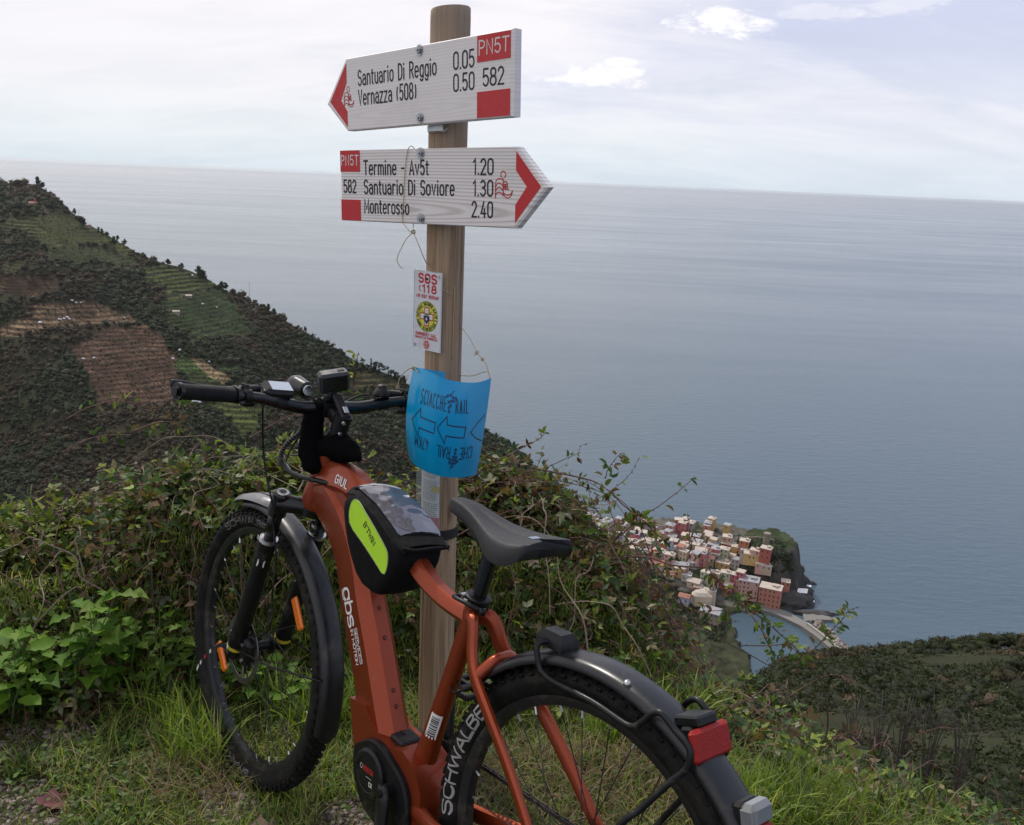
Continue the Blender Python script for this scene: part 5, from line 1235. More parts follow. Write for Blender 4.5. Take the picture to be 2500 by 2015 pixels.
# top tube
TTP = cr_spline(side([(.915, .868), (.86, .878), (.80, .880), (.74, .868), (.68, .845), (.62, .818), (.56, .786), (.50, .753), (.45, .733), (.40, .722), (.345, .716)]), 4)
TS = [(-.55, -.9), (.55, -.9), (1., -.25), (.78, .62), (.42, 1.0), (-.42, 1.0), (-.78, .62), (-1., -.25)]
tw = [(np.interp(x, [0, .12, .35, .8, 1], [.033, .036, .030, .022, .019]), np.interp(x, [0, .12, .35, .8, 1], [.046, .040, .028, .019, .017])) for x in np.linspace(0, 1, len(TTP))]
shaft(fr, TTP, TS, tw)
# gusset closing the angle behind the head tube
fr.prism([(.925, .80), (.86, .79), (.80, .752), (.755, .80), (.775, .855), (.86, .88), (.905, .89)], lambda x, z, h: (x, h, z), -.026, .026)
# seat tube
fr.tube(side([(.335, .755), (.345, .715), (.38, .60), (.425, .45), (.445, .38)]), [.0195, .0195, .0185, .021, .026], 20)
fr.tube(side([(.3325, .752), (.3345, .745)]), [.0225, .0225], 20)
# seat stays, bridge, chain stays
for s_ in (1, -1):
    P_ = cr_spline([(.334, s_*.012, .722), (.312, s_*.024, .715), (.292, s_*.036, .670), (.262, s_*.048, .635), (.205, s_*.058, .590), (.14, s_*.064, .530), (.07, s_*.071, .456), (.008, s_*.078, .385)], 5)
    fr.tube(P_, np.interp(np.linspace(0, 1, len(P_)), [0, .3, 1], [.0145, .0125, .0095]), 10, sq=(1.25, .85))
    P_ = cr_spline([(.45, s_*.030, .315), (.40, s_*.036, .305), (.33, s_*.052, .312), (.22, s_*.062, .330), (.10, s_*.070, .352), (.0, s_*.078, .366)], 5)
    fr.tube(P_, np.interp(np.linspace(0, 1, len(P_)), [0, .4, 1], [.019, .015, .011]), 10, sq=(1.2, .8))
    fr.prism([(-.022, .345), (.03, .345), (.045, .362), (.02, .40), (-.012, .40)], lambda x, z, h: (x, h, z), s_*.074, s_*.082)
fr.tube(cr_spline([(.262, .046, .640), (.248, .022, .668), (.246, 0, .672), (.248, -.022, .668), (.262, -.046, .640)], 5), .0115, 12)
FRM = fr.build('frame', CP, BK, smooth=True, angle=32)
# frame details
def lay(y0, tilt=0.): pass
def dt_frame(s0):  # point s0 (0..1) along the down tube: position, tangent, normal(up/rear)
    i = s0*(len(DTP)-1); P_ = np.array([np.interp(i, range(len(DTP)), DTP[:, j]) for j in range(3)]); i2 = min(i+1, len(DTP)-1); Q_ = np.array([np.interp(i2, range(len(DTP)), DTP[:, j]) for j in range(3)]); i3 = max(i2-2, 0); P0 = np.array([np.interp(i3, range(len(DTP)), DTP[:, j]) for j in range(3)])
    t_ = Q_-P0; t_ /= np.linalg.norm(t_); n_ = np.cross(t_, [0, 1., 0]); n_ = n_ if n_[0] < 0 else -n_; return P_, t_, n_
seg = np.concatenate([[0], np.cumsum(np.linalg.norm(np.diff(DTP, axis=0), axis=1))]); LDT = seg[-1]
def dt_left(x, y, h):
    "left face of the down tube: x metres down from its top, y across (0 at the lower edge)"
    i = np.interp(x, seg, range(len(seg))); P_, t_, n_ = dt_frame(i/(len(DTP)-1)); Y_ = np.interp(y, [-.013, .022, .070], [.0275, .0372, .0387]); return tuple(P_+n_*y+np.array([0, Y_+.0006+h, 0]))
def xy_of(p, y):  # arc position on the down tube of a bicycle-space side point
    d = [np.linalg.norm(DTP[i]-np.array([p[0], 0, p[1]])) for i in range(len(DTP))]; return seg[int(np.argmin(d))]
ci = lambda x, y: dt_left
# gbs lettering reads downwards, its baseline at the lower/left edge side
sG = xy_of((.735, .60), 0)-.062
def dtl(text, s0, s1, ybase, size, t, mat, wx=None, sp_=.16):
    n_ = sum(GL[c][0] for c in text); wx = ((s1-s0)/size-sp_*(len(text)-1))/n_
    lettering(text, lambda x, y, h: dt_left(x, y, h), s0, ybase, size, t, wx, sp_, h0=.0002).build('lettering', mat, FRM)
dtl('gbs', sG, sG+.088, .0200, .034, .0060, WHT); dtl('SERVICES', sG+.094, sG+.168, .0430, .0098, .0018, WHT); dtl('IN MOTION', sG+.094, sG+.168, .0250, .0098, .0018, WHT)
mb = MB(); mb.prism([(sG+.094, .0395), (sG+.140, .0395), (sG+.140, .0407), (sG+.094, .0407)], dt_left, .0002, .0005); mb.build('decal_line', WHT, FRM)
mb = MB(); mb.prism([(sG+.141, .0395), (sG+.166, .0395), (sG+.166, .0407), (sG+.141, .0407)], dt_left, .0002, .0005); mb.build('decal_line', pmat('decal_red', (.55, .02, .02), .4), FRM)
BOLT = pmat('frame_bolt', (.10, .03, .015), .45, .5)
for p in ((.648, .634), (.630, .598), (.590, .520), (.575, .493), (.553, .452), (.545, .436)):
    P_, t_, n_ = dt_frame(xy_of((p[0]+.07, p[1]-.04), 0)/LDT); c_ = P_+n_*.0942
    MB().tube([c_, c_+n_*.0025], [.0052, .0042], 10).build('bolt', BOLT, FRM)
# charge port cover on the elbow
mb = MB(); e0, e1 = np.array([.536, 0, .402]), np.array([.492, 0, .398]); ax_ = (e1-e0)/np.linalg.norm(e1-e0); nn_ = np.array([-ax_[2], 0, ax_[0]]); nn_ = nn_ if nn_[2] > 0 else -nn_
mb.box((.512, 0, .4015), (.046, .052, .014), rot=np.array([[ax_[0]*-1, 0, nn_[0]], [0, 1, 0], [ax_[2]*-1, 0, nn_[2]]]), bev=.004); PT = mb.build('charge_port', BLK, FRM, angle=30)
MB().tube([(.522, .0, .408), (.522, 0, .4105)], .006, 12).build('port_hole', BLKG, PT)
# barcode sticker on the seat tube
def st_left(u, v, h):  # u along seat tube downwards from top, v angle round
    p = np.array([.38, 0, .60])+(np.array([.425, 0, .45])-np.array([.38, 0, .60]))*u; r_ = .0205+h; a_ = v; ax = np.array([.287, 0, -.958]); n1 = np.array([0, 1., 0]); n2 = np.array([-.958, 0, -.287]); return tuple(p+r_*(n1*math.cos(a_)+n2*math.sin(a_)))
rows_ = [[st_left(u, v, .0003) for v in np.linspace(-.1, 1.15, 8)] for u in (.62, .99)]
MB().add(rows_[0]+rows_[1], [(i, i+1, 9+i, 8+i) for i in range(7)]).build('sticker', WHT, FRM)
mb = MB(); random.seed(3); u = .66
while u < .95:
    w_ = random.choice((.006, .012, .02)); rr_ = [[st_left(uu, v, .0006) for v in np.linspace(.12, .95, 6)] for uu in (u, u+w_)]; mb.add(rr_[0]+rr_[1], [(i, i+1, 7+i, 6+i) for i in range(5)]); u += w_+random.choice((.008, .014))
mb.build('barcode', INK, FRM)
# GIU lettering on the top tube's left shoulder (half covered by the bag)
def tt_surf(x, y, h):
    i = float(np.interp(-x, -TTP[:, 0], range(len(TTP)))); i = max(0, min(len(TTP)-1.01, i)); a_ = int(i); P_ = TTP[a_]+(TTP[a_+1]-TTP[a_])*(i-a_)
    w0 = tw[a_][0]+(tw[a_+1][0]-tw[a_][0])*(i-a_); w1 = tw[a_][1]+(tw[a_+1][1]-tw[a_][1])*(i-a_); u = y/.037
    return (P_[0], P_[1]+w0*(1-.22*u)+.0012+h, P_[2]+w1*(-.25+.87*u))
lettering('GIUL', lambda x, y, h: tt_surf(.818-x, y, h), 0, .010, .021, .0032, 1.25, .22, h0=.0003).build('lettering', WHT, FRM)
# ---- wheels
def tyre_prof(w_=.028, base=.3125):
    # (radius, lateral) loop, rounded carcass
    P_ = []
    for a_ in np.linspace(-128, 128, 19):
        P_.append((R_W-.0285+.0240*math.cos(math.radians(a_)), w_*math.sin(math.radians(a_))))
    P_ += [(base-.002, .014), (base-.002, -.014)]; return P_
def wheel(c, label_, mats=None):
    ctr = np.asarray(c, float); nA = 96
    circ = lambda r, y, a_: (r*math.cos(a_), y, r*math.sin(a_))
    rim = MB(); rp = [(.3075, -.0155), (.3135, -.0155), (.3135, .0155), (.3075, .0155), (.2955, .010), (.293, 0), (.2955, -.010)]
    rim.loft([[circ(r, y, a_) for r, y in rp] for a_ in np.linspace(0, 2*math.pi, nA, endpoint=False)], closed=True)
    W_ = rim.build('wheel', ALU, BK, angle=35, label=label_); W_.location = tuple(ctr)
    ty = MB(); pr = tyre_prof(); ty.loft([[circ(r, y, a_) for r, y in pr] for a_ in np.linspace(0, 2*math.pi, nA, endpoint=False)], closed=True)
    T_ = ty.build('tyre', RUB, W_, smooth=True, angle=60)
    kb = MB(); nk = 84
    for i in range(nk):
        for y, dy, dr, w_, l_ in ((-.0085, 0, 0, .0085, .0125), (.0085, 0, 0, .0085, .0125), (.0195, .35, -.0046, .0085, .011), (-.0195, .35, -.0046, .0085, .011), (.0255, 0, -.0125, .005, .010), (-.0255, 0, -.0125, .005, .010)):
            a_ = 2*math.pi*(i+(.5 if dy else 0)+(.25 if y > 0 else 0))/nk; r = R_W-.0048+dr; tl = math.atan2(abs(y), .030)*(1 if y > 0 else -1)
            er = np.array([math.cos(a_), 0, math.sin(a_)]); et = np.array([-math.sin(a_), 0, math.cos(a_)]); ey = np.array([0, 1., 0])
            n_ = er*math.cos(tl)+ey*math.sin(tl); s_ = np.cross(n_, et)
            kb.box(er*r+ey*y+n_*.0008, (l_, w_, .0058), rot=np.stack([et, s_, n_], -1))
    kb.build('tread', RUB, W_, kind='stuff')
    hub = MB(); prof = [(0.0, -.064), (.009, -.064), (.009, -.050), (.026, -.034), (.026, -.030), (.014, -.026), (.013, .020), (.026, .026), (.026, .031), (.009, .048), (.009, .064), (0.0, .064)]
    hub.loft([[(r*math.cos(a_), y, r*math.sin(a_)) for a_ in np.linspace(0, 2*math.pi, 20, endpoint=False)] for r, y in [(max(r, .001), y) for r, y in prof]]); hub.build('hub', BLK, W_, angle=35)
    # 32 spokes, crossed
    base = None
    for i in range(32):
        s_ = 1 if i % 2 else -1; ar = 2*math.pi*i/32+.05; ah = ar+(1 if (i//2) % 2 else -1)*1.35
        p0 = np.array(circ(.024, s_*.0315 if s_ > 0 else -.0325, ah)); p1 = np.array(circ(.294, s_*.003, ar)); p2 = np.array(circ(.269, s_*.0042, ar))
        MB().tube([p0, p1], .00105, 5).build('spoke', SPK, W_)
        d_ = (p0-p1)/np.linalg.norm(p0-p1); MB().tube([p1-d_*.002, p1+d_*.013], .0021, 6).build('nipple', SIL, W_)
    # brake disc
    dm = MB(); n = 48
    for k_ in range(n):
        a0, a1 = 2*math.pi*k_/n, 2*math.pi*(k_+1)/n; V_ = [circ(r, y, a_) for y in (.0445, .0465) for a_ in (a0, a1) for r in (.074, .090)]
        dm.add(V_, [(0, 1, 3, 2), (4, 6, 7, 5), (0, 2, 6, 4), (1, 5, 7, 3)])
    for k_ in range(6):
        a0 = math.pi/3*k_; dm.tube([circ(.018, .0455, a0), circ(.05, .0455, a0+.3), circ(.076, .0455, a0+.35)], .003, 6)
    dm.build('brake_disc', pmat('disc_steel', (.20, .19, .18), .35, .9), W_)
    return W_
WR = wheel(REAR, 'large rear wheel cropped by the lower edge'); WF = wheel(FRONT, 'front wheel with orange spoke reflectors')
def tyre_text(text, W_, a0, a1, r0, size, t, mat, flip=False):
    n_ = sum(GL[c][0] for c in text); arc = abs(a1-a0)*r0; wx = (arc/size-.2*(len(text)-1))/n_; sg = 1 if a1 > a0 else -1
    def fn_(x, y, h):
        a_ = a0+sg*x/r0; r_ = r0+y; lat = .028*math.sin(math.acos(max(-1, min(1, (r_-(R_W-.0285))/.0240))))+.0008+h; return (r_*math.cos(a_), lat, r_*math.sin(a_))
    lettering(text, fn_, 0, 0, size, t, wx, .2, h0=.0003, maxseg=.008).build('lettering', mat, W_)
D2 = math.radians
# rear: reads upwards along the left of the tyre as seen, tops outward; front the same
tyre_text('SCHWALBE', WR, D2(-5), D2(39), .322, .021, .0042, TG)
tyre_text('SCHWALBE', WF, D2(56), D2(98), .324, .016, .0032, pmat('decal_dim', (.12, .115, .11), .6))
tyre_text('SMART SAM', WF, D2(262), D2(306), .324, .013, .0030, pmat('decal_dim', (.12, .115, .11), .6))
tyre_text('SMART SAM', WR, D2(165), D2(215), .320, .014, .0022, TG)
# spoke reflectors
for ang, r_ in ((D2(210), .20), (D2(34), .215), (D2(120), .20)):
    pass
def zpt(zz, x, y, Y):  # photograph detail -> bicycle space on the plane y = Y
    d = BMn[:3, :3].T@ray(*zz(x, y)); o = BMn[:3, :3].T@(EYE-BMn[:3, 3]); t_ = (Y-o[1])/d[1]; return o+t_*d
Z6 = lambda x, y: (440+x/2.225, 1180+y/2.225)
Z5 = lambda x, y: (700+x/2.893, 1100+y/2.893)
Z4 = lambda x, y: (400+x/3.314, 860+y/3.314)
Z8 = lambda x, y: (1200+x/2.872, 1500+y/2.872)
Z7 = lambda x, y: (820+x/3.168, 1600+y/3.168)
for (x0, y0, x1, y1) in ((210, 860, 245, 1020), (620, 620, 658, 800)):
    a_, b_ = zpt(Z6, x0, y0, .012)-FRONT, zpt(Z6, x1, y1, .012)-FRONT; mid_ = (a_+b_)/2; L_ = np.linalg.norm(b_-a_); t_ = (b_-a_)/L_; s_ = np.cross(t_, [0, 1., 0])
    o = MB().box(mid_, (L_, .010, .026), rot=np.stack([t_, [0, 1, 0], s_], -1), bev=.004).build('spoke_reflector', ORG, WF, angle=30)
# ---- fork
FK = MB(); crown = SA0+SU*.455+SF*.0
FK.tube([crown+np.array([0, .068, 0])+SF*.045+SU*.01, crown+np.array([0, .040, 0])+SF*.020+SU*.018, crown+SU*.022, crown+np.array([0, -.040, 0])+SF*.020+SU*.018, crown+np.array([0, -.068, 0])+SF*.045+SU*.01], [.024, .021, .030, .021, .024], 14, sq=(1, 1))
FK.tube([crown+SU*.01, crown+SU*.032], [.034, .034], 20)
FKo = FK.build('fork', BLKG, BK, smooth=True, angle=45)
for s_ in (1, -1):
    base_ = FRONT+np.array([0, s_*.066, 0]); L_ = .50
    top_ = base_+SU*.462
    MB().tube([top_, top_-SU*.11], [.0165, .0165], 18).build('stanchion', BLKG, FKo, smooth=True)
    MB().tube([top_-SU*.03, top_+SU*.028, top_+SU*.032], [.0225, .0225, .018], 18).build('crown_cap', BLKG, FKo, angle=40)
    MB().tube([top_+SU*.0322, top_+SU*.0345], [.0155, .0145], 16).build('adjuster', SIL if s_ > 0 else BLK, FKo, angle=40)
    MB().tube([top_+SU*.0346, top_+SU*.0352], [.009, .009], 6).build('adjuster_socket', BLK, FKo)
    mb = MB(); mb.tube([base_+SU*-.012, base_+SU*.02, base_+SU*.06, base_+SU*.33, base_+SU*.352], [.021, .023, .0215, .0215, .0225], 18)
    leg = mb.build('fork_leg', BLK, FKo, smooth=True, angle=40)
    MB().tube([base_+SU*.352, base_+SU*.360], [.0238, .0225], 18).build('dust_seal', SIL, leg, angle=40)
    MB().tube([base_+SU*.012, base_+SU*.022], [.0232, .0234], 18).build('yellow_band', pmat('label_yellow', (.50, .40, .03), .5), leg)
    MB().tube([base_+SF*.02+np.array([0, s_*.012, 0]), base_+SF*-.01+np.array([0, s_*.012, 0])], .012, 8).build('dropout', BLK, leg)
    if s_ > 0:
        c0 = base_+SU*.30-SF*.006
        mb = MB(); v_ = np.array([0, 1., 0]); q_ = -SF
        pf = lambda a_, u_, r_=.0222: tuple(base_+SU*u_+(v_*math.cos(a_)+q_*math.sin(a_))*r_)
        for a0, a1, u0, u1 in ((.5, 1.35, .285, .289), (.5, 1.35, .302, .306), (.5, .68, .289, .302), (1.17, 1.35, .289, .302)):
            mb.add([pf(a0, u0), pf(a1, u0), pf(a1, u1), pf(a0, u1)], [(0, 1, 2, 3)])
        mb.build('decal', WHT, leg)
        mb = MB(); mb.add([pf(-.9+.05*j, u_, .0219) for u_ in np.linspace(.06, .24, 6) for j in (0, 3)], [(2*i, 2*i+1, 2*i+3, 2*i+2) for i in range(5)]); mb.build('decal_stripe', pmat('decal_orange', (.35, .12, .03), .5), leg)
FKa = MB(); ax0 = FRONT+np.array([0, .088, 0]); FKa.tube([FRONT+np.array([0, -.09, 0]), ax0], [.008, .010], 12)
FKa.build('axle', BLK, FKo)
cal = MB(); cc_ = FRONT+np.array([-.045, .050, .010]); cal.box(cc_, (.040, .034, .075), rot=np.array([[math.sin(HA), 0, -math.cos(HA)], [0, 1, 0], [math.cos(HA), 0, math.sin(HA)]]), bev=.008); CL = cal.build('brake_caliper', BLK, FKo, angle=30)
for u_ in (-.02, .02): MB().tube([cc_+np.array([0, .017, u_]), cc_+np.array([0, .021, u_])], .005, 8).build('bolt', SIL, CL)
# front mudguard
def guard(name, c, r, a0, a1, w_, label, mat=FEN, n=50, tail=None, lip=.012):
    secs = [(-w_, -lip*1.5), (-w_*.94, -lip*.8), (-w_*.75, -lip*.28), (-w_*.4, -.001), (0, 0), (w_*.4, -.001), (w_*.75, -lip*.28), (w_*.94, -lip*.8), (w_, -lip*1.5)]
    rings = []
    for a_ in np.linspace(a0, a1, n):
        f_ = min(1, (abs(a_-a0)/.06)**.5+.55, (abs(a_-a1)/.10)**.5+.5)
        rings.append([(c[0]+(r+h)*math.cos(a_), y*f_, c[2]+(r+h)*math.sin(a_)) for y, h in secs]+[(c[0]+(r+h-.0022)*math.cos(a_), y*.97*f_, c[2]+(r+h-.0022)*math.sin(a_)) for y, h in secs[::-1]])
    mb = MB(); mb.loft(rings); return mb.build(name, mat, BK, smooth=True, label=label, angle=50)
FG = guard('mudguard', FRONT, R_W+.020, D2(72), D2(196), .031, 'wide black front mudguard wrapping the back of the wheel')
GS = pmat('mudguard_grey', (.10, .10, .11), .35, var=.08)
mb = MB()
# two pale fork-crown shrouds of the mudguard
for s_ in (1, -1):
    a_ = FRONT; cen = []
    P_ = [(math.cos(t_), math.sin(t_)) for t_ in np.linspace(D2(66), D2(100), 9)]
    ring_ = []
    for j, (cx_, sz_) in enumerate(P_):
        rr_ = R_W+.030+.004*math.sin(j/8*math.pi); w0, w1 = .004, .043*math.sin((j+1.5)/10*math.pi)**.6
        ring_.append([(FRONT[0]+rr_*cx_, s_*w0, FRONT[2]+rr_*sz_+.003), (FRONT[0]+rr_*cx_, s_*w1*.6, FRONT[2]+(rr_+.002)*sz_), (FRONT[0]+(rr_-.012)*cx_, s_*w1, FRONT[2]+(rr_-.012)*sz_), (FRONT[0]+(rr_-.014)*cx_, s_*w1*.9, FRONT[2]+(rr_-.014)*sz_), (FRONT[0]+(rr_-.004)*cx_, s_*w0, FRONT[2]+(rr_-.004)*sz_)])
    mb.loft(ring_)
mb.build('mudguard_bridge', GS, FG, smooth=True, angle=50)
MB().box(crown+SF*-.012+np.array([0, 0, -.022]), (.012, .016, .030), bev=.003).build('mudguard_clip', BLK, FG)
MB().tube([crown+SF*-.030+np.array([0, .004, -.014]), crown+SF*-.018+np.array([0, .004, -.014])], .005, 8).build('bolt', SIL, FG)
for s_ in (1, -1):
    p0 = FRONT+np.array([.0, s_*.078, .012]); a_ = D2(172)
    MB().tube([p0, FRONT+np.array([(R_W+.012)*math.cos(a_)*.5, s_*.066, (R_W+.012)*math.sin(a_)*.5]), FRONT+np.array([(R_W+.014)*math.cos(a_), s_*.034, (R_W+.014)*math.sin(a_)])], .0027, 8).build('stay', BLK, FG, smooth=True)
# rear mudguard
RG = guard('mudguard', REAR, R_W+.021, D2(40), D2(164), .035, 'scuffed black rear mudguard over the rear tyre')
for a_ in (108,): 
    c_ = np.array([(R_W+.019)*math.cos(D2(a_)), .0, R_W+(R_W+.019)*math.sin(D2(a_))])
p = zpt(Z8, 948, 481, .024); MB().tube([p-np.array([0, 0, .004]), p+np.array([-.003, .002, .004])], [.006, .0045], 12).build('rivet', SIL, RG, smooth=True)
# rack hoop with its clip
tube_r = .0052
hoopL = [zpt(Z8, x, y, Y_) for x, y, Y_ in ((420, 190, .012), (350, 195, .030), (318, 230, .040), (322, 300, .042), (340, 380, .043), (370, 420, .044), (440, 475, .045), (700, 610, .046), (900, 745, .047), (960, 780, .047), (1010, 785, .047), (1070, 745, .047), (1120, 700, .046), (1180, 690, .045), (1235, 740, .044), (1290, 815, .044), (1370, 905, .045), (1395, 980, .046), (1360, 1090, .048), (1250, 1180, .054), (1040, 1370, .066), (900, 1480, .078))]
hoopL.append(np.array([-.008, .086, .385])); 
Ph = cr_spline(hoopL, 5)
HP = MB().tube(Ph, tube_r, 12).build('rack_hoop', BLK, BK, smooth=True)
Pr = np.array([(p[0], -p[1], p[2]) for p in Ph]); k0 = 0
MB().tube(Pr, tube_r, 12).build('rack_tube', BLK, HP, smooth=True)
cb = MB(); ctr_ = np.array([.118, 0, .752]); cb.loft([[(ctr_[0]+x*s_, y*s2, ctr_[2]+z) for x, y in ((.030, .018), (.030, -.018), (-.028, -.020), (-.028, .020))] for z, s_, s2 in ((-.012, 1.1, 1.15), (.0, 1.05, 1.1), (.012, .80, .85), (.014, .72, .75))]); cb.build('clip', BLK, HP, angle=25)
# tail light and reflector
tl = MB(); nR = np.array([-.80, 0, .60]); nR = np.array([-.94, 0, .34]); tR = np.array([.34, 0, .94])
lc = np.array([-.188, 0, .704])
RT3 = np.stack([-nR*-1, [0, 1, 0], tR], -1)
TL = MB().box(lc+np.array([0, 0, .0])-nR*.004, (.022, .060, .050), rot=np.stack([nR, [0, 1., 0], tR], -1), bev=.004).build('reflector_bracket', BLK, HP, angle=25)
MB().box(lc+tR*.031-nR*.006, (.046, .046, .016), rot=np.stack([nR, [0, 1., 0], tR], -1), bev=.003).build('battery_cap', BLK, TL, angle=25)
MB().box(lc+nR*.014, (.014, .088, .046), rot=np.stack([nR, [0, 1., 0], tR], -1), bev=.005).build('reflector', REDR, TL, angle=25)
lc2 = np.array([-.284, 0, .625]); n2R = np.array([-.97, 0, .25]); t2R = np.array([.25, 0, .97]); rt2 = np.stack([n2R, [0, 1., 0], t2R], -1)
T2L = MB().box(lc2-n2R*.008, (.018, .046, .066), rot=rt2, bev=.005).build('tail_light', BLK, RG, angle=25)
CLR = pmat('lamp_clear', (.13, .135, .135), .08, var=.1, coat=.8)
MB().box(lc2+n2R*.009+t2R*.018, (.026, .050, .032), rot=rt2, bev=.007).build('lamp_lens', CLR, T2L, angle=25)
MB().box(lc2+n2R*.010-t2R*.016, (.024, .050, .036), rot=rt2, bev=.006).build('lamp_reflector', REDR, T2L, angle=25)
MB().box(lc2+n2R*.010+np.array([0, .0262, 0])-t2R*.002, (.020, .004, .060), rot=rt2, bev=.0015).build('lamp_side', CLR, T2L, angle=25)
# ---- drive
mo = MB(); mo_out = [(.616, .357), (.600, .372), (.560, .396), (.528, .399), (.486, .384), (.436, .360), (.412, .320), (.410, .262), (.43, .235), (.50, .228), (.57, .245), (.608, .30)]
mo_s = chaikin(mo_out, 2, True)
mo.prism(mo_s, lambda x, z, h: (x, h, z), -.056, .054); mo.loft([[(x, .054, z) for x, z in mo_s], [(.50+(x-.50)*.97, .060, .315+(z-.315)*.97) for x, z in mo_s]])
MO = mo.build('motor', BLK, BK, angle=30)
dc = np.array([.540, 0, .330])
cir = lambda c, r, y, n=40: [(c[0]+r*math.cos(a_), y, c[2]+r*math.sin(a_)) for a_ in np.linspace(0, 2*math.pi, n, endpoint=False)]
MB().loft([cir(dc, .052, .050), cir(dc, .052, .066), cir(dc, .046, .070), cir(dc, .038, .070), cir(dc, .037, .0685)]).build('motor_cover', BLK, MO, angle=25)
def mfn(x, z, h): return (dc[0]-x, .0690+h, dc[2]+z)
lettering('BOSCH', mfn, -.016, .004, .010, .0020, 1.3, .2).build('lettering', pmat('decal_dark_red', (.40, .02, .015), .4), MO)
lettering('CX', mfn, .008, -.022, .009, .0017, 1.2, .2).build('lettering', WHT, MO)
mb = MB(); ribbon(mb, [(-.004, -.006), (.016, -.006)], .0008, mfn, .0002); ribbon(mb, [(-.0235+.004*math.cos(a_), .009+.005*math.sin(a_)) for a_ in np.linspace(0, 6.283, 16)], .0009, mfn, .0002); mb.build('decal_line', WHT, MO)
MB().tube([(.580, .058, .366), (.580, .0625, .366)], .0055, 8).build('bolt', BLKG, MO)
BB = np.array([.468, 0, .330])
MB().tube([BB+np.array([0, -.075, 0]), BB+np.array([0, .084, 0])], .013, 16).build('crank_axle', BLK, MO)
for s_, dirc in ((1, np.array([-.12, 0, -.993])), (-1, np.array([.12, 0, .993]))):
    e_ = BB+dirc*.165; P_ = [BB+np.array([0, s_*.077, 0])-dirc*.012, BB+np.array([0, s_*.078, 0])+dirc*.02, (BB+e_)/2+np.array([0, s_*.084, 0]), e_+np.array([0, s_*.088, 0]), e_+np.array([0, s_*.088, 0])+dirc*.012]
    CK = MB().tube(P_, [.015, .0185, .0145, .0135, .009], 14, sq=(1.0, .62) if False else (.62, 1.0), up=(0, 1, 0)).build('crank', BLK, BK, smooth=True)
    MB().tube([BB+np.array([0, s_*.086, 0]), BB+np.array([0, s_*.091, 0])], [.010, .009], 12).build('crank_bolt', BLKG, CK)
    pc = e_+np.array([0, s_*.140, 0]); pm = MB()
    for dx_ in (-.042, .042): pm.box(pc+np.array([dx_, 0, 0]), (.012, .090, .014), bev=.003)
    for dy_ in (-.042, 0, .042): pm.box(pc+np.array([0, dy_, 0]), (.08, .009, .012))
    pm.tube([pc+np.array([0, -s_*.055, 0]), pc+np.array([0, s_*.04, 0])], .008, 8); pm.build('pedal', BLK, CK)
# chainring, cassette, chain on the far side
CHM = pmat('chain_steel', (.10, .09, .08), .4, .8, dirt=(.05, .04, .03), dirt_amt=.4)
ringm = MB(); nT = 38
def gear(mb, c, r, y, n, th=.002):
    V_ = []
    for yy in (y-th/2, y+th/2):
        for i in range(n*2): rr_ = r*(1+(.028 if i % 2 else -.022)); a_ = math.pi*i/n; V_.append((c[0]+rr_*math.cos(a_), yy, c[2]+rr_*math.sin(a_)))
        for i in range(n*2): rr_ = r*.80; a_ = math.pi*i/n; V_.append((c[0]+rr_*math.cos(a_), yy, c[2]+rr_*math.sin(a_)))
    m_ = n*2; F_ = []
    for i in range(m_):
        j = (i+1) % m_; F_ += [(i, j, m_+j, m_+i), (2*m_+i, 3*m_+i, 3*m_+j, 2*m_+j), (i, 2*m_+i, 2*m_+j, j)]
    mb.add(V_, F_)
gear(ringm, BB, .077, -.060, 38); [ringm.tube([BB+np.array([0, -.060, 0]), BB+np.array([.068*math.cos(a_), -.060, .068*math.sin(a_)])], .004, 6) for a_ in np.linspace(0, 2*math.pi, 6)[:-1]]
ringm.build('chainring', CHM, BK)
cs_ = MB()
for i, r_ in enumerate((.085, .076, .067, .058, .050, .043, .037, .031, .026)): gear(cs_, REAR, r_, -.036-.0032*i, 12+int(r_*300), .0016)
cs_.build('cassette', CHM, BK)
cm = MB()
def chainrun(p0, p1):
    d_ = np.array(p1)-np.array(p0); L_ = np.linalg.norm(d_); n = int(L_/.0127); t_ = d_/L_; s_ = np.cross(t_, [0, 1., 0])
    for i in range(n):
        c_ = np.array(p0)+t_*(i+.5)*.0127; w_ = .0065 if i % 2 else .0045
        for sy in (-1, 1): cm.box(c_+np.array([0, sy*w_/2, 0]), (.0145, .0012, .0078), rot=np.stack([t_, [0, 1., 0], s_], -1))
        cm.box(c_+t_*.00635, (.004, w_, .004), rot=np.stack([t_, [0, 1., 0], s_], -1))
chainrun(BB+np.array([-.02, -.060, .075]), REAR+np.array([.01, -.052, .050])); chainrun(BB+np.array([-.02, -.060, -.075]), np.array([.035, -.052, .215])); chainrun((.035, -.052, .215), (.005, -.052, .275))
cm.build('chain', CHM, BK, kind='stuff')
dr = MB(); dr.box((-.01, -.062, .300), (.05, .03, .045), bev=.008); dr.box((.01, -.056, .245), (.014, .016, .09), bev=.004); dr.tube([(.03, -.06, .215), (.03, -.045, .215)], .022, 16); dr.tube([(.0, -.06, .272), (.0, -.045, .272)], .020, 16); dr.build('derailleur', BLK, BK, angle=30)
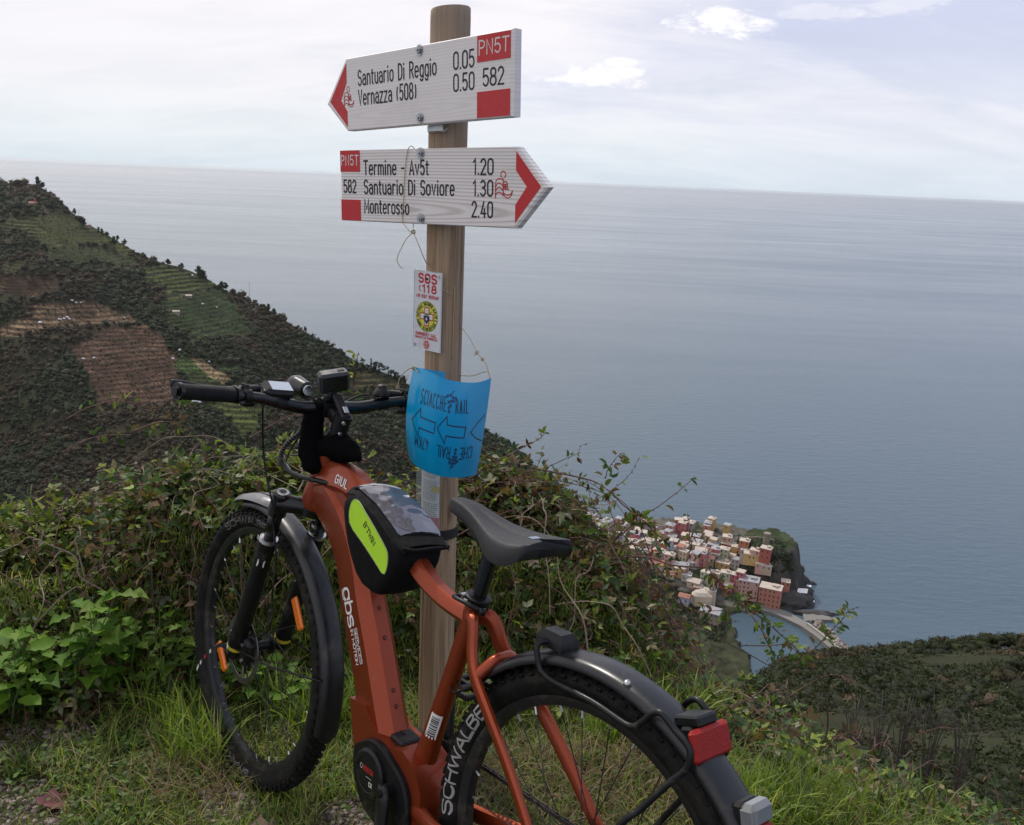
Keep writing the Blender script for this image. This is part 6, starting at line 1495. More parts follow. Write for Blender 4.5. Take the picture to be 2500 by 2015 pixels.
# chain seen through the rear wheel also carries the lower run
# ---- seat post, saddle
sdx = np.array([-.292, 0, .956])
pst0, pst1 = np.array([.340, 0, .735]), np.array([.305, 0, .862])
SP = MB().tube([pst0, pst1, pst1+sdx*.012], [.0158, .0158, .0158], 24).build('seat_post', BLKG, BK, smooth=True, angle=50)
lettering('gbs', lambda x, y, h: tuple(pst0+(pst1-pst0)*.20+(pst1-pst0)/.132*x+np.array([-.0162*math.sin(-1.0+y/.0158)*1.0, .0162*math.cos(-1.0+y/.0158)+h, 0])), 0, .008, .012, .0013, 1.0, .16).build('lettering', pmat('decal_grey_dark', (.12, .12, .12), .4), SP)
cl_ = MB(); c0 = np.array([.3345, 0, .752]); sdn = sdx
rg = lambda c, r: [tuple(np.array(c)+r*(np.array([0, 1., 0])*math.cos(a_)+np.array([.956, 0, .292])*math.sin(a_))) for a_ in np.linspace(0, 2*math.pi, 28, endpoint=False)]
cl_.loft([rg(c0-sdn*.008, .0235), rg(c0-sdn*.006, .0250), rg(c0+sdn*.010, .0250), rg(c0+sdn*.012, .0225), rg(c0+sdn*.012, .0165)]); CLM = cl_.build('seat_clamp', BLK, BK, angle=30)
cb_ = MB(); pL = [c0+np.array([.030, .014, .002]), c0+np.array([.034, .028, .002]), c0+np.array([.020, .036, .004]), c0+np.array([-.010, .034, .002]), c0+np.array([-.030, .020, -.006])]
cb_.tube(cr_spline(pL, 5), .0042, 8); cb_.build('clamp_lever', BLK, CLM, smooth=True)
MB().tube([c0+np.array([.028, -.012, .002]), c0+np.array([.028, .018, .002])], .0065, 12).build('clamp_nut', SIL, CLM, angle=40)
MB().box(c0+np.array([.004, .0255, .001]), (.010, .001, .008)).build('decal', WHT, CLM)
MB().tube([c0+np.array([-.030, .020, -.008]), c0+np.array([-.036, .010, -.010])], [.006, .008], 10).build('lever_end', BLK, CLM, smooth=True)
# saddle: stations from nose to tail
ST = [(.4335, .006, .924, .010), (.430, .012, .928, .016), (.420, .0175, .931, .020), (.395, .0215, .931, .024), (.365, .025, .928, .026), (.335, .029, .922, .028), (.305, .035, .915, .030), (.275, .044, .909, .032), (.245, .055, .906, .034), (.215, .065, .905, .036), (.185, .072, .906, .036), (.160, .0745, .908, .034), (.140, .072, .910, .030), (.126, .066, .912, .022), (.118, .058, .912, .012)]
rings = []
for x, hw, zt, dp in ST:
    pass
ST = [(.4335-(.4335-x)*.86, hw, zt, dp) for x, hw, zt, dp in ST]
for x, hw, zt, dp in ST:
    ring_ = []; nS = 26
    for i in range(nS+1):
        u = -1+2*i/nS; y = hw*math.sin(u*math.pi/2) if abs(u) < 1 else hw*u
        lat = abs(u); top_ = zt-.012*(lat**2)*(hw/.07)-dp*max(0, lat-.72)/.28*(.9); gr = 0
        if x < .37: gr = -.0045*math.exp(-(y/.010)**2)
        tail = x
        xo = x-(.0 if abs(y) > .016 else 0)
        if x < .192: xo = x+.030*max(0, 1-abs(y)/.018)*(.192-x)/.030
        ring_.append((xo, y*(1.0 if lat < .98 else .985), top_+gr))
    for i in range(nS, -1, -2): u = -1+2*i/nS; ring_.append((x+(.03*max(0, 1-abs(hw*u)/.018)*(.192-x)/.030 if x < .192 else 0), hw*.9*u, zt-dp*.98-.006))
    rings.append(ring_)
SDo = MB().loft(rings).build('saddle', SAD, BK, smooth=True, angle=70)
for s_ in (1, -1):
    P_ = cr_spline([(.395, s_*.006, .905), (.365, s_*.014, .894), (.335, s_*.021, .875), (.290, s_*.022, .868), (.245, s_*.022, .868), (.220, s_*.028, .876), (.190, s_*.034, .888)], 5)
    MB().tube(P_, .0035, 8).build('saddle_rail', BLK, SDo, smooth=True)
MB().box((.300, 0, .870), (.050, .056, .016), bev=.005).build('rail_clamp', BLK, SDo, angle=30)
MB().box((.196, .004, .9085), (.014, .020, .0015), bev=.0005).build('saddle_badge', pmat('badge_grey', (.16, .20, .25), .35), SDo)
# ---- cockpit
tubeST = SA0+SU*.70
HBc = np.array([.925, 0, 1.035])
sp_m = MB(); sp_m.tube([htp, htp+SU*.004, htp+SU*.012], [.031, .033, .024], 20); [sp_m.tube([htp+SU*(.014+i*.011), htp+SU*(.0235+i*.011)], .0195, 20) for i in range(4)]
sp_m.build('headset_spacers', BLK, BK, angle=35)
stm = MB(); s0 = htp+SU*.078
stm.tube([s0-SU*.022, s0+SU*.022], .0205, 20); stm.tube([s0, HBc-(HBc-s0)*.15], [.018, .017], 16); stm.tube([HBc+np.array([0, -.026, 0]), HBc+np.array([0, .026, 0])], .0235, 20)
STM = stm.build('stem', BLK, BK, angle=35)
for u_ in (-.014, .014): MB().tube([s0-SF*.022+SU*u_+np.array([0, .012, 0]), s0-SF*.028+SU*u_+np.array([0, .012, 0])], .0042, 8).build('bolt', SIL, STM)
barP = [(.862, .385, 1.072), (.880, .30, 1.067), (.897, .215, 1.060), (.912, .15, 1.050), (.922, .09, 1.038), (.925, .05, 1.035), (.925, -.05, 1.035), (.922, -.09, 1.038), (.912, -.15, 1.050), (.897, -.215, 1.060), (.880, -.30, 1.067), (.864, -.365, 1.072)]
BP = cr_spline(barP, 6); brd = [float(np.interp(abs(p[1]), [.055, .10, .20, .23], [.0159, .0150, .0125, .0111])) for p in BP]
BAR = MB().tube(BP, brd, 16, up=(0, 0, 1)).build('handlebar', BLKG, BK, smooth=True)
def bar_at(y): i = np.argsort(-BP[:, 1]); return np.array([np.interp(-y, -BP[i, 1], BP[i, j]) for j in range(3)])
for s_ in (1, -1):
    ge, gi = (.385, .255) if s_ > 0 else (-.365, -.235)
    ys = np.linspace(ge, gi, 60); P_ = [bar_at(y) for y in ys]
    rr_ = [.0165+.0004*math.sin(i*2.2) for i in range(60)]; GP = MB().tube(P_, rr_, 20).build('grip', GRIP, BAR, smooth=True)
    MB().tube([bar_at(ge+s_*.004), bar_at(ge-s_*.008)], [.0182, .0182], 20).build('lock_ring', BLKG, GP, angle=40)
    MB().tube([bar_at(gi-s_*.002), bar_at(gi-s_*.012)], [.0185, .0185], 20).build('lock_ring', BLKG, GP, angle=40)
    MB().tube([bar_at(ge)+(bar_at(ge)-bar_at(ge-s_*.01))*.5, bar_at(ge)+(bar_at(ge)-bar_at(ge-s_*.01))*.62], [.010, .010], 12).build('end_plug', BLK, GP)
    # brake lever
    lb = bar_at(gi-s_*.035); lv = MB()
    lv.tube([lb-np.array([0, s_*.008, 0]), lb+np.array([0, s_*.008, 0])], .0165, 16)
    res = lb+np.array([.030, 0, .010]); lv.tube([lb+np.array([.012, 0, .012]), res, res+np.array([.012, -s_*.045, .002])], [.011, .012, .0095], 12)
    LV = lv.build('brake_lever', BLK, BAR, smooth=True, angle=45)
    P_ = cr_spline([res+np.array([.006, s_*.004, .002]), res+np.array([.030, s_*.020, -.004]), res+np.array([.036, s_*.060, -.002]), res+np.array([.028, s_*.110, .006]), res+np.array([.018, s_*.145, .008])], 5)
    MB().tube(P_, np.interp(np.linspace(0, 1, len(P_)), [0, .7, 1], [.0065, .0052, .0070]), 8, sq=(1.3, .7)).build('lever_blade', BLK, LV, smooth=True)
    for u_ in (-.006, .012): MB().tube([lb+np.array([.010+u_, 0, .016]), lb+np.array([.010+u_, 0, .026])], [.0055, .0050], 10).build('lever_bolt', BLK, LV)
# shifter body on left, remote on right
MB().box(bar_at(.205)+np.array([.022, 0, -.012]), (.030, .036, .022), bev=.008).build('shifter', BLK, BAR, angle=30)
MB().box(bar_at(-.200)+np.array([.006, 0, -.022]), (.034, .036, .022), bev=.008).build('shifter', BLK, BAR, angle=30)
# display unit on the left
dcn = (zpt(Z4, 860, 330, .135)); dcn = np.array([bar_at(.135)[0]+.010, .135, bar_at(.135)[2]+.026])
dr_ = np.array([[.90, .10, -.42], [-.10, .995, .02], [.42, .03, .905]])
DU = MB().box(dcn, (.050, .070, .024), rot=dr_, bev=.008).build('display', BLK, BAR, angle=30)
MB().box(dcn+dr_@np.array([-.002, -.004, .0125]), (.036, .048, .0012), rot=dr_).build('screen', pmat('lcd_screen', (.38, .42, .46), .12, var=.05, coat=.6), DU)
MB().tube([bar_at(.150), bar_at(.118)], [.0145, .0145], 16).build('clamp', BLK, DU)
MB().tube([dcn+dr_@np.array([-.012, .034, .004]), dcn+dr_@np.array([-.012, .037, .004])], .003, 6).build('button', SIL, DU)
# bell on the right
bc = bar_at(-.135)+np.array([0, 0, .018]); prof = [(.0195, 0), (.0205, .004), (.0185, .012), (.0145, .018), (.0125, .021), (.0125, .025), (.009, .029), (.0005, .0305)]
BL = MB().loft([[(bc[0]+r*math.cos(a_), bc[1]+r*math.sin(a_), bc[2]+h) for a_ in np.linspace(0, 2*math.pi, 24, endpoint=False)] for r, h in prof]).build('bell', BLK, BAR, smooth=True)
MB().tube([bar_at(-.122), bar_at(-.150)], [.0145, .0145], 16).build('clamp', BLK, BL)
# headlight in front of the bar
hl = zpt(Z4, 1212, 325, .03); hc = np.array([.985, .045, 1.075])
HLo = MB().tube([hc+np.array([-.035, 0, -.004]), hc+np.array([-.030, 0, -.002]), hc+np.array([.01, 0, 0]), hc+np.array([.022, 0, .002]), hc+np.array([.030, 0, .003])], [.010, .018, .0235, .0245, .0225], 20).build('headlight', BLKG, BAR, smooth=True, angle=40)
MB().tube([hc+np.array([-.036, 0, -.004]), hc+np.array([-.038, 0, -.004])], [.013, .012], 16).build('headlight_cap', SIL, HLo)
MB().tube([hc+np.array([-.01, 0, -.02]), HBc+np.array([.0, .035, .014])], .006, 8).build('bracket', BLK, HLo)
# cables
def cable(pts, name='cable', r=.0026, mat=BLK, par=None): return MB().tube(cr_spline(pts, 8), r, 8).build(name, mat, par or BK, smooth=True)
cable([bar_at(.16)+np.array([.03, 0, .0]), zpt(Z4, 800, 440, .15), zpt(Z4, 800, 620, .13), zpt(Z4, 805, 800, .11), zpt(Z4, 830, 1000, .10), zpt(Z4, 868, 1180, .095), zpt(Z4, 885, 1320, .092), zpt(Z6, 505, 220, .085), zpt(Z6, 520, 400, .075), zpt(Z6, 500, 600, .072), zpt(Z6, 480, 800, .070), FRONT+np.array([-.04, .06, .05])], 'brake_hose', .0024)
LP = [zpt(Z4, 1120, 560, .03), zpt(Z4, 1105, 640, .035), zpt(Z4, 1040, 700, .045), zpt(Z4, 975, 770, .05), zpt(Z4, 945, 850, .052), zpt(Z4, 960, 910, .050), zpt(Z4, 1010, 965, .046), zpt(Z4, 1100, 1005, .042), zpt(Z4, 1220, 1035, .038), zpt(Z4, 1345, 1065, .030)]
CBL = cable(LP, 'cable_sleeve', .0058, BLK)
PL = cr_spline(LP, 8); mbs = MB()
for i in range(4, 36, 2): mbs.tube([PL[i], PL[i]+(PL[i+1]-PL[i])*.35], [.0064, .0064], 8)
mbs.build('sleeve_wrap', pmat('wrap_grey', (.16, .15, .17), .4), CBL)
cable([zpt(Z4, 1120, 640, .0), zpt(Z4, 1080, 700, .01), zpt(Z4, 1020, 800, .02), zpt(Z4, 990, 890, .03), zpt(Z4, 1030, 960, .035)], r=.0024)
cable([zpt(Z4, 990, 830, -.02), zpt(Z4, 1080, 832, -.02), zpt(Z4, 1150, 820, -.02)], r=.002)
cable([zpt(Z4, 1660, 345, -.13), zpt(Z4, 1590, 350, -.10), zpt(Z4, 1500, 390, -.06), zpt(Z4, 1440, 430, -.03), zpt(Z4, 1400, 520, .01)], r=.0026)
cable([(.255, -.01, .650), (.28, .02, .62), (.32, .02, .585), (.37, .0, .58)], r=.003); cable([(.37, .012, .57), (.34, .028, .575), (.30, .03, .60), (.27, .04, .62)], r=.0028)
# ---- black cloth cover round the stem and head tube (a thing of its own)
CLV = empty('cloth_cover', 'black cloth cover wrapped round stem and frame top of the bicycle', 'cloth', mat=BM)
def blob(path, rad, mat, par, name, n=22, rough=.12, seed=0, sq=None):
    P_ = cr_spline(path, 6); t_ = np.gradient(P_, axis=0); t_ /= np.linalg.norm(t_, axis=1)[:, None]; rr_ = np.interp(np.linspace(0, 1, len(P_)), np.linspace(0, 1, len(rad)), rad); R_ = []
    for i, p in enumerate(P_):
        y_ = np.array([0, 1., 0]); u_ = y_-t_[i]*(y_@t_[i]); u_ /= np.linalg.norm(u_); v_ = np.cross(t_[i], u_); ring_ = []
        for j in range(n):
            a_ = 2*math.pi*j/n; q_ = p+(u_*math.cos(a_)*(sq[0] if sq else 1)+v_*math.sin(a_)*(sq[1] if sq else 1))*rr_[i]
            k_ = 1+rough*float(fbm(q_[None]+seed, 38, 2, seed)[0]); ring_.append(p+(q_-p)*k_)
        R_.append(ring_)
    return MB().loft(R_).build(name, mat, par, smooth=True)
blob([zpt(Z4, 1262, 400, .03), zpt(Z4, 1215, 500, .035), zpt(Z4, 1195, 600, .036), zpt(Z4, 1190, 720, .036), zpt(Z4, 1200, 830, .034), zpt(Z4, 1225, 930, .030), zpt(Z4, 1235, 985, .028)], [.016, .024, .026, .028, .030, .026, .010], CLOTH, CLV, 'sleeve', rough=.16, seed=3)
blob([zpt(Z4, 1270, 770, .0), zpt(Z4, 1340, 770, .0), zpt(Z4, 1420, 780, -.0), zpt(Z4, 1500, 810, -.0), zpt(Z4, 1580, 865, -.0)], [.024, .034, .036, .028, .008], CLOTH, CLV, 'wrap', rough=.16, seed=8, sq=(1.05, .9))
# ---- action camera on its mount
AC = empty('action_camera', 'small black action camera on a mount above the handlebar', 'camera', mat=BM)
cmc = np.array([.907, .006, 1.100]); 
A3 = zpt(Z4, 1400, 240, .0)
cr_ = np.array([[.985, -.15, .07], [.15, .988, .0], [-.07, .01, .997]])
yw = math.radians(-14); cr_ = np.array([[math.cos(yw), -math.sin(yw), 0], [math.sin(yw), math.cos(yw), 0], [0, 0, 1]])@np.array([[1, 0, 0], [0, math.cos(-.20), -math.sin(-.20)], [0, math.sin(-.20), math.cos(-.20)]])@np.array([[math.cos(.35), 0, -math.sin(.35)], [0, 1, 0], [math.sin(.35), 0, math.cos(.35)]])
BODY = MB().box(cmc, (.034, .071, .050), rot=cr_, bev=.006).build('camera_body', pmat('camera_black', (.022, .022, .024), .5, bump=.3, bscale=900), AC, angle=30)
MB().box(cmc+cr_@np.array([-.0, -.018, .0258]), (.010, .016, .002), rot=cr_, bev=.0009).build('shutter_button', BLKG, BODY)
MB().box(cmc+cr_@np.array([-.0172, 0, 0]), (.001, .058, .036), rot=cr_).build('rear_screen', BLKG, BODY)
MB().box(cmc+cr_@np.array([.020, .016, .006]), (.012, .026, .026), rot=cr_, bev=.004).build('lens_hood', BLKG, BODY, angle=30)
MB().box(cmc+cr_@np.array([.0, .0358, .004]), (.006, .0008, .006), rot=cr_).build('side_mark', pmat('camera_blue', (.02, .12, .25), .4), BODY)
mnt = MB(); mnt.box(cmc+np.array([0, 0, -.034]), (.014, .022, .030), bev=.003); mnt.tube([cmc+np.array([0, -.018, -.042]), cmc+np.array([0, .018, -.042])], .0075, 12)
mnt.box((.872, 0, 1.045), (.072, .026, .012), rot=np.array([[.82, 0, .57], [0, 1, 0], [-.57, 0, .82]]) if False else np.array([[.72, 0, -.69], [0, 1, 0], [.69, 0, .72]]), bev=.004); mnt.build('mount', BLK, AC, angle=30)
MB().box((.852, .0, 1.040), (.018, .012, .004), rot=np.array([[.72, 0, -.69], [0, 1, 0], [.69, 0, .72]]), bev=.001).build('mount_latch', SIL, AC)
# ---- frame bag strapped on the top tube
BG = empty('frame_bag', 'black frame bag with lime green side and clear phone window', 'bag', mat=BM)
def bagpt(u, v, Y_):  # profile in side view
    return (u, Y_, v)
prof = chaikin([(.738, .856), (.722, .878), (.690, .882), (.620, .863), (.560, .835), (.512, .802), (.520, .760), (.560, .710), (.585, .690), (.650, .700), (.702, .762), (.728, .815)], 1, True)
Yk = [(-.054, .80), (-.052, .93), (-.044, 1.0), (0, 1.03), (.050, 1.0), (.060, .93), (.062, .80)]
cen = np.mean(prof, 0)
bagm = MB().loft([[(cen[0]+(x-cen[0])*k_, y, cen[1]+(z-cen[1])*k_) for x, z in prof] for y, k_ in Yk])
BGo = bagm.build('bag_body', pmat('bag_black', (.005, .005, .0055), .85, spec=.15, bump=.5, bscale=420), BG, smooth=True, angle=50)
LIME = pmat('lime_panel', (.42, .72, .02), .55, var=.06, bump=.3, bscale=600); PIPE = pmat('piping_grey', (.22, .30, .12), .6)
gp = chaikin([zpt(Z5, x, y, .0635)[[0, 2]] for x, y in ((438, 440), (455, 365), (475, 345), (500, 352), (545, 420), (600, 510), (700, 690), (716, 740), (708, 830), (684, 888), (630, 800), (540, 660), (445, 530))], 1, True)
for s_ in (1, -1):
    MB().prism([tuple(p) for p in gp], lambda x, z, h: (x, s_*(.0605+h), z), 0, .003).build('side_panel', LIME, BG)
    mb = MB(); L3 = [(p[0], s_*.0632, p[1]) for p in gp]; mb.tube(L3+[L3[0]], .0011, 6); mb.build('piping', PIPE, BG)
lc_ = [zpt(Z5, 545, 520, .064), zpt(Z5, 615, 668, .064)]
def bfn(x, y, h):
    a_ = lc_[0][[0, 2]]; b_ = lc_[1][[0, 2]]; d_ = (b_-a_)/np.linalg.norm(b_-a_); n_ = np.array([-d_[1], d_[0]]); n_ = n_ if n_[0] > 0 else -n_
    p = a_+d_*x-n_*y*-1.0 if False else a_+d_*x+(-n_)*y; return (p[0], .0638+h, p[1])
Lb = float(np.linalg.norm(lc_[1][[0, 2]]-lc_[0][[0, 2]]))
n_ = sum(GL[c][0] for c in "BTWIN")
lettering("B'TWIN", bfn, 0, -.004, .0125, .0025, (Lb/.0125-.22*5)/(n_+.08), .22).build('lettering', INK, BG)
# phone window flap on top
wp = [(586, 285), (612, 264), (780, 262), (850, 325), (885, 400), (942, 495), (850, 520), (725, 588), (700, 565), (640, 430)]
e0 = zpt(Z5, 600, 290, .035); 
def topz(x):  # bag top height along x
    return float(np.interp(x, [.49, .51, .56, .62, .69, .722, .745], [.800, .810, .838, .866, .884, .880, .866]))
def flap(name, mat, x0, x1, w_, h_, par, nx=14, ny=8, bulge=.006, skirt=0, cr_amp=0.):
    V_ = []
    for i in range(nx+1):
        x = x0+(x1-x0)*i/nx
        for j in range(ny+1):
            u = -1+2*j/ny; e_ = .92 if i in (0, nx) else 1; z = topz(x)+h_+bulge*(1-u*u)-(skirt*max(0, abs(u)-.85)/.15)+cr_amp*math.sin(i*1.9+j*.8)*math.cos(j*1.3-i*.7)*(1-u*u)
            V_.append((x+.010*u, u*w_*e_, z))
    F_ = [(i*(ny+1)+j, (i+1)*(ny+1)+j, (i+1)*(ny+1)+j+1, i*(ny+1)+j+1) for i in range(nx) for j in range(ny)]
    nV_ = len(V_); V_ += [(a_, b_, c_-.003) for a_, b_, c_ in V_]; F_ += [tuple(nV_+k_ for k_ in f_[::-1]) for f_ in F_]
    return MB().add(V_, F_).build(name, mat, par, smooth=True)
FL = flap('phone_flap', pmat('bag_trim', (.004, .004, .0045), .8, spec=.15), .500, .740, .055, .006, BG, skirt=.010)
m, k = newmat('clear_vinyl'); tcn = k.n('ShaderNodeTexCoord').outputs['Object']
b = k.n('ShaderNodeBsdfPrincipled', ins={'Base Color': (.06, .06, .075, 1), 'Roughness': .10, 'Coat Weight': 1.0, 'Coat Roughness': .03, 'Specular IOR Level': .9})
bn = k.n('ShaderNodeBump', ins={'Height': k.noise(k.mapping(tcn, (16, 10, 16)), 1.0, 1, .4, .8), 'Strength': .5, 'Distance': .02}); k.nt.links.new(bn.outputs[0], b.inputs['Normal']); k.nt.links.new(bn.outputs[0], b.inputs['Coat Normal'])
VIN = finish(m, k, b.outputs[0])
flap('phone_window', VIN, .527, .716, .046, .010, FL, 26, 14, .007, cr_amp=.0008)
# brim on the rear edge of the flap
MB().tube(cr_spline([(.512, .055, .810), (.496, .034, .808), (.490, 0, .810), (.494, -.034, .808), (.504, -.055, .806)], 6), .0045, 8).build('flap_brim', MATS['bag_trim'], FL, smooth=True)
# ---- festival lanyard hanging on the front axle
Pn = [zpt(Z6, 285, 785, .10), zpt(Z6, 262, 850, .10), zpt(Z6, 255, 890, .10), zpt(Z6, 215, 880, .11), zpt(Z6, 150, 925, .115), zpt(Z6, 105, 985, .12), zpt(Z6, 92, 1012, .12)]
Pw = cr_spline([b2w(p) for p in Pn], 8); o_ = Pw[0]
mb = MB(); up_v = np.array([0, 0, .0072]); sd_v = np.array([.002, -.001, 0])
VV = []
for p in Pw: t_ = 0; VV += [p-up_v-sd_v-o_, p+up_v+sd_v-o_]
nV_ = len(VV); VV += [v_+np.array([.0007, .0007, 0]) for v_ in VV]
F_ = [(2*i, 2*i+2, 2*i+3, 2*i+1) for i in range(len(Pw)-1)]; F_ += [tuple(nV_+k_ for k_ in f_[::-1]) for f_ in F_]
ln = empty('lanyard', 'black festival lanyard with white badges tied at the front axle', 'lanyard', o_)
mb.add(VV, F_).build('band', pmat('lanyard_black', (.012, .012, .014), .7), ln)
for i, cm_ in zip((14, 30, 34, 38, 42, 46), (WHT, WHT, MATS['decal_red'], WHT, WHT, WHT)):
    if i >= len(Pw)-1: continue
    d_ = Pw[i+1]-Pw[i]; d_ /= np.linalg.norm(d_); c_ = Pw[i]-o_-np.array([.0012, .0012, 0])*.8
    MB().add([c_-d_*.005-up_v*.7, c_+d_*.005-up_v*.7, c_+d_*.005+up_v*.7, c_-d_*.005+up_v*.7], [(0, 1, 2, 3)]).build('badge', cm_, ln)
# ================================================================ vegetation near the path
LEAFM = leafmat('bramble_leaf', .30, .55, .22, nscale=50); GRASSM = leafmat('grass_blade', .35, .5, .3, nscale=40); STEMM = pmat('bramble_stem', (.10, .048, .036), .7, var=.35, scale=30)
TWIGD = pmat('grey_twig', (.085, .072, .058), .85)
TWIGM = pmat('dry_twig', (.22, .17, .12), .8, var=.3, scale=20)
# leaflet in local axes: x along, y across, z normal; folded along the rib
LV = np.array([[0, 0, 0], [.28, .24, .05], [.30, 0, -.02], [.28, -.24, .05], [.68, .21, .03], [.66, 0, -.05], [.68, -.21, .03], [1, 0, -.10]])
LF = np.array([[0, 2, 1], [0, 3, 2], [1, 2, 5], [1, 5, 4], [3, 5, 2], [3, 6, 5], [4, 5, 7], [5, 6, 7]])
LV4 = np.array([[0, 0, 0], [.45, .26, .05], [.48, 0, -.03], [.45, -.26, .05], [1, 0, -.09]]); LF4 = np.array([[0, 2, 1], [0, 3, 2], [1, 2, 4], [2, 3, 4]])
def basis(dirn, nrm):
    dirn = dirn/np.linalg.norm(dirn, axis=-1, keepdims=True); nrm = nrm-dirn*np.sum(dirn*nrm, -1, keepdims=True)
    nrm /= np.linalg.norm(nrm, axis=-1, keepdims=True)+1e-9; return dirn, np.cross(nrm, dirn), nrm
def leaves(P, dirn, nrm, size, tint, LV_=LV, LF_=LF):
    d_, s_, n_ = basis(dirn, nrm); V = P[:, None]+size[:, None, None]*(LV_[None, :, 0:1]*d_[:, None]+LV_[None, :, 1:2]*s_[:, None]+LV_[None, :, 2:3]*n_[:, None])
    nf = len(LV_); F_ = (LF_[None]+(np.arange(len(P))*nf)[:, None, None]).reshape(-1, 3); return V.reshape(-1, 3), F_, np.repeat(tint, len(LF_), 0)
PAL = 1.45*np.array([[.050, .085, .018], [.075, .110, .020], [.140, .170, .030], [.025, .045, .014], [.035, .060, .020], [.085, .055, .028], [.060, .030, .018], [.135, .140, .085], [.110, .095, .045]])
def pal(n, wts, r): wts = np.array(wts, float); i = r.choice(len(PAL), n, p=wts/wts.sum()); return PAL[i]*r.uniform(.7, 1.3, (n, 1))
rv = np.random.default_rng(77)
def thicket(az0, az1, ntw, wts, seed, name, label, mound=1.):
    r = np.random.default_rng(seed); P_, D_, N_, S_, C_ = [], [], [], [], []; tw = []
    az = r.uniform(az0, az1, ntw); tt = r.random(ntw)**.9*1.18
    hole = fbm(bank(az, tt), 2.1, 2, seed+9); kp = (hole > -.52) | (r.random(ntw) < .25); az, tt = az[kp], tt[kp]; ntw = len(az)
    base = bank(az, tt); e_ = 1e-2; n1 = bank(az, tt+e_)-bank(az, tt-e_); n2 = bank(az+e_, tt)-bank(az-e_, tt)
    nr = np.cross(n2, n1); nr /= np.linalg.norm(nr, axis=1)[:, None]+1e-9; nr *= np.sign(nr[:, 2:3]+1e-9)
    dep = r.random(ntw)**1.6*.26*np.clip(tt*3, .2, 1)
    lump = .10*fbm(base, 2.6, 2, seed)
    base = base+nr*(lump-dep-.05-.07*np.clip(tt*1.6, 0, 1))[:, None]; base[:, 2] -= np.interp(az, [-.5, -.1, .0, .05, .13], [.12, .13, .10, .13, .12])*np.clip(tt*1.2, 0, 1); base[:, 2] -= np.interp(az, [.16, .26, .40], [0, .09, .03])*np.clip(tt*1.5, 0, 1)
    L_ = r.uniform(.10, .30, ntw); dirs = nr*.7+r.normal(0, .75, (ntw, 3)); dirs[:, 2] = dirs[:, 2]*.6+.05; dirs /= np.linalg.norm(dirs, axis=1)[:, None]
    patch = fbm(base, 1.7, 2, seed+5)
    for k_ in range(7):
        f_ = (k_+r.random(ntw))/7; curve = np.stack([np.zeros(ntw), np.zeros(ntw), -.10*f_**2], -1)
        p = base+dirs*(L_*f_)[:, None]+curve; keep = r.random(ntw) < .93; nm_ = keep.sum(); p = p[keep]
        out = dirs[keep]*.5+r.normal(0, .8, (nm_, 3)); up = np.array([0, 0, 1.])*.9+nr[keep]*.5+r.normal(0, .45, (nm_, 3))
        sz = r.uniform(.020, .042, nm_)*np.where(r.random(nm_) < .12, 1.3, 1)
        w_ = pal(nm_, wts, r); young = (patch[keep] > .25) & (r.random(nm_) < .5); w_[young] = PAL[2]*r.uniform(.6, 1.1, (young.sum(), 1))
        brown = (patch[keep] < -.3) & (r.random(nm_) < .35); w_[brown] = PAL[5]*r.uniform(.6, 1.2, (brown.sum(), 1))
        for m_ in range(3):   # three leaflets
            a_ = (m_-1)*1.15; dd, ss, nn = basis(out, up); dl = dd*math.cos(a_)+ss*math.sin(a_)
            k2 = r.random(nm_) < (.95 if m_ == 1 else .6)
            P_.append((p+dd*.004)[k2]); D_.append(dl[k2]); N_.append((nn+r.normal(0, .25, nn.shape))[k2]); S_.append((sz*(1 if m_ == 1 else .78))[k2]); C_.append(w_[k2])
    V, F_, T_ = leaves(np.concatenate(P_), np.concatenate(D_), np.concatenate(N_), np.concatenate(S_), np.concatenate(C_), LV4, LF4)
    rt = empty(name, label, 'brambles', tuple(bank(np.array([(az0+az1)/2]), np.array([.1]))[0]))
    V = V-np.array(rt.location)
    npmesh('foliage', V, F_, LEAFM, T_, rt, 'stuff')
    # twigs of the thicket, thin three-sided stems
    nt2 = ntw//3; i_ = r.choice(ntw, nt2, replace=False); a0 = base[i_]-dirs[i_]*.05; a1 = base[i_]+dirs[i_]*L_[i_, None]*.55-np.array([0, 0, .02]); a2 = base[i_]+dirs[i_]*L_[i_, None]-np.array([0, 0, .09])
    X1 = np.cross(dirs[i_], [0, 0, 1.]); X1 /= np.linalg.norm(X1, axis=1)[:, None]+1e-9; X2 = np.cross(dirs[i_], X1); VV = []
    for a_, w_ in ((a0, .0021), (a1, .0017), (a2, .0009)):
        for j in range(3): t_ = 2.094*j; VV.append(a_+(X1*math.cos(t_)+X2*math.sin(t_))*w_)
    VV = np.stack(VV, 1).reshape(-1, 3)-np.array(rt.location); q_ = [(3*l+j, 3*l+(j+1) % 3, 3*l+3+(j+1) % 3, 3*l+3+j) for l in range(2) for j in range(3)]
    npmesh('twigs', VV, (np.array(q_)[None]+(np.arange(nt2)*9)[:, None, None]).reshape(-1, 4), STEMM, None, rt, 'stuff')
    return rt
azpx = lambda x: math.atan2(*ray(x, 1200)[:2])
BL_ = thicket(azpx(-150), azpx(1075), 7000, [2.6, 1.8, 1.3, 3, 2.6, 1.9, 1.3, 1.1, 1.2], 1, 'bramble_thicket', 'dense bramble thicket on the bank left of the signpost')
BR_ = thicket(azpx(1045), azpx(1960), 6200, [2.2, 1.6, .7, 3.4, 3.0, 1.7, 1.3, 1.0, 1.0], 2, 'bramble_thicket', 'brown and green bramble thicket right of the signpost above the village')
BRR = thicket(azpx(1900), azpx(2760), 3800, [2.6, 2.4, 1.2, 2.4, 2.4, 1.2, 1.0, 1.2, 1.4], 3, 'bramble_thicket', 'low green bramble growth at the bottom right corner')
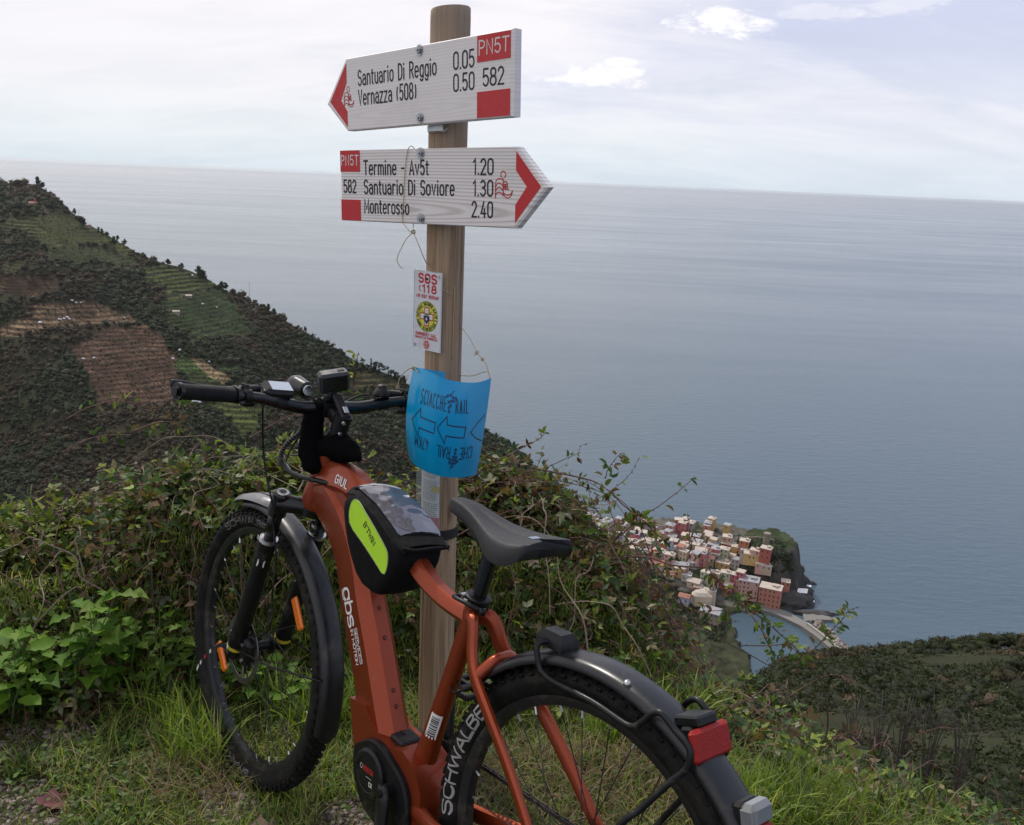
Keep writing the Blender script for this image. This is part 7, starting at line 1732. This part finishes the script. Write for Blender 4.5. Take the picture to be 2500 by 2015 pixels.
# single canes that stand out against sea, hill and village, with their own leaves
LVAR = []
for i, c_ in enumerate(PAL):
    for j in range(2):
        me = bpy.data.meshes.new('leaf'); VV = LV.copy(); VV[:, 2] *= 1+j*1.6; VV[:, 1] *= 1-.15*j
        me.from_pydata([tuple(v) for v in VV], [], [tuple(int(x) for x in f_) for f_ in LF]); a_ = me.attributes.new('tint', 'FLOAT_COLOR', 'FACE')
        a_.data.foreach_set('color', np.tile(np.append(c_, 1), len(LF)).astype(np.float32)); me.materials.append(LEAFM); LVAR.append(me)
leafcount = 0
def leafobj(p, d_, n_, s_, par, vi):
    global leafcount
    dd, ss, nn = basis(np.array([d_]), np.array([n_])); o = bpy.data.objects.new('leaf', LVAR[vi]); COL.objects.link(o); o.parent = par
    q_ = np.asarray(p)-np.array(par.location)
    o.matrix_local = Matrix([[dd[0][0]*s_, ss[0][0]*s_, nn[0][0]*s_, q_[0]], [dd[0][1]*s_, ss[0][1]*s_, nn[0][1]*s_, q_[1]], [dd[0][2]*s_, ss[0][2]*s_, nn[0][2]*s_, q_[2]], [0, 0, 0, 1]]); leafcount += 1
Z6b = lambda x, y: (1050+x/2.872, 800+y/2.872)
ZD = lambda x, y: (x*1.1606, y*1.1606)
CN = [(Z6b, [(480, 930), (560, 890), (650, 840), (750, 790), (800, 750)], 2.9, 1.0, 9), (Z6b, [(500, 1010), (620, 1000), (760, 1000), (950, 920), (1040, 880)], 2.95, .9, 11), (Z6b, [(1040, 880), (1060, 830), (1130, 803)], 2.95, .45, 0),
      (Z6b, [(740, 990), (950, 1030), (1150, 1080), (1260, 1150), (1360, 1250), (1480, 1340), (1560, 1420), (1640, 1500)], 2.9, 1.2, 30), (Z6b, [(1080, 1280), (1180, 1200), (1300, 1120), (1400, 1030), (1470, 905)], 2.9, .55, 4), (Z6b, [(1250, 1410), (1380, 1330), (1540, 1290), (1700, 1180), (1860, 1045)], 2.85, .9, 5),
      (Z6b, [(1230, 1060), (1245, 1000), (1300, 920), (1340, 880)], 2.9, .7, 12), (Z6b, [(1250, 1530), (1310, 1480), (1400, 1400), (1500, 1310)], 2.9, 1.0, 10), (Z6b, [(1680, 1440), (1780, 1415), (1880, 1430), (1950, 1470)], 2.9, .5, 2), (Z6b, [(1806, 1305), (1812, 1400), (1822, 1540)], 2.9, .5, 1),
      (ZT, [(-60, 500), (0, 480), (160, 460), (430, 455), (700, 460), (860, 420)], 2.8, 1.0, 12), (ZT, [(120, 345), (200, 340), (420, 330), (640, 400), (900, 420), (960, 470), (1080, 600), (1180, 700), (1330, 880), (1400, 1020), (1460, 1140)], 2.75, 1.3, 40),
      (ZT, [(640, 900), (860, 890), (1000, 880), (1180, 850)], 2.75, .7, 8), (ZT, [(1200, 1048), (1400, 1050), (1550, 1040), (1620, 1080), (1700, 1160)], 2.7, .8, 9), (ZT, [(1180, 700), (1400, 860), (1500, 950), (1640, 1080), (1700, 1200)], 2.7, 1.1, 28), (ZT, [(1640, 1200), (1780, 1080), (1900, 950), (2000, 850), (2060, 770), (2140, 735)], 2.7, .8, 22),
      (ZT, [(1240, 660), (1180, 690), (1060, 760), (800, 770)], 2.8, .8, 14), (ZT, [(150, 220), (240, 110), (330, 30), (400, -40)], 2.85, 1.0, 10), (ZT, [(770, 0), (775, 120), (780, 260), (900, 400)], 2.85, .6, 5), (ZT, [(330, -10), (430, 60), (520, 180), (560, 200)], 2.85, .9, 14),
      (Z1, [(350, 1385), (480, 1320), (640, 1290), (780, 1330), (880, 1380)], 2.9, .9, 13), (Z1, [(330, 1560), (440, 1500), (560, 1470), (690, 1470)], 2.9, .9, 7), (Z1, [(1850, 1310), (1860, 1190), (1870, 1100), (1885, 1035)], 2.9, .9, 16), (Z1, [(0, 1560), (60, 1480), (100, 1410)], 2.8, .6, 0), (Z1, [(920, 1400), (940, 1330), (955, 1275)], 2.85, .8, 9),
      (Z1, [(700, 1450), (860, 1400), (1000, 1440), (1180, 1560)], 2.85, 1.1, 12), (Z1, [(1320, 1480), (1500, 1380), (1590, 1360)], 2.8, .9, 10), (ZD, [(1640, 1480), (1700, 1440), (1760, 1420), (1840, 1460)], 2.7, .8, 12), (ZD, [(1900, 1560), (1990, 1530), (2040, 1570)], 2.5, .8, 9), (ZD, [(1700, 1620), (1740, 1540), (1730, 1440), (1690, 1380)], 2.6, 1.3, 9)]
rc_ = np.random.default_rng(5)
for zz, pts, D, th_, nl in CN:
    P_ = cr_spline([at(*zz(*p), D+.04*rc_.normal()) for p in pts], 6); par = BL_ if (zz is Z1) else BR_; par = BRR if (zz is ZD and pts[0][0] > 1850) else par
    org = np.array(par.location); mb = MB(); wd_ = np.interp(np.linspace(0, 1, len(P_)), [0, 1], [.0026*th_, .0012*th_]); mb.tube(P_-org, wd_, 6)
    for i in range(1, len(P_)-1, 2):   # thorns
        t_ = P_[i+1]-P_[i]; t_ /= np.linalg.norm(t_); o_ = rc_.normal(size=3); o_ -= t_*(o_@t_); o_ /= np.linalg.norm(o_); q_ = P_[i]-org; mb.add([q_+t_*.003, q_-t_*.003, q_+o_*.008-t_*.003], [(0, 1, 2)])
    mb.build('cane', STEMM, par)
    for k_ in range(nl):
        u = rc_.uniform(.03, 1.0); i = u*(len(P_)-1); j = min(int(i), len(P_)-2); p = P_[j]+(P_[j+1]-P_[j])*(i-j); t_ = P_[j+1]-P_[j]; t_ /= np.linalg.norm(t_)
        od = rc_.normal(size=3); od -= t_*(od@t_); od = od/np.linalg.norm(od)+t_*.5+np.array([0, 0, -.1]); p2 = p+od*rc_.uniform(.004, .016); sz = rc_.uniform(.020, .038)
        vi = int(rc_.choice([0, 1, 2, 3, 4, 5, 7, 8, 9, 10, 11, 13, 17], p=np.array([3, 2, 3, 2, 3.5, 3.5, 2, 1.5, 1, 1.5, 1.5, .8, .6])/25.9 if False else None))
        for m_ in (-1, 0, 1):
            if m_ and rc_.random() < .55: continue
            a_ = m_*1.1; s_ = np.cross(t_, od); s_ /= np.linalg.norm(s_)+1e-9; dd = od/np.linalg.norm(od)*math.cos(a_)+s_*math.sin(a_)
            if leafcount < 560: leafobj(p2, dd, rc_.normal(0, .5, 3)+np.array([0, -.3, .8]), sz*(1 if not m_ else .8), par, vi)
# long canes arching over the thicket surface
for i in range(84):
    r = np.random.default_rng(500+i); az0_ = r.uniform(azpx(-100), azpx(2300)); t0_ = r.uniform(.05, .8); da = r.normal(0, .10); dt = r.uniform(.1, .5)
    u = np.linspace(0, 1, 7); Pb = bank(az0_+da*u, t0_+dt*u); Pb[:, 2] += .03+.10*np.sin(u*math.pi)*r.random()-np.interp(az0_, [-.5, -.1, 0, .16, .26, .4], [.17, .17, .13, .08, .17, .1])*np.clip((t0_+dt*u)*1.2, 0, 1)
    Pb[:, 1] -= .03; Pb += r.normal(0, .012, Pb.shape); P_ = cr_spline(Pb, 5); par = BL_ if az0_ < azpx(1070) else (BR_ if az0_ < azpx(1930) else BRR); org = np.array(par.location)
    mb = MB(); mb.tube(P_-org, np.linspace(.0026, .0011, len(P_))*r.uniform(.6, 1.15), 5)
    for j in range(1, len(P_)-1, 3):
        t_ = P_[j+1]-P_[j]; t_ /= np.linalg.norm(t_); o_ = r.normal(size=3); o_ -= t_*(o_@t_); o_ /= np.linalg.norm(o_); q_ = P_[j]-org; mb.add([q_+t_*.003, q_-t_*.003, q_+o_*.008], [(0, 1, 2)])
    mb.build('cane', STEMM if r.random() < .7 else TWIGM, par)
# ---------------------------------------------------------------- verge: polygons as seen from above
inp = lambda XY, poly: inpoly(XY/1.1606, poly)
POLYS = {'tall': [[(150, 1470), (160, 1400), (230, 1345), (400, 1325), (430, 1480), (480, 1600), (440, 1650), (330, 1620), (220, 1570)], [(440, 1345), (770, 1330), (790, 1540), (640, 1560), (500, 1480)], [(940, 1430), (1250, 1400), (1480, 1440), (1540, 1540), (1300, 1580), (1000, 1560)], [(1500, 1640), (1650, 1650), (1830, 1680), (2000, 1720), (2000, 1800), (1500, 1800)]],
         'gravel': [[(-60, 1470), (120, 1475), (215, 1500), (200, 1560), (80, 1590), (-60, 1620)], [(-60, 1650), (90, 1635), (140, 1690), (120, 1790), (-60, 1790)], [(690, 1690), (860, 1670), (900, 1790), (640, 1790)], [(420, 1660), (520, 1660), (560, 1720), (430, 1740)]],
         'dry': [[(940, 1590), (1480, 1560), (1600, 1790), (900, 1790)], [(330, 1560), (500, 1640), (480, 1720), (300, 1700)], [(-60, 1420), (220, 1440), (200, 1500), (-60, 1480)]],
         'mat': [[(-60, 1560), (240, 1540), (360, 1600), (330, 1790), (-60, 1790)]]}
def ground_pts(n, r, D0=.85, D1=None):
    az = r.uniform(math.radians(-38), math.radians(38), n); u = np.sqrt(r.random(n)); Dm = np.interp(az, BA, BD)+.25; D = D0+(Dm-D0)*u
    p = bank(az, (D-np.interp(az, BA, BD))/(np.interp(az, CA, CD)-np.interp(az, BA, BD))); x, y = D*np.sin(az), D*np.cos(az); fl = D < np.interp(az, BA, BD)
    z = np.where(fl, ground_z(x, y), p[:, 2]-.06); return np.stack([x, y, z], -1)
def blades(P, L_, W_, lean, tint, r, name, label, cat):
    n = len(P); a_ = r.uniform(0, 2*math.pi, n); dh = np.stack([np.cos(a_), np.sin(a_), np.zeros(n)], -1); sd = np.stack([-np.sin(a_+r.normal(0, .5, n)), np.cos(a_+r.normal(0, .5, n)), np.zeros(n)], -1)
    rows_ = []
    for t_, w_ in ((0, .8), (.35, 1.), (.7, .7)):
        c_ = P+np.array([0, 0, 1.])*(L_*(t_-.28*lean*t_*t_))[:, None]+dh*(L_*lean*t_**1.8)[:, None]; rows_ += [c_-sd*(W_*w_/2)[:, None], c_+sd*(W_*w_/2)[:, None]]
    rows_.append(P+np.array([0, 0, 1.])*(L_*(1-.38*lean))[:, None]+dh*(L_*lean)[:, None]); V = np.stack(rows_, 1).reshape(-1, 3)
    F_ = np.array([[0, 1, 3], [0, 3, 2], [2, 3, 5], [2, 5, 4], [4, 5, 6]]); Fa = (F_[None]+(np.arange(n)*7)[:, None, None]).reshape(-1, 3)
    return tag(npmesh(name, V, Fa, GRASSM, np.repeat(tint, 5, 0), kind='stuff'), label, cat, kind='stuff')
def ptype(P): 
    q_ = px(P)[:, :2]; return {k_: np.any([inp(q_, pl) for pl in v_], 0) for k_, v_ in POLYS.items()}
GP = 1.6*np.array([[.090, .135, .020], [.135, .180, .028], [.060, .100, .018], [.175, .195, .045], [.22, .18, .085]])
def gtint(n, wts, r): w_ = np.array(wts, float); return GP[r.choice(5, n, p=w_/w_.sum())]*r.uniform(.7, 1.25, (n, 1))
rg_ = np.random.default_rng(21)
P_ = ground_pts(56000, rg_); ty = ptype(P_); keep = ~ty['gravel'] | (rg_.random(len(P_)) < .10); keep &= ~(ty['dry'] & (rg_.random(len(P_)) < .45)); keep &= ~(ty['mat'] & (rg_.random(len(P_)) < .25)); P_ = P_[keep]; n = len(P_)
blades(P_, rg_.uniform(.025, .085, n), rg_.uniform(.0018, .0040, n), rg_.uniform(.2, .95, n), gtint(n, [3, 2, 3, 1, 1.6], rg_), rg_, 'short_grass', 'short green grass covering the verge of the path', 'grass')
P_ = ground_pts(40000, rg_); ty = ptype(P_); keep = ty['tall'] & (fbm(P_[:, :2], 5, 2, 8) > -.30) & (rg_.random(len(P_)) < .8) & ~((P_[:, 0] > .75) & ((rg_.random(len(P_)) < .68) | (fbm(P_[:, :2], 6, 2, 3) < -.1))); P_ = P_[keep]; n = len(P_); print('tall', n)
blades(P_, rg_.uniform(.06, .185, n)*(1+.2*fbm(P_[:, :2], 3, 2, 4)), rg_.uniform(.0028, .0062, n), rg_.uniform(.15, .85, n), gtint(n, [3.2, 3, 2, 1.2, .35], rg_)*np.where(P_[:, 0:1] > .7, .68, 1.), rg_, 'tall_grass', 'tall fresh green grass tufts round the wheels and at the right', 'tall grass')
P_ = ground_pts(30000, rg_); ty = ptype(P_); keep = ty['dry'] | (rg_.random(len(P_)) < .13); P_ = P_[keep]; n = len(P_)
blades(P_+np.array([0, 0, .005]), rg_.uniform(.03, .11, n), rg_.uniform(.0012, .0026, n), rg_.uniform(.8, 1.4, n), np.array([.22, .155, .080])*rg_.uniform(.4, 1.25, (n, 1)), rg_, 'dry_grass', 'matted brown straw lying among the green grass', 'dry grass')
# low clover-like ground cover
P_ = ground_pts(44000, rg_); ty = ptype(P_); keep = (ty['mat'] | (rg_.random(len(P_)) < .30)) & ~(ty['gravel'] & (rg_.random(len(P_)) < .85)); P_ = P_[keep]; n = len(P_)
LV2 = np.array([[0, 0, 0], [.45, .38, .08], [.5, 0, 0], [.45, -.38, .08], [1, .18, 0], [1, -.18, 0]]); LF2 = np.array([[0, 2, 1], [0, 3, 2], [1, 2, 4], [2, 5, 4], [3, 5, 2]])
nn_ = rg_.normal(0, .35, (n, 3))+np.array([0, 0, 1.]); dd_ = rg_.normal(size=(n, 3))*np.array([1, 1, .3])
V, F_, T_ = leaves(P_+np.array([0, 0, 1.])*rg_.uniform(.004, .035, (n, 1)), dd_, nn_, rg_.uniform(.008, .021, n), np.array([.070, .115, .026])*rg_.uniform(.5, 1.5, (n, 1))*np.array([1, 1, 1]), LV2, LF2)
tag(npmesh('ground_cover', V, F_, LEAFM, T_, kind='stuff'), 'mat of tiny-leaved green weeds on the verge at the lower left', 'ground cover', kind='stuff')
# gravel
P_ = ground_pts(30000, rg_); ty = ptype(P_); keep = ty['gravel'] | (rg_.random(len(P_)) < .05); P_ = P_[keep][:4200]; n = len(P_)
cg = np.array([.17, .145, .125])*rg_.uniform(.45, 1.7, (n, 1))*np.array([1, 1, 1])
GRV = leafmat('gravel_stone', .0, .85, .2, nscale=90)
tag(clumps('gravel', P_+np.array([0, 0, .001]), rg_.lognormal(-5.25, .45, n), cg, GRV, 1, .55, .28, seed=9), 'loose pale gravel and stones between the grass', 'gravel', kind='stuff')
# tall broad-leaved weeds in front of the bank
LV3 = np.array([[0, 0, 0], [.12, .13, .03], [.12, -.13, .03], [.30, .27, .06], [.28, -.27, .06], [.44, .23, .02], [.44, -.23, .02], [.62, .33, .04], [.60, -.33, .04], [.82, .24, 0], [.82, -.24, 0], [1, 0, -.14], [.40, 0, -.03], [.7, 0, -.06]])
LF3 = [(0, 12, 1), (0, 2, 12), (1, 12, 3), (2, 4, 12), (3, 12, 5), (4, 6, 12), (5, 12, 13), (6, 13, 12), (5, 13, 7), (6, 8, 13), (7, 13, 9), (8, 10, 13), (9, 13, 11), (10, 11, 13)]
LV3b = LV3.copy(); LV3b[[3, 4, 7, 8], 1] *= 1.15; LV3b[[5, 6], 1] *= .62; LV3b[[9, 10], 1] *= .75; LV3b[:, 2] *= 1.8; BLV = []; WEEDM = leafmat('weed_leaf', .45, .6, .2, nscale=70)
for c_ in ([.115, .22, .024], [.15, .27, .032], [.085, .17, .022], [.18, .27, .05]):
    me = bpy.data.meshes.new('leaf'); me.from_pydata([tuple(v) for v in (LV3b if len(BLV) != 1 else LV3)], [], LF3); a_ = me.attributes.new('tint', 'FLOAT_COLOR', 'FACE'); a_.data.foreach_set('color', np.tile(c_+[1], len(LF3)).astype(np.float32)); me.materials.append(WEEDM); me.shade_smooth(); BLV.append(me)
STG = pmat('green_stem', (.06, .10, .025), .6)
def weed(x, y, D, h, nleaf, ls, label, seed, name='broadleaf_weed', cat='weed', narrow=False, group='broad-leaved weeds in front of the bank'):
    r = np.random.default_rng(seed); p0 = at(*ZD(x, y), D); g_ = float(ground_z(p0[0], p0[1])); Dg = math.hypot(p0[0], p0[1])
    rt = empty(name, label, cat, (p0[0], p0[1], g_), group)
    nst = 1 if narrow else r.integers(2, 4)
    for s_ in range(nst):
        lx, ly = r.normal(0, .03, 2); Ps = cr_spline([(lx*.3, ly*.3, -.02), (lx, ly, h*.5), (lx*2.2, ly*2.2, h)], 4); MB().tube(Ps, np.linspace(.0030, .0014, len(Ps)), 5).build('stem', STG, rt)
        k_n = nleaf//nst
        for k_ in range(k_n):
            u = .22+.78*(k_+.5)/k_n; q_ = np.array([np.interp(u, np.linspace(0, 1, len(Ps)), Ps[:, j]) for j in range(3)]); a_ = k_*2.4+s_+r.normal(0, .3); s2 = ls*r.uniform(.7, 1.2)*(1.1-.55*u if narrow else 1.15-.35*u)
            d_ = np.array([math.cos(a_), math.sin(a_), r.uniform(-.15, .45)]); n_ = np.array([-.3*math.cos(a_), -.3*math.sin(a_)-.1, 1.])+r.normal(0, .2, 3); dd, ss, nn = basis(d_[None], n_[None])
            o = bpy.data.objects.new('leaf', LVAR[(0, 1, 2, 3)[r.integers(4)]] if narrow else BLV[r.integers(4)]); COL.objects.link(o); o.parent = rt; q_ = q_+dd[0]*.012; w_ = .75 if narrow else 1
            o.matrix_local = Matrix([[dd[0][i]*s2, ss[0][i]*s2*w_, nn[0][i]*s2, q_[i]] for i in range(3)]+[[0, 0, 0, 1]])
    return rt
WDX = [(20, 1330, .30, 10, .085), (75, 1300, .34, 11, .09), (130, 1290, .38, 12, .10), (190, 1270, .36, 12, .095), (240, 1300, .30, 10, .09), (60, 1400, .20, 9, .075), (150, 1390, .24, 10, .085), (215, 1390, .24, 10, .085), (290, 1370, .26, 10, .085), (340, 1400, .22, 10, .075),
      (20, 1400, .18, 8, .07), (110, 1350, .28, 11, .09), (260, 1350, .28, 11, .09), (385, 1390, .20, 9, .07), (530, 1430, .16, 8, .065), (600, 1460, .16, 8, .06), (700, 1450, .14, 8, .055), (1010, 1490, .14, 7, .05), (1120, 1500, .15, 7, .05), (330, 1330, .30, 10, .085), (-10, 1350, .26, 9, .08), (480, 1440, .18, 8, .065)]
WD = [(x, y, h, int(n_*1.6), l_*.88) for x, y, h, n_, l_ in WDX]
sides = ['at the left edge of the picture', 'second from the left edge', 'tall one in the left weed patch', 'tallest one under the bramble bank at left', 'right part of the left weed patch', 'low one at the front left', 'front of the left weed patch, darker spot', 'front centre of the left weed patch', 'between the left patch and the front wheel', 'close to the left of the front wheel',
         'lowest one at the left edge', 'middle of the left weed patch', 'middle right of the left weed patch', 'touching the front tyre from the left', 'seen through the front wheel, left part', 'seen through the front wheel, right part', 'between front wheel and frame', 'between post and rear wheel', 'seen through the upper rear wheel', 'behind the others beside the mint-like plant', 'cut by the left picture edge', 'seen through the front wheel at the hub']
for i, ((x, y, h, nl, ls), sd_) in enumerate(zip(WD, sides)):
    d = ray(*ZD(x, y)); D = min(2.68, max(1.9, 1.52*math.hypot(d[0], d[1])/-d[2])); weed(x, y, D, h, nl, ls, 'bright green lobed weed, '+sd_, 100+i)
for i, (x, y, lab) in enumerate(((330, 1290, 'mint-like plant with narrow pointed leaves, left stem'), (365, 1280, 'mint-like plant with narrow pointed leaves, tallest stem'), (400, 1300, 'mint-like plant with narrow pointed leaves, middle stem'), (435, 1310, 'mint-like plant with narrow pointed leaves, right stem'))):
    weed(x, y, 2.6, .36-.03*i, 30, .045, lab+' under the bank', 200+i, 'leafy_herb', 'plant', True, 'mint-like plants under the bank')
# fallen things
DL = pmat('dead_leaf', (.20, .13, .09), .8, var=.3)
p = at(*ZD(510, 1655), 1.86); g_ = float(ground_z(p[0], p[1]))
me = bpy.data.meshes.new('dead_leaf'); r = np.random.default_rng(4); VV = LV3*np.array([.10, .10, .16])+r.normal(0, .004, LV3.shape); me.from_pydata([tuple(v) for v in VV], [], LF3); o = tag(mobj('dead_leaf', me, DL), 'curled brown dead leaf lying by the front tyre', 'leaf'); o.location = (p[0], p[1], g_+.035)
p = at(*ZD(55, 1500), 2.25); me = me.copy(); o = tag(mobj('dead_leaf', me, None), 'dark red fallen leaf on the gravel at the left', 'leaf'); me.materials.clear(); me.materials.append(pmat('red_leaf', (.12, .03, .035), .7)); o.location = (p[0], p[1], float(ground_z(p[0], p[1]))+.02)
# bare grey shrubs on the slope at the right
for i, (x, y, D, h) in enumerate(((1900, 1545, 7, .36), (1960, 1550, 7, .40), (1850, 1540, 7, .34), (1795, 1540, 6.5, .30), (2030, 1565, 7, .34))):
    p = at(*ZD(x, y+10), D); r = np.random.default_rng(i); rt = empty('bare_shrub', 'bare grey twiggy shrub on the dark slope, '+['third', 'fourth', 'second', 'first', 'fifth'][i]+' from the left', 'shrub', p, 'bare shrubs on the slope'); mb = MB()
    for k_ in range(16):
        a_ = r.uniform(0, 6.28); sp_ = r.uniform(.03, .26); P2 = [(0, 0, -.5), (math.cos(a_)*sp_*.4, math.sin(a_)*sp_*.4, h*.35), (math.cos(a_)*sp_, math.sin(a_)*sp_, h*r.uniform(.6, 1.))]; mb.tube(cr_spline(P2, 4), np.linspace(.0045, .0016, 9), 4)
        q_ = np.array(P2[1]); mb.tube([q_, q_+np.array([r.normal(0, .08), r.normal(0, .08), h*.4])], [.003, .0014], 3)
    mb.build('branches', TWIGD, rt)
# ================================================================ air
m, k = newmat('haze_air')
pv = k.n('ShaderNodeVolumePrincipled', ins={'Color': (.93, .96, 1.0, 1), 'Density': 2.4e-5, 'Anisotropy': .6})
k.n('ShaderNodeOutputMaterial', ins={'Volume': pv.outputs[0]})
HZ = MB().box((0, 0, (SEA-1.5+9)/2), (124000, 124000, 9-(SEA-1.5))).build('haze', m); HZ['kind'] = 'stuff'; HZ['label'] = 'pale sea haze thickening towards the horizon'
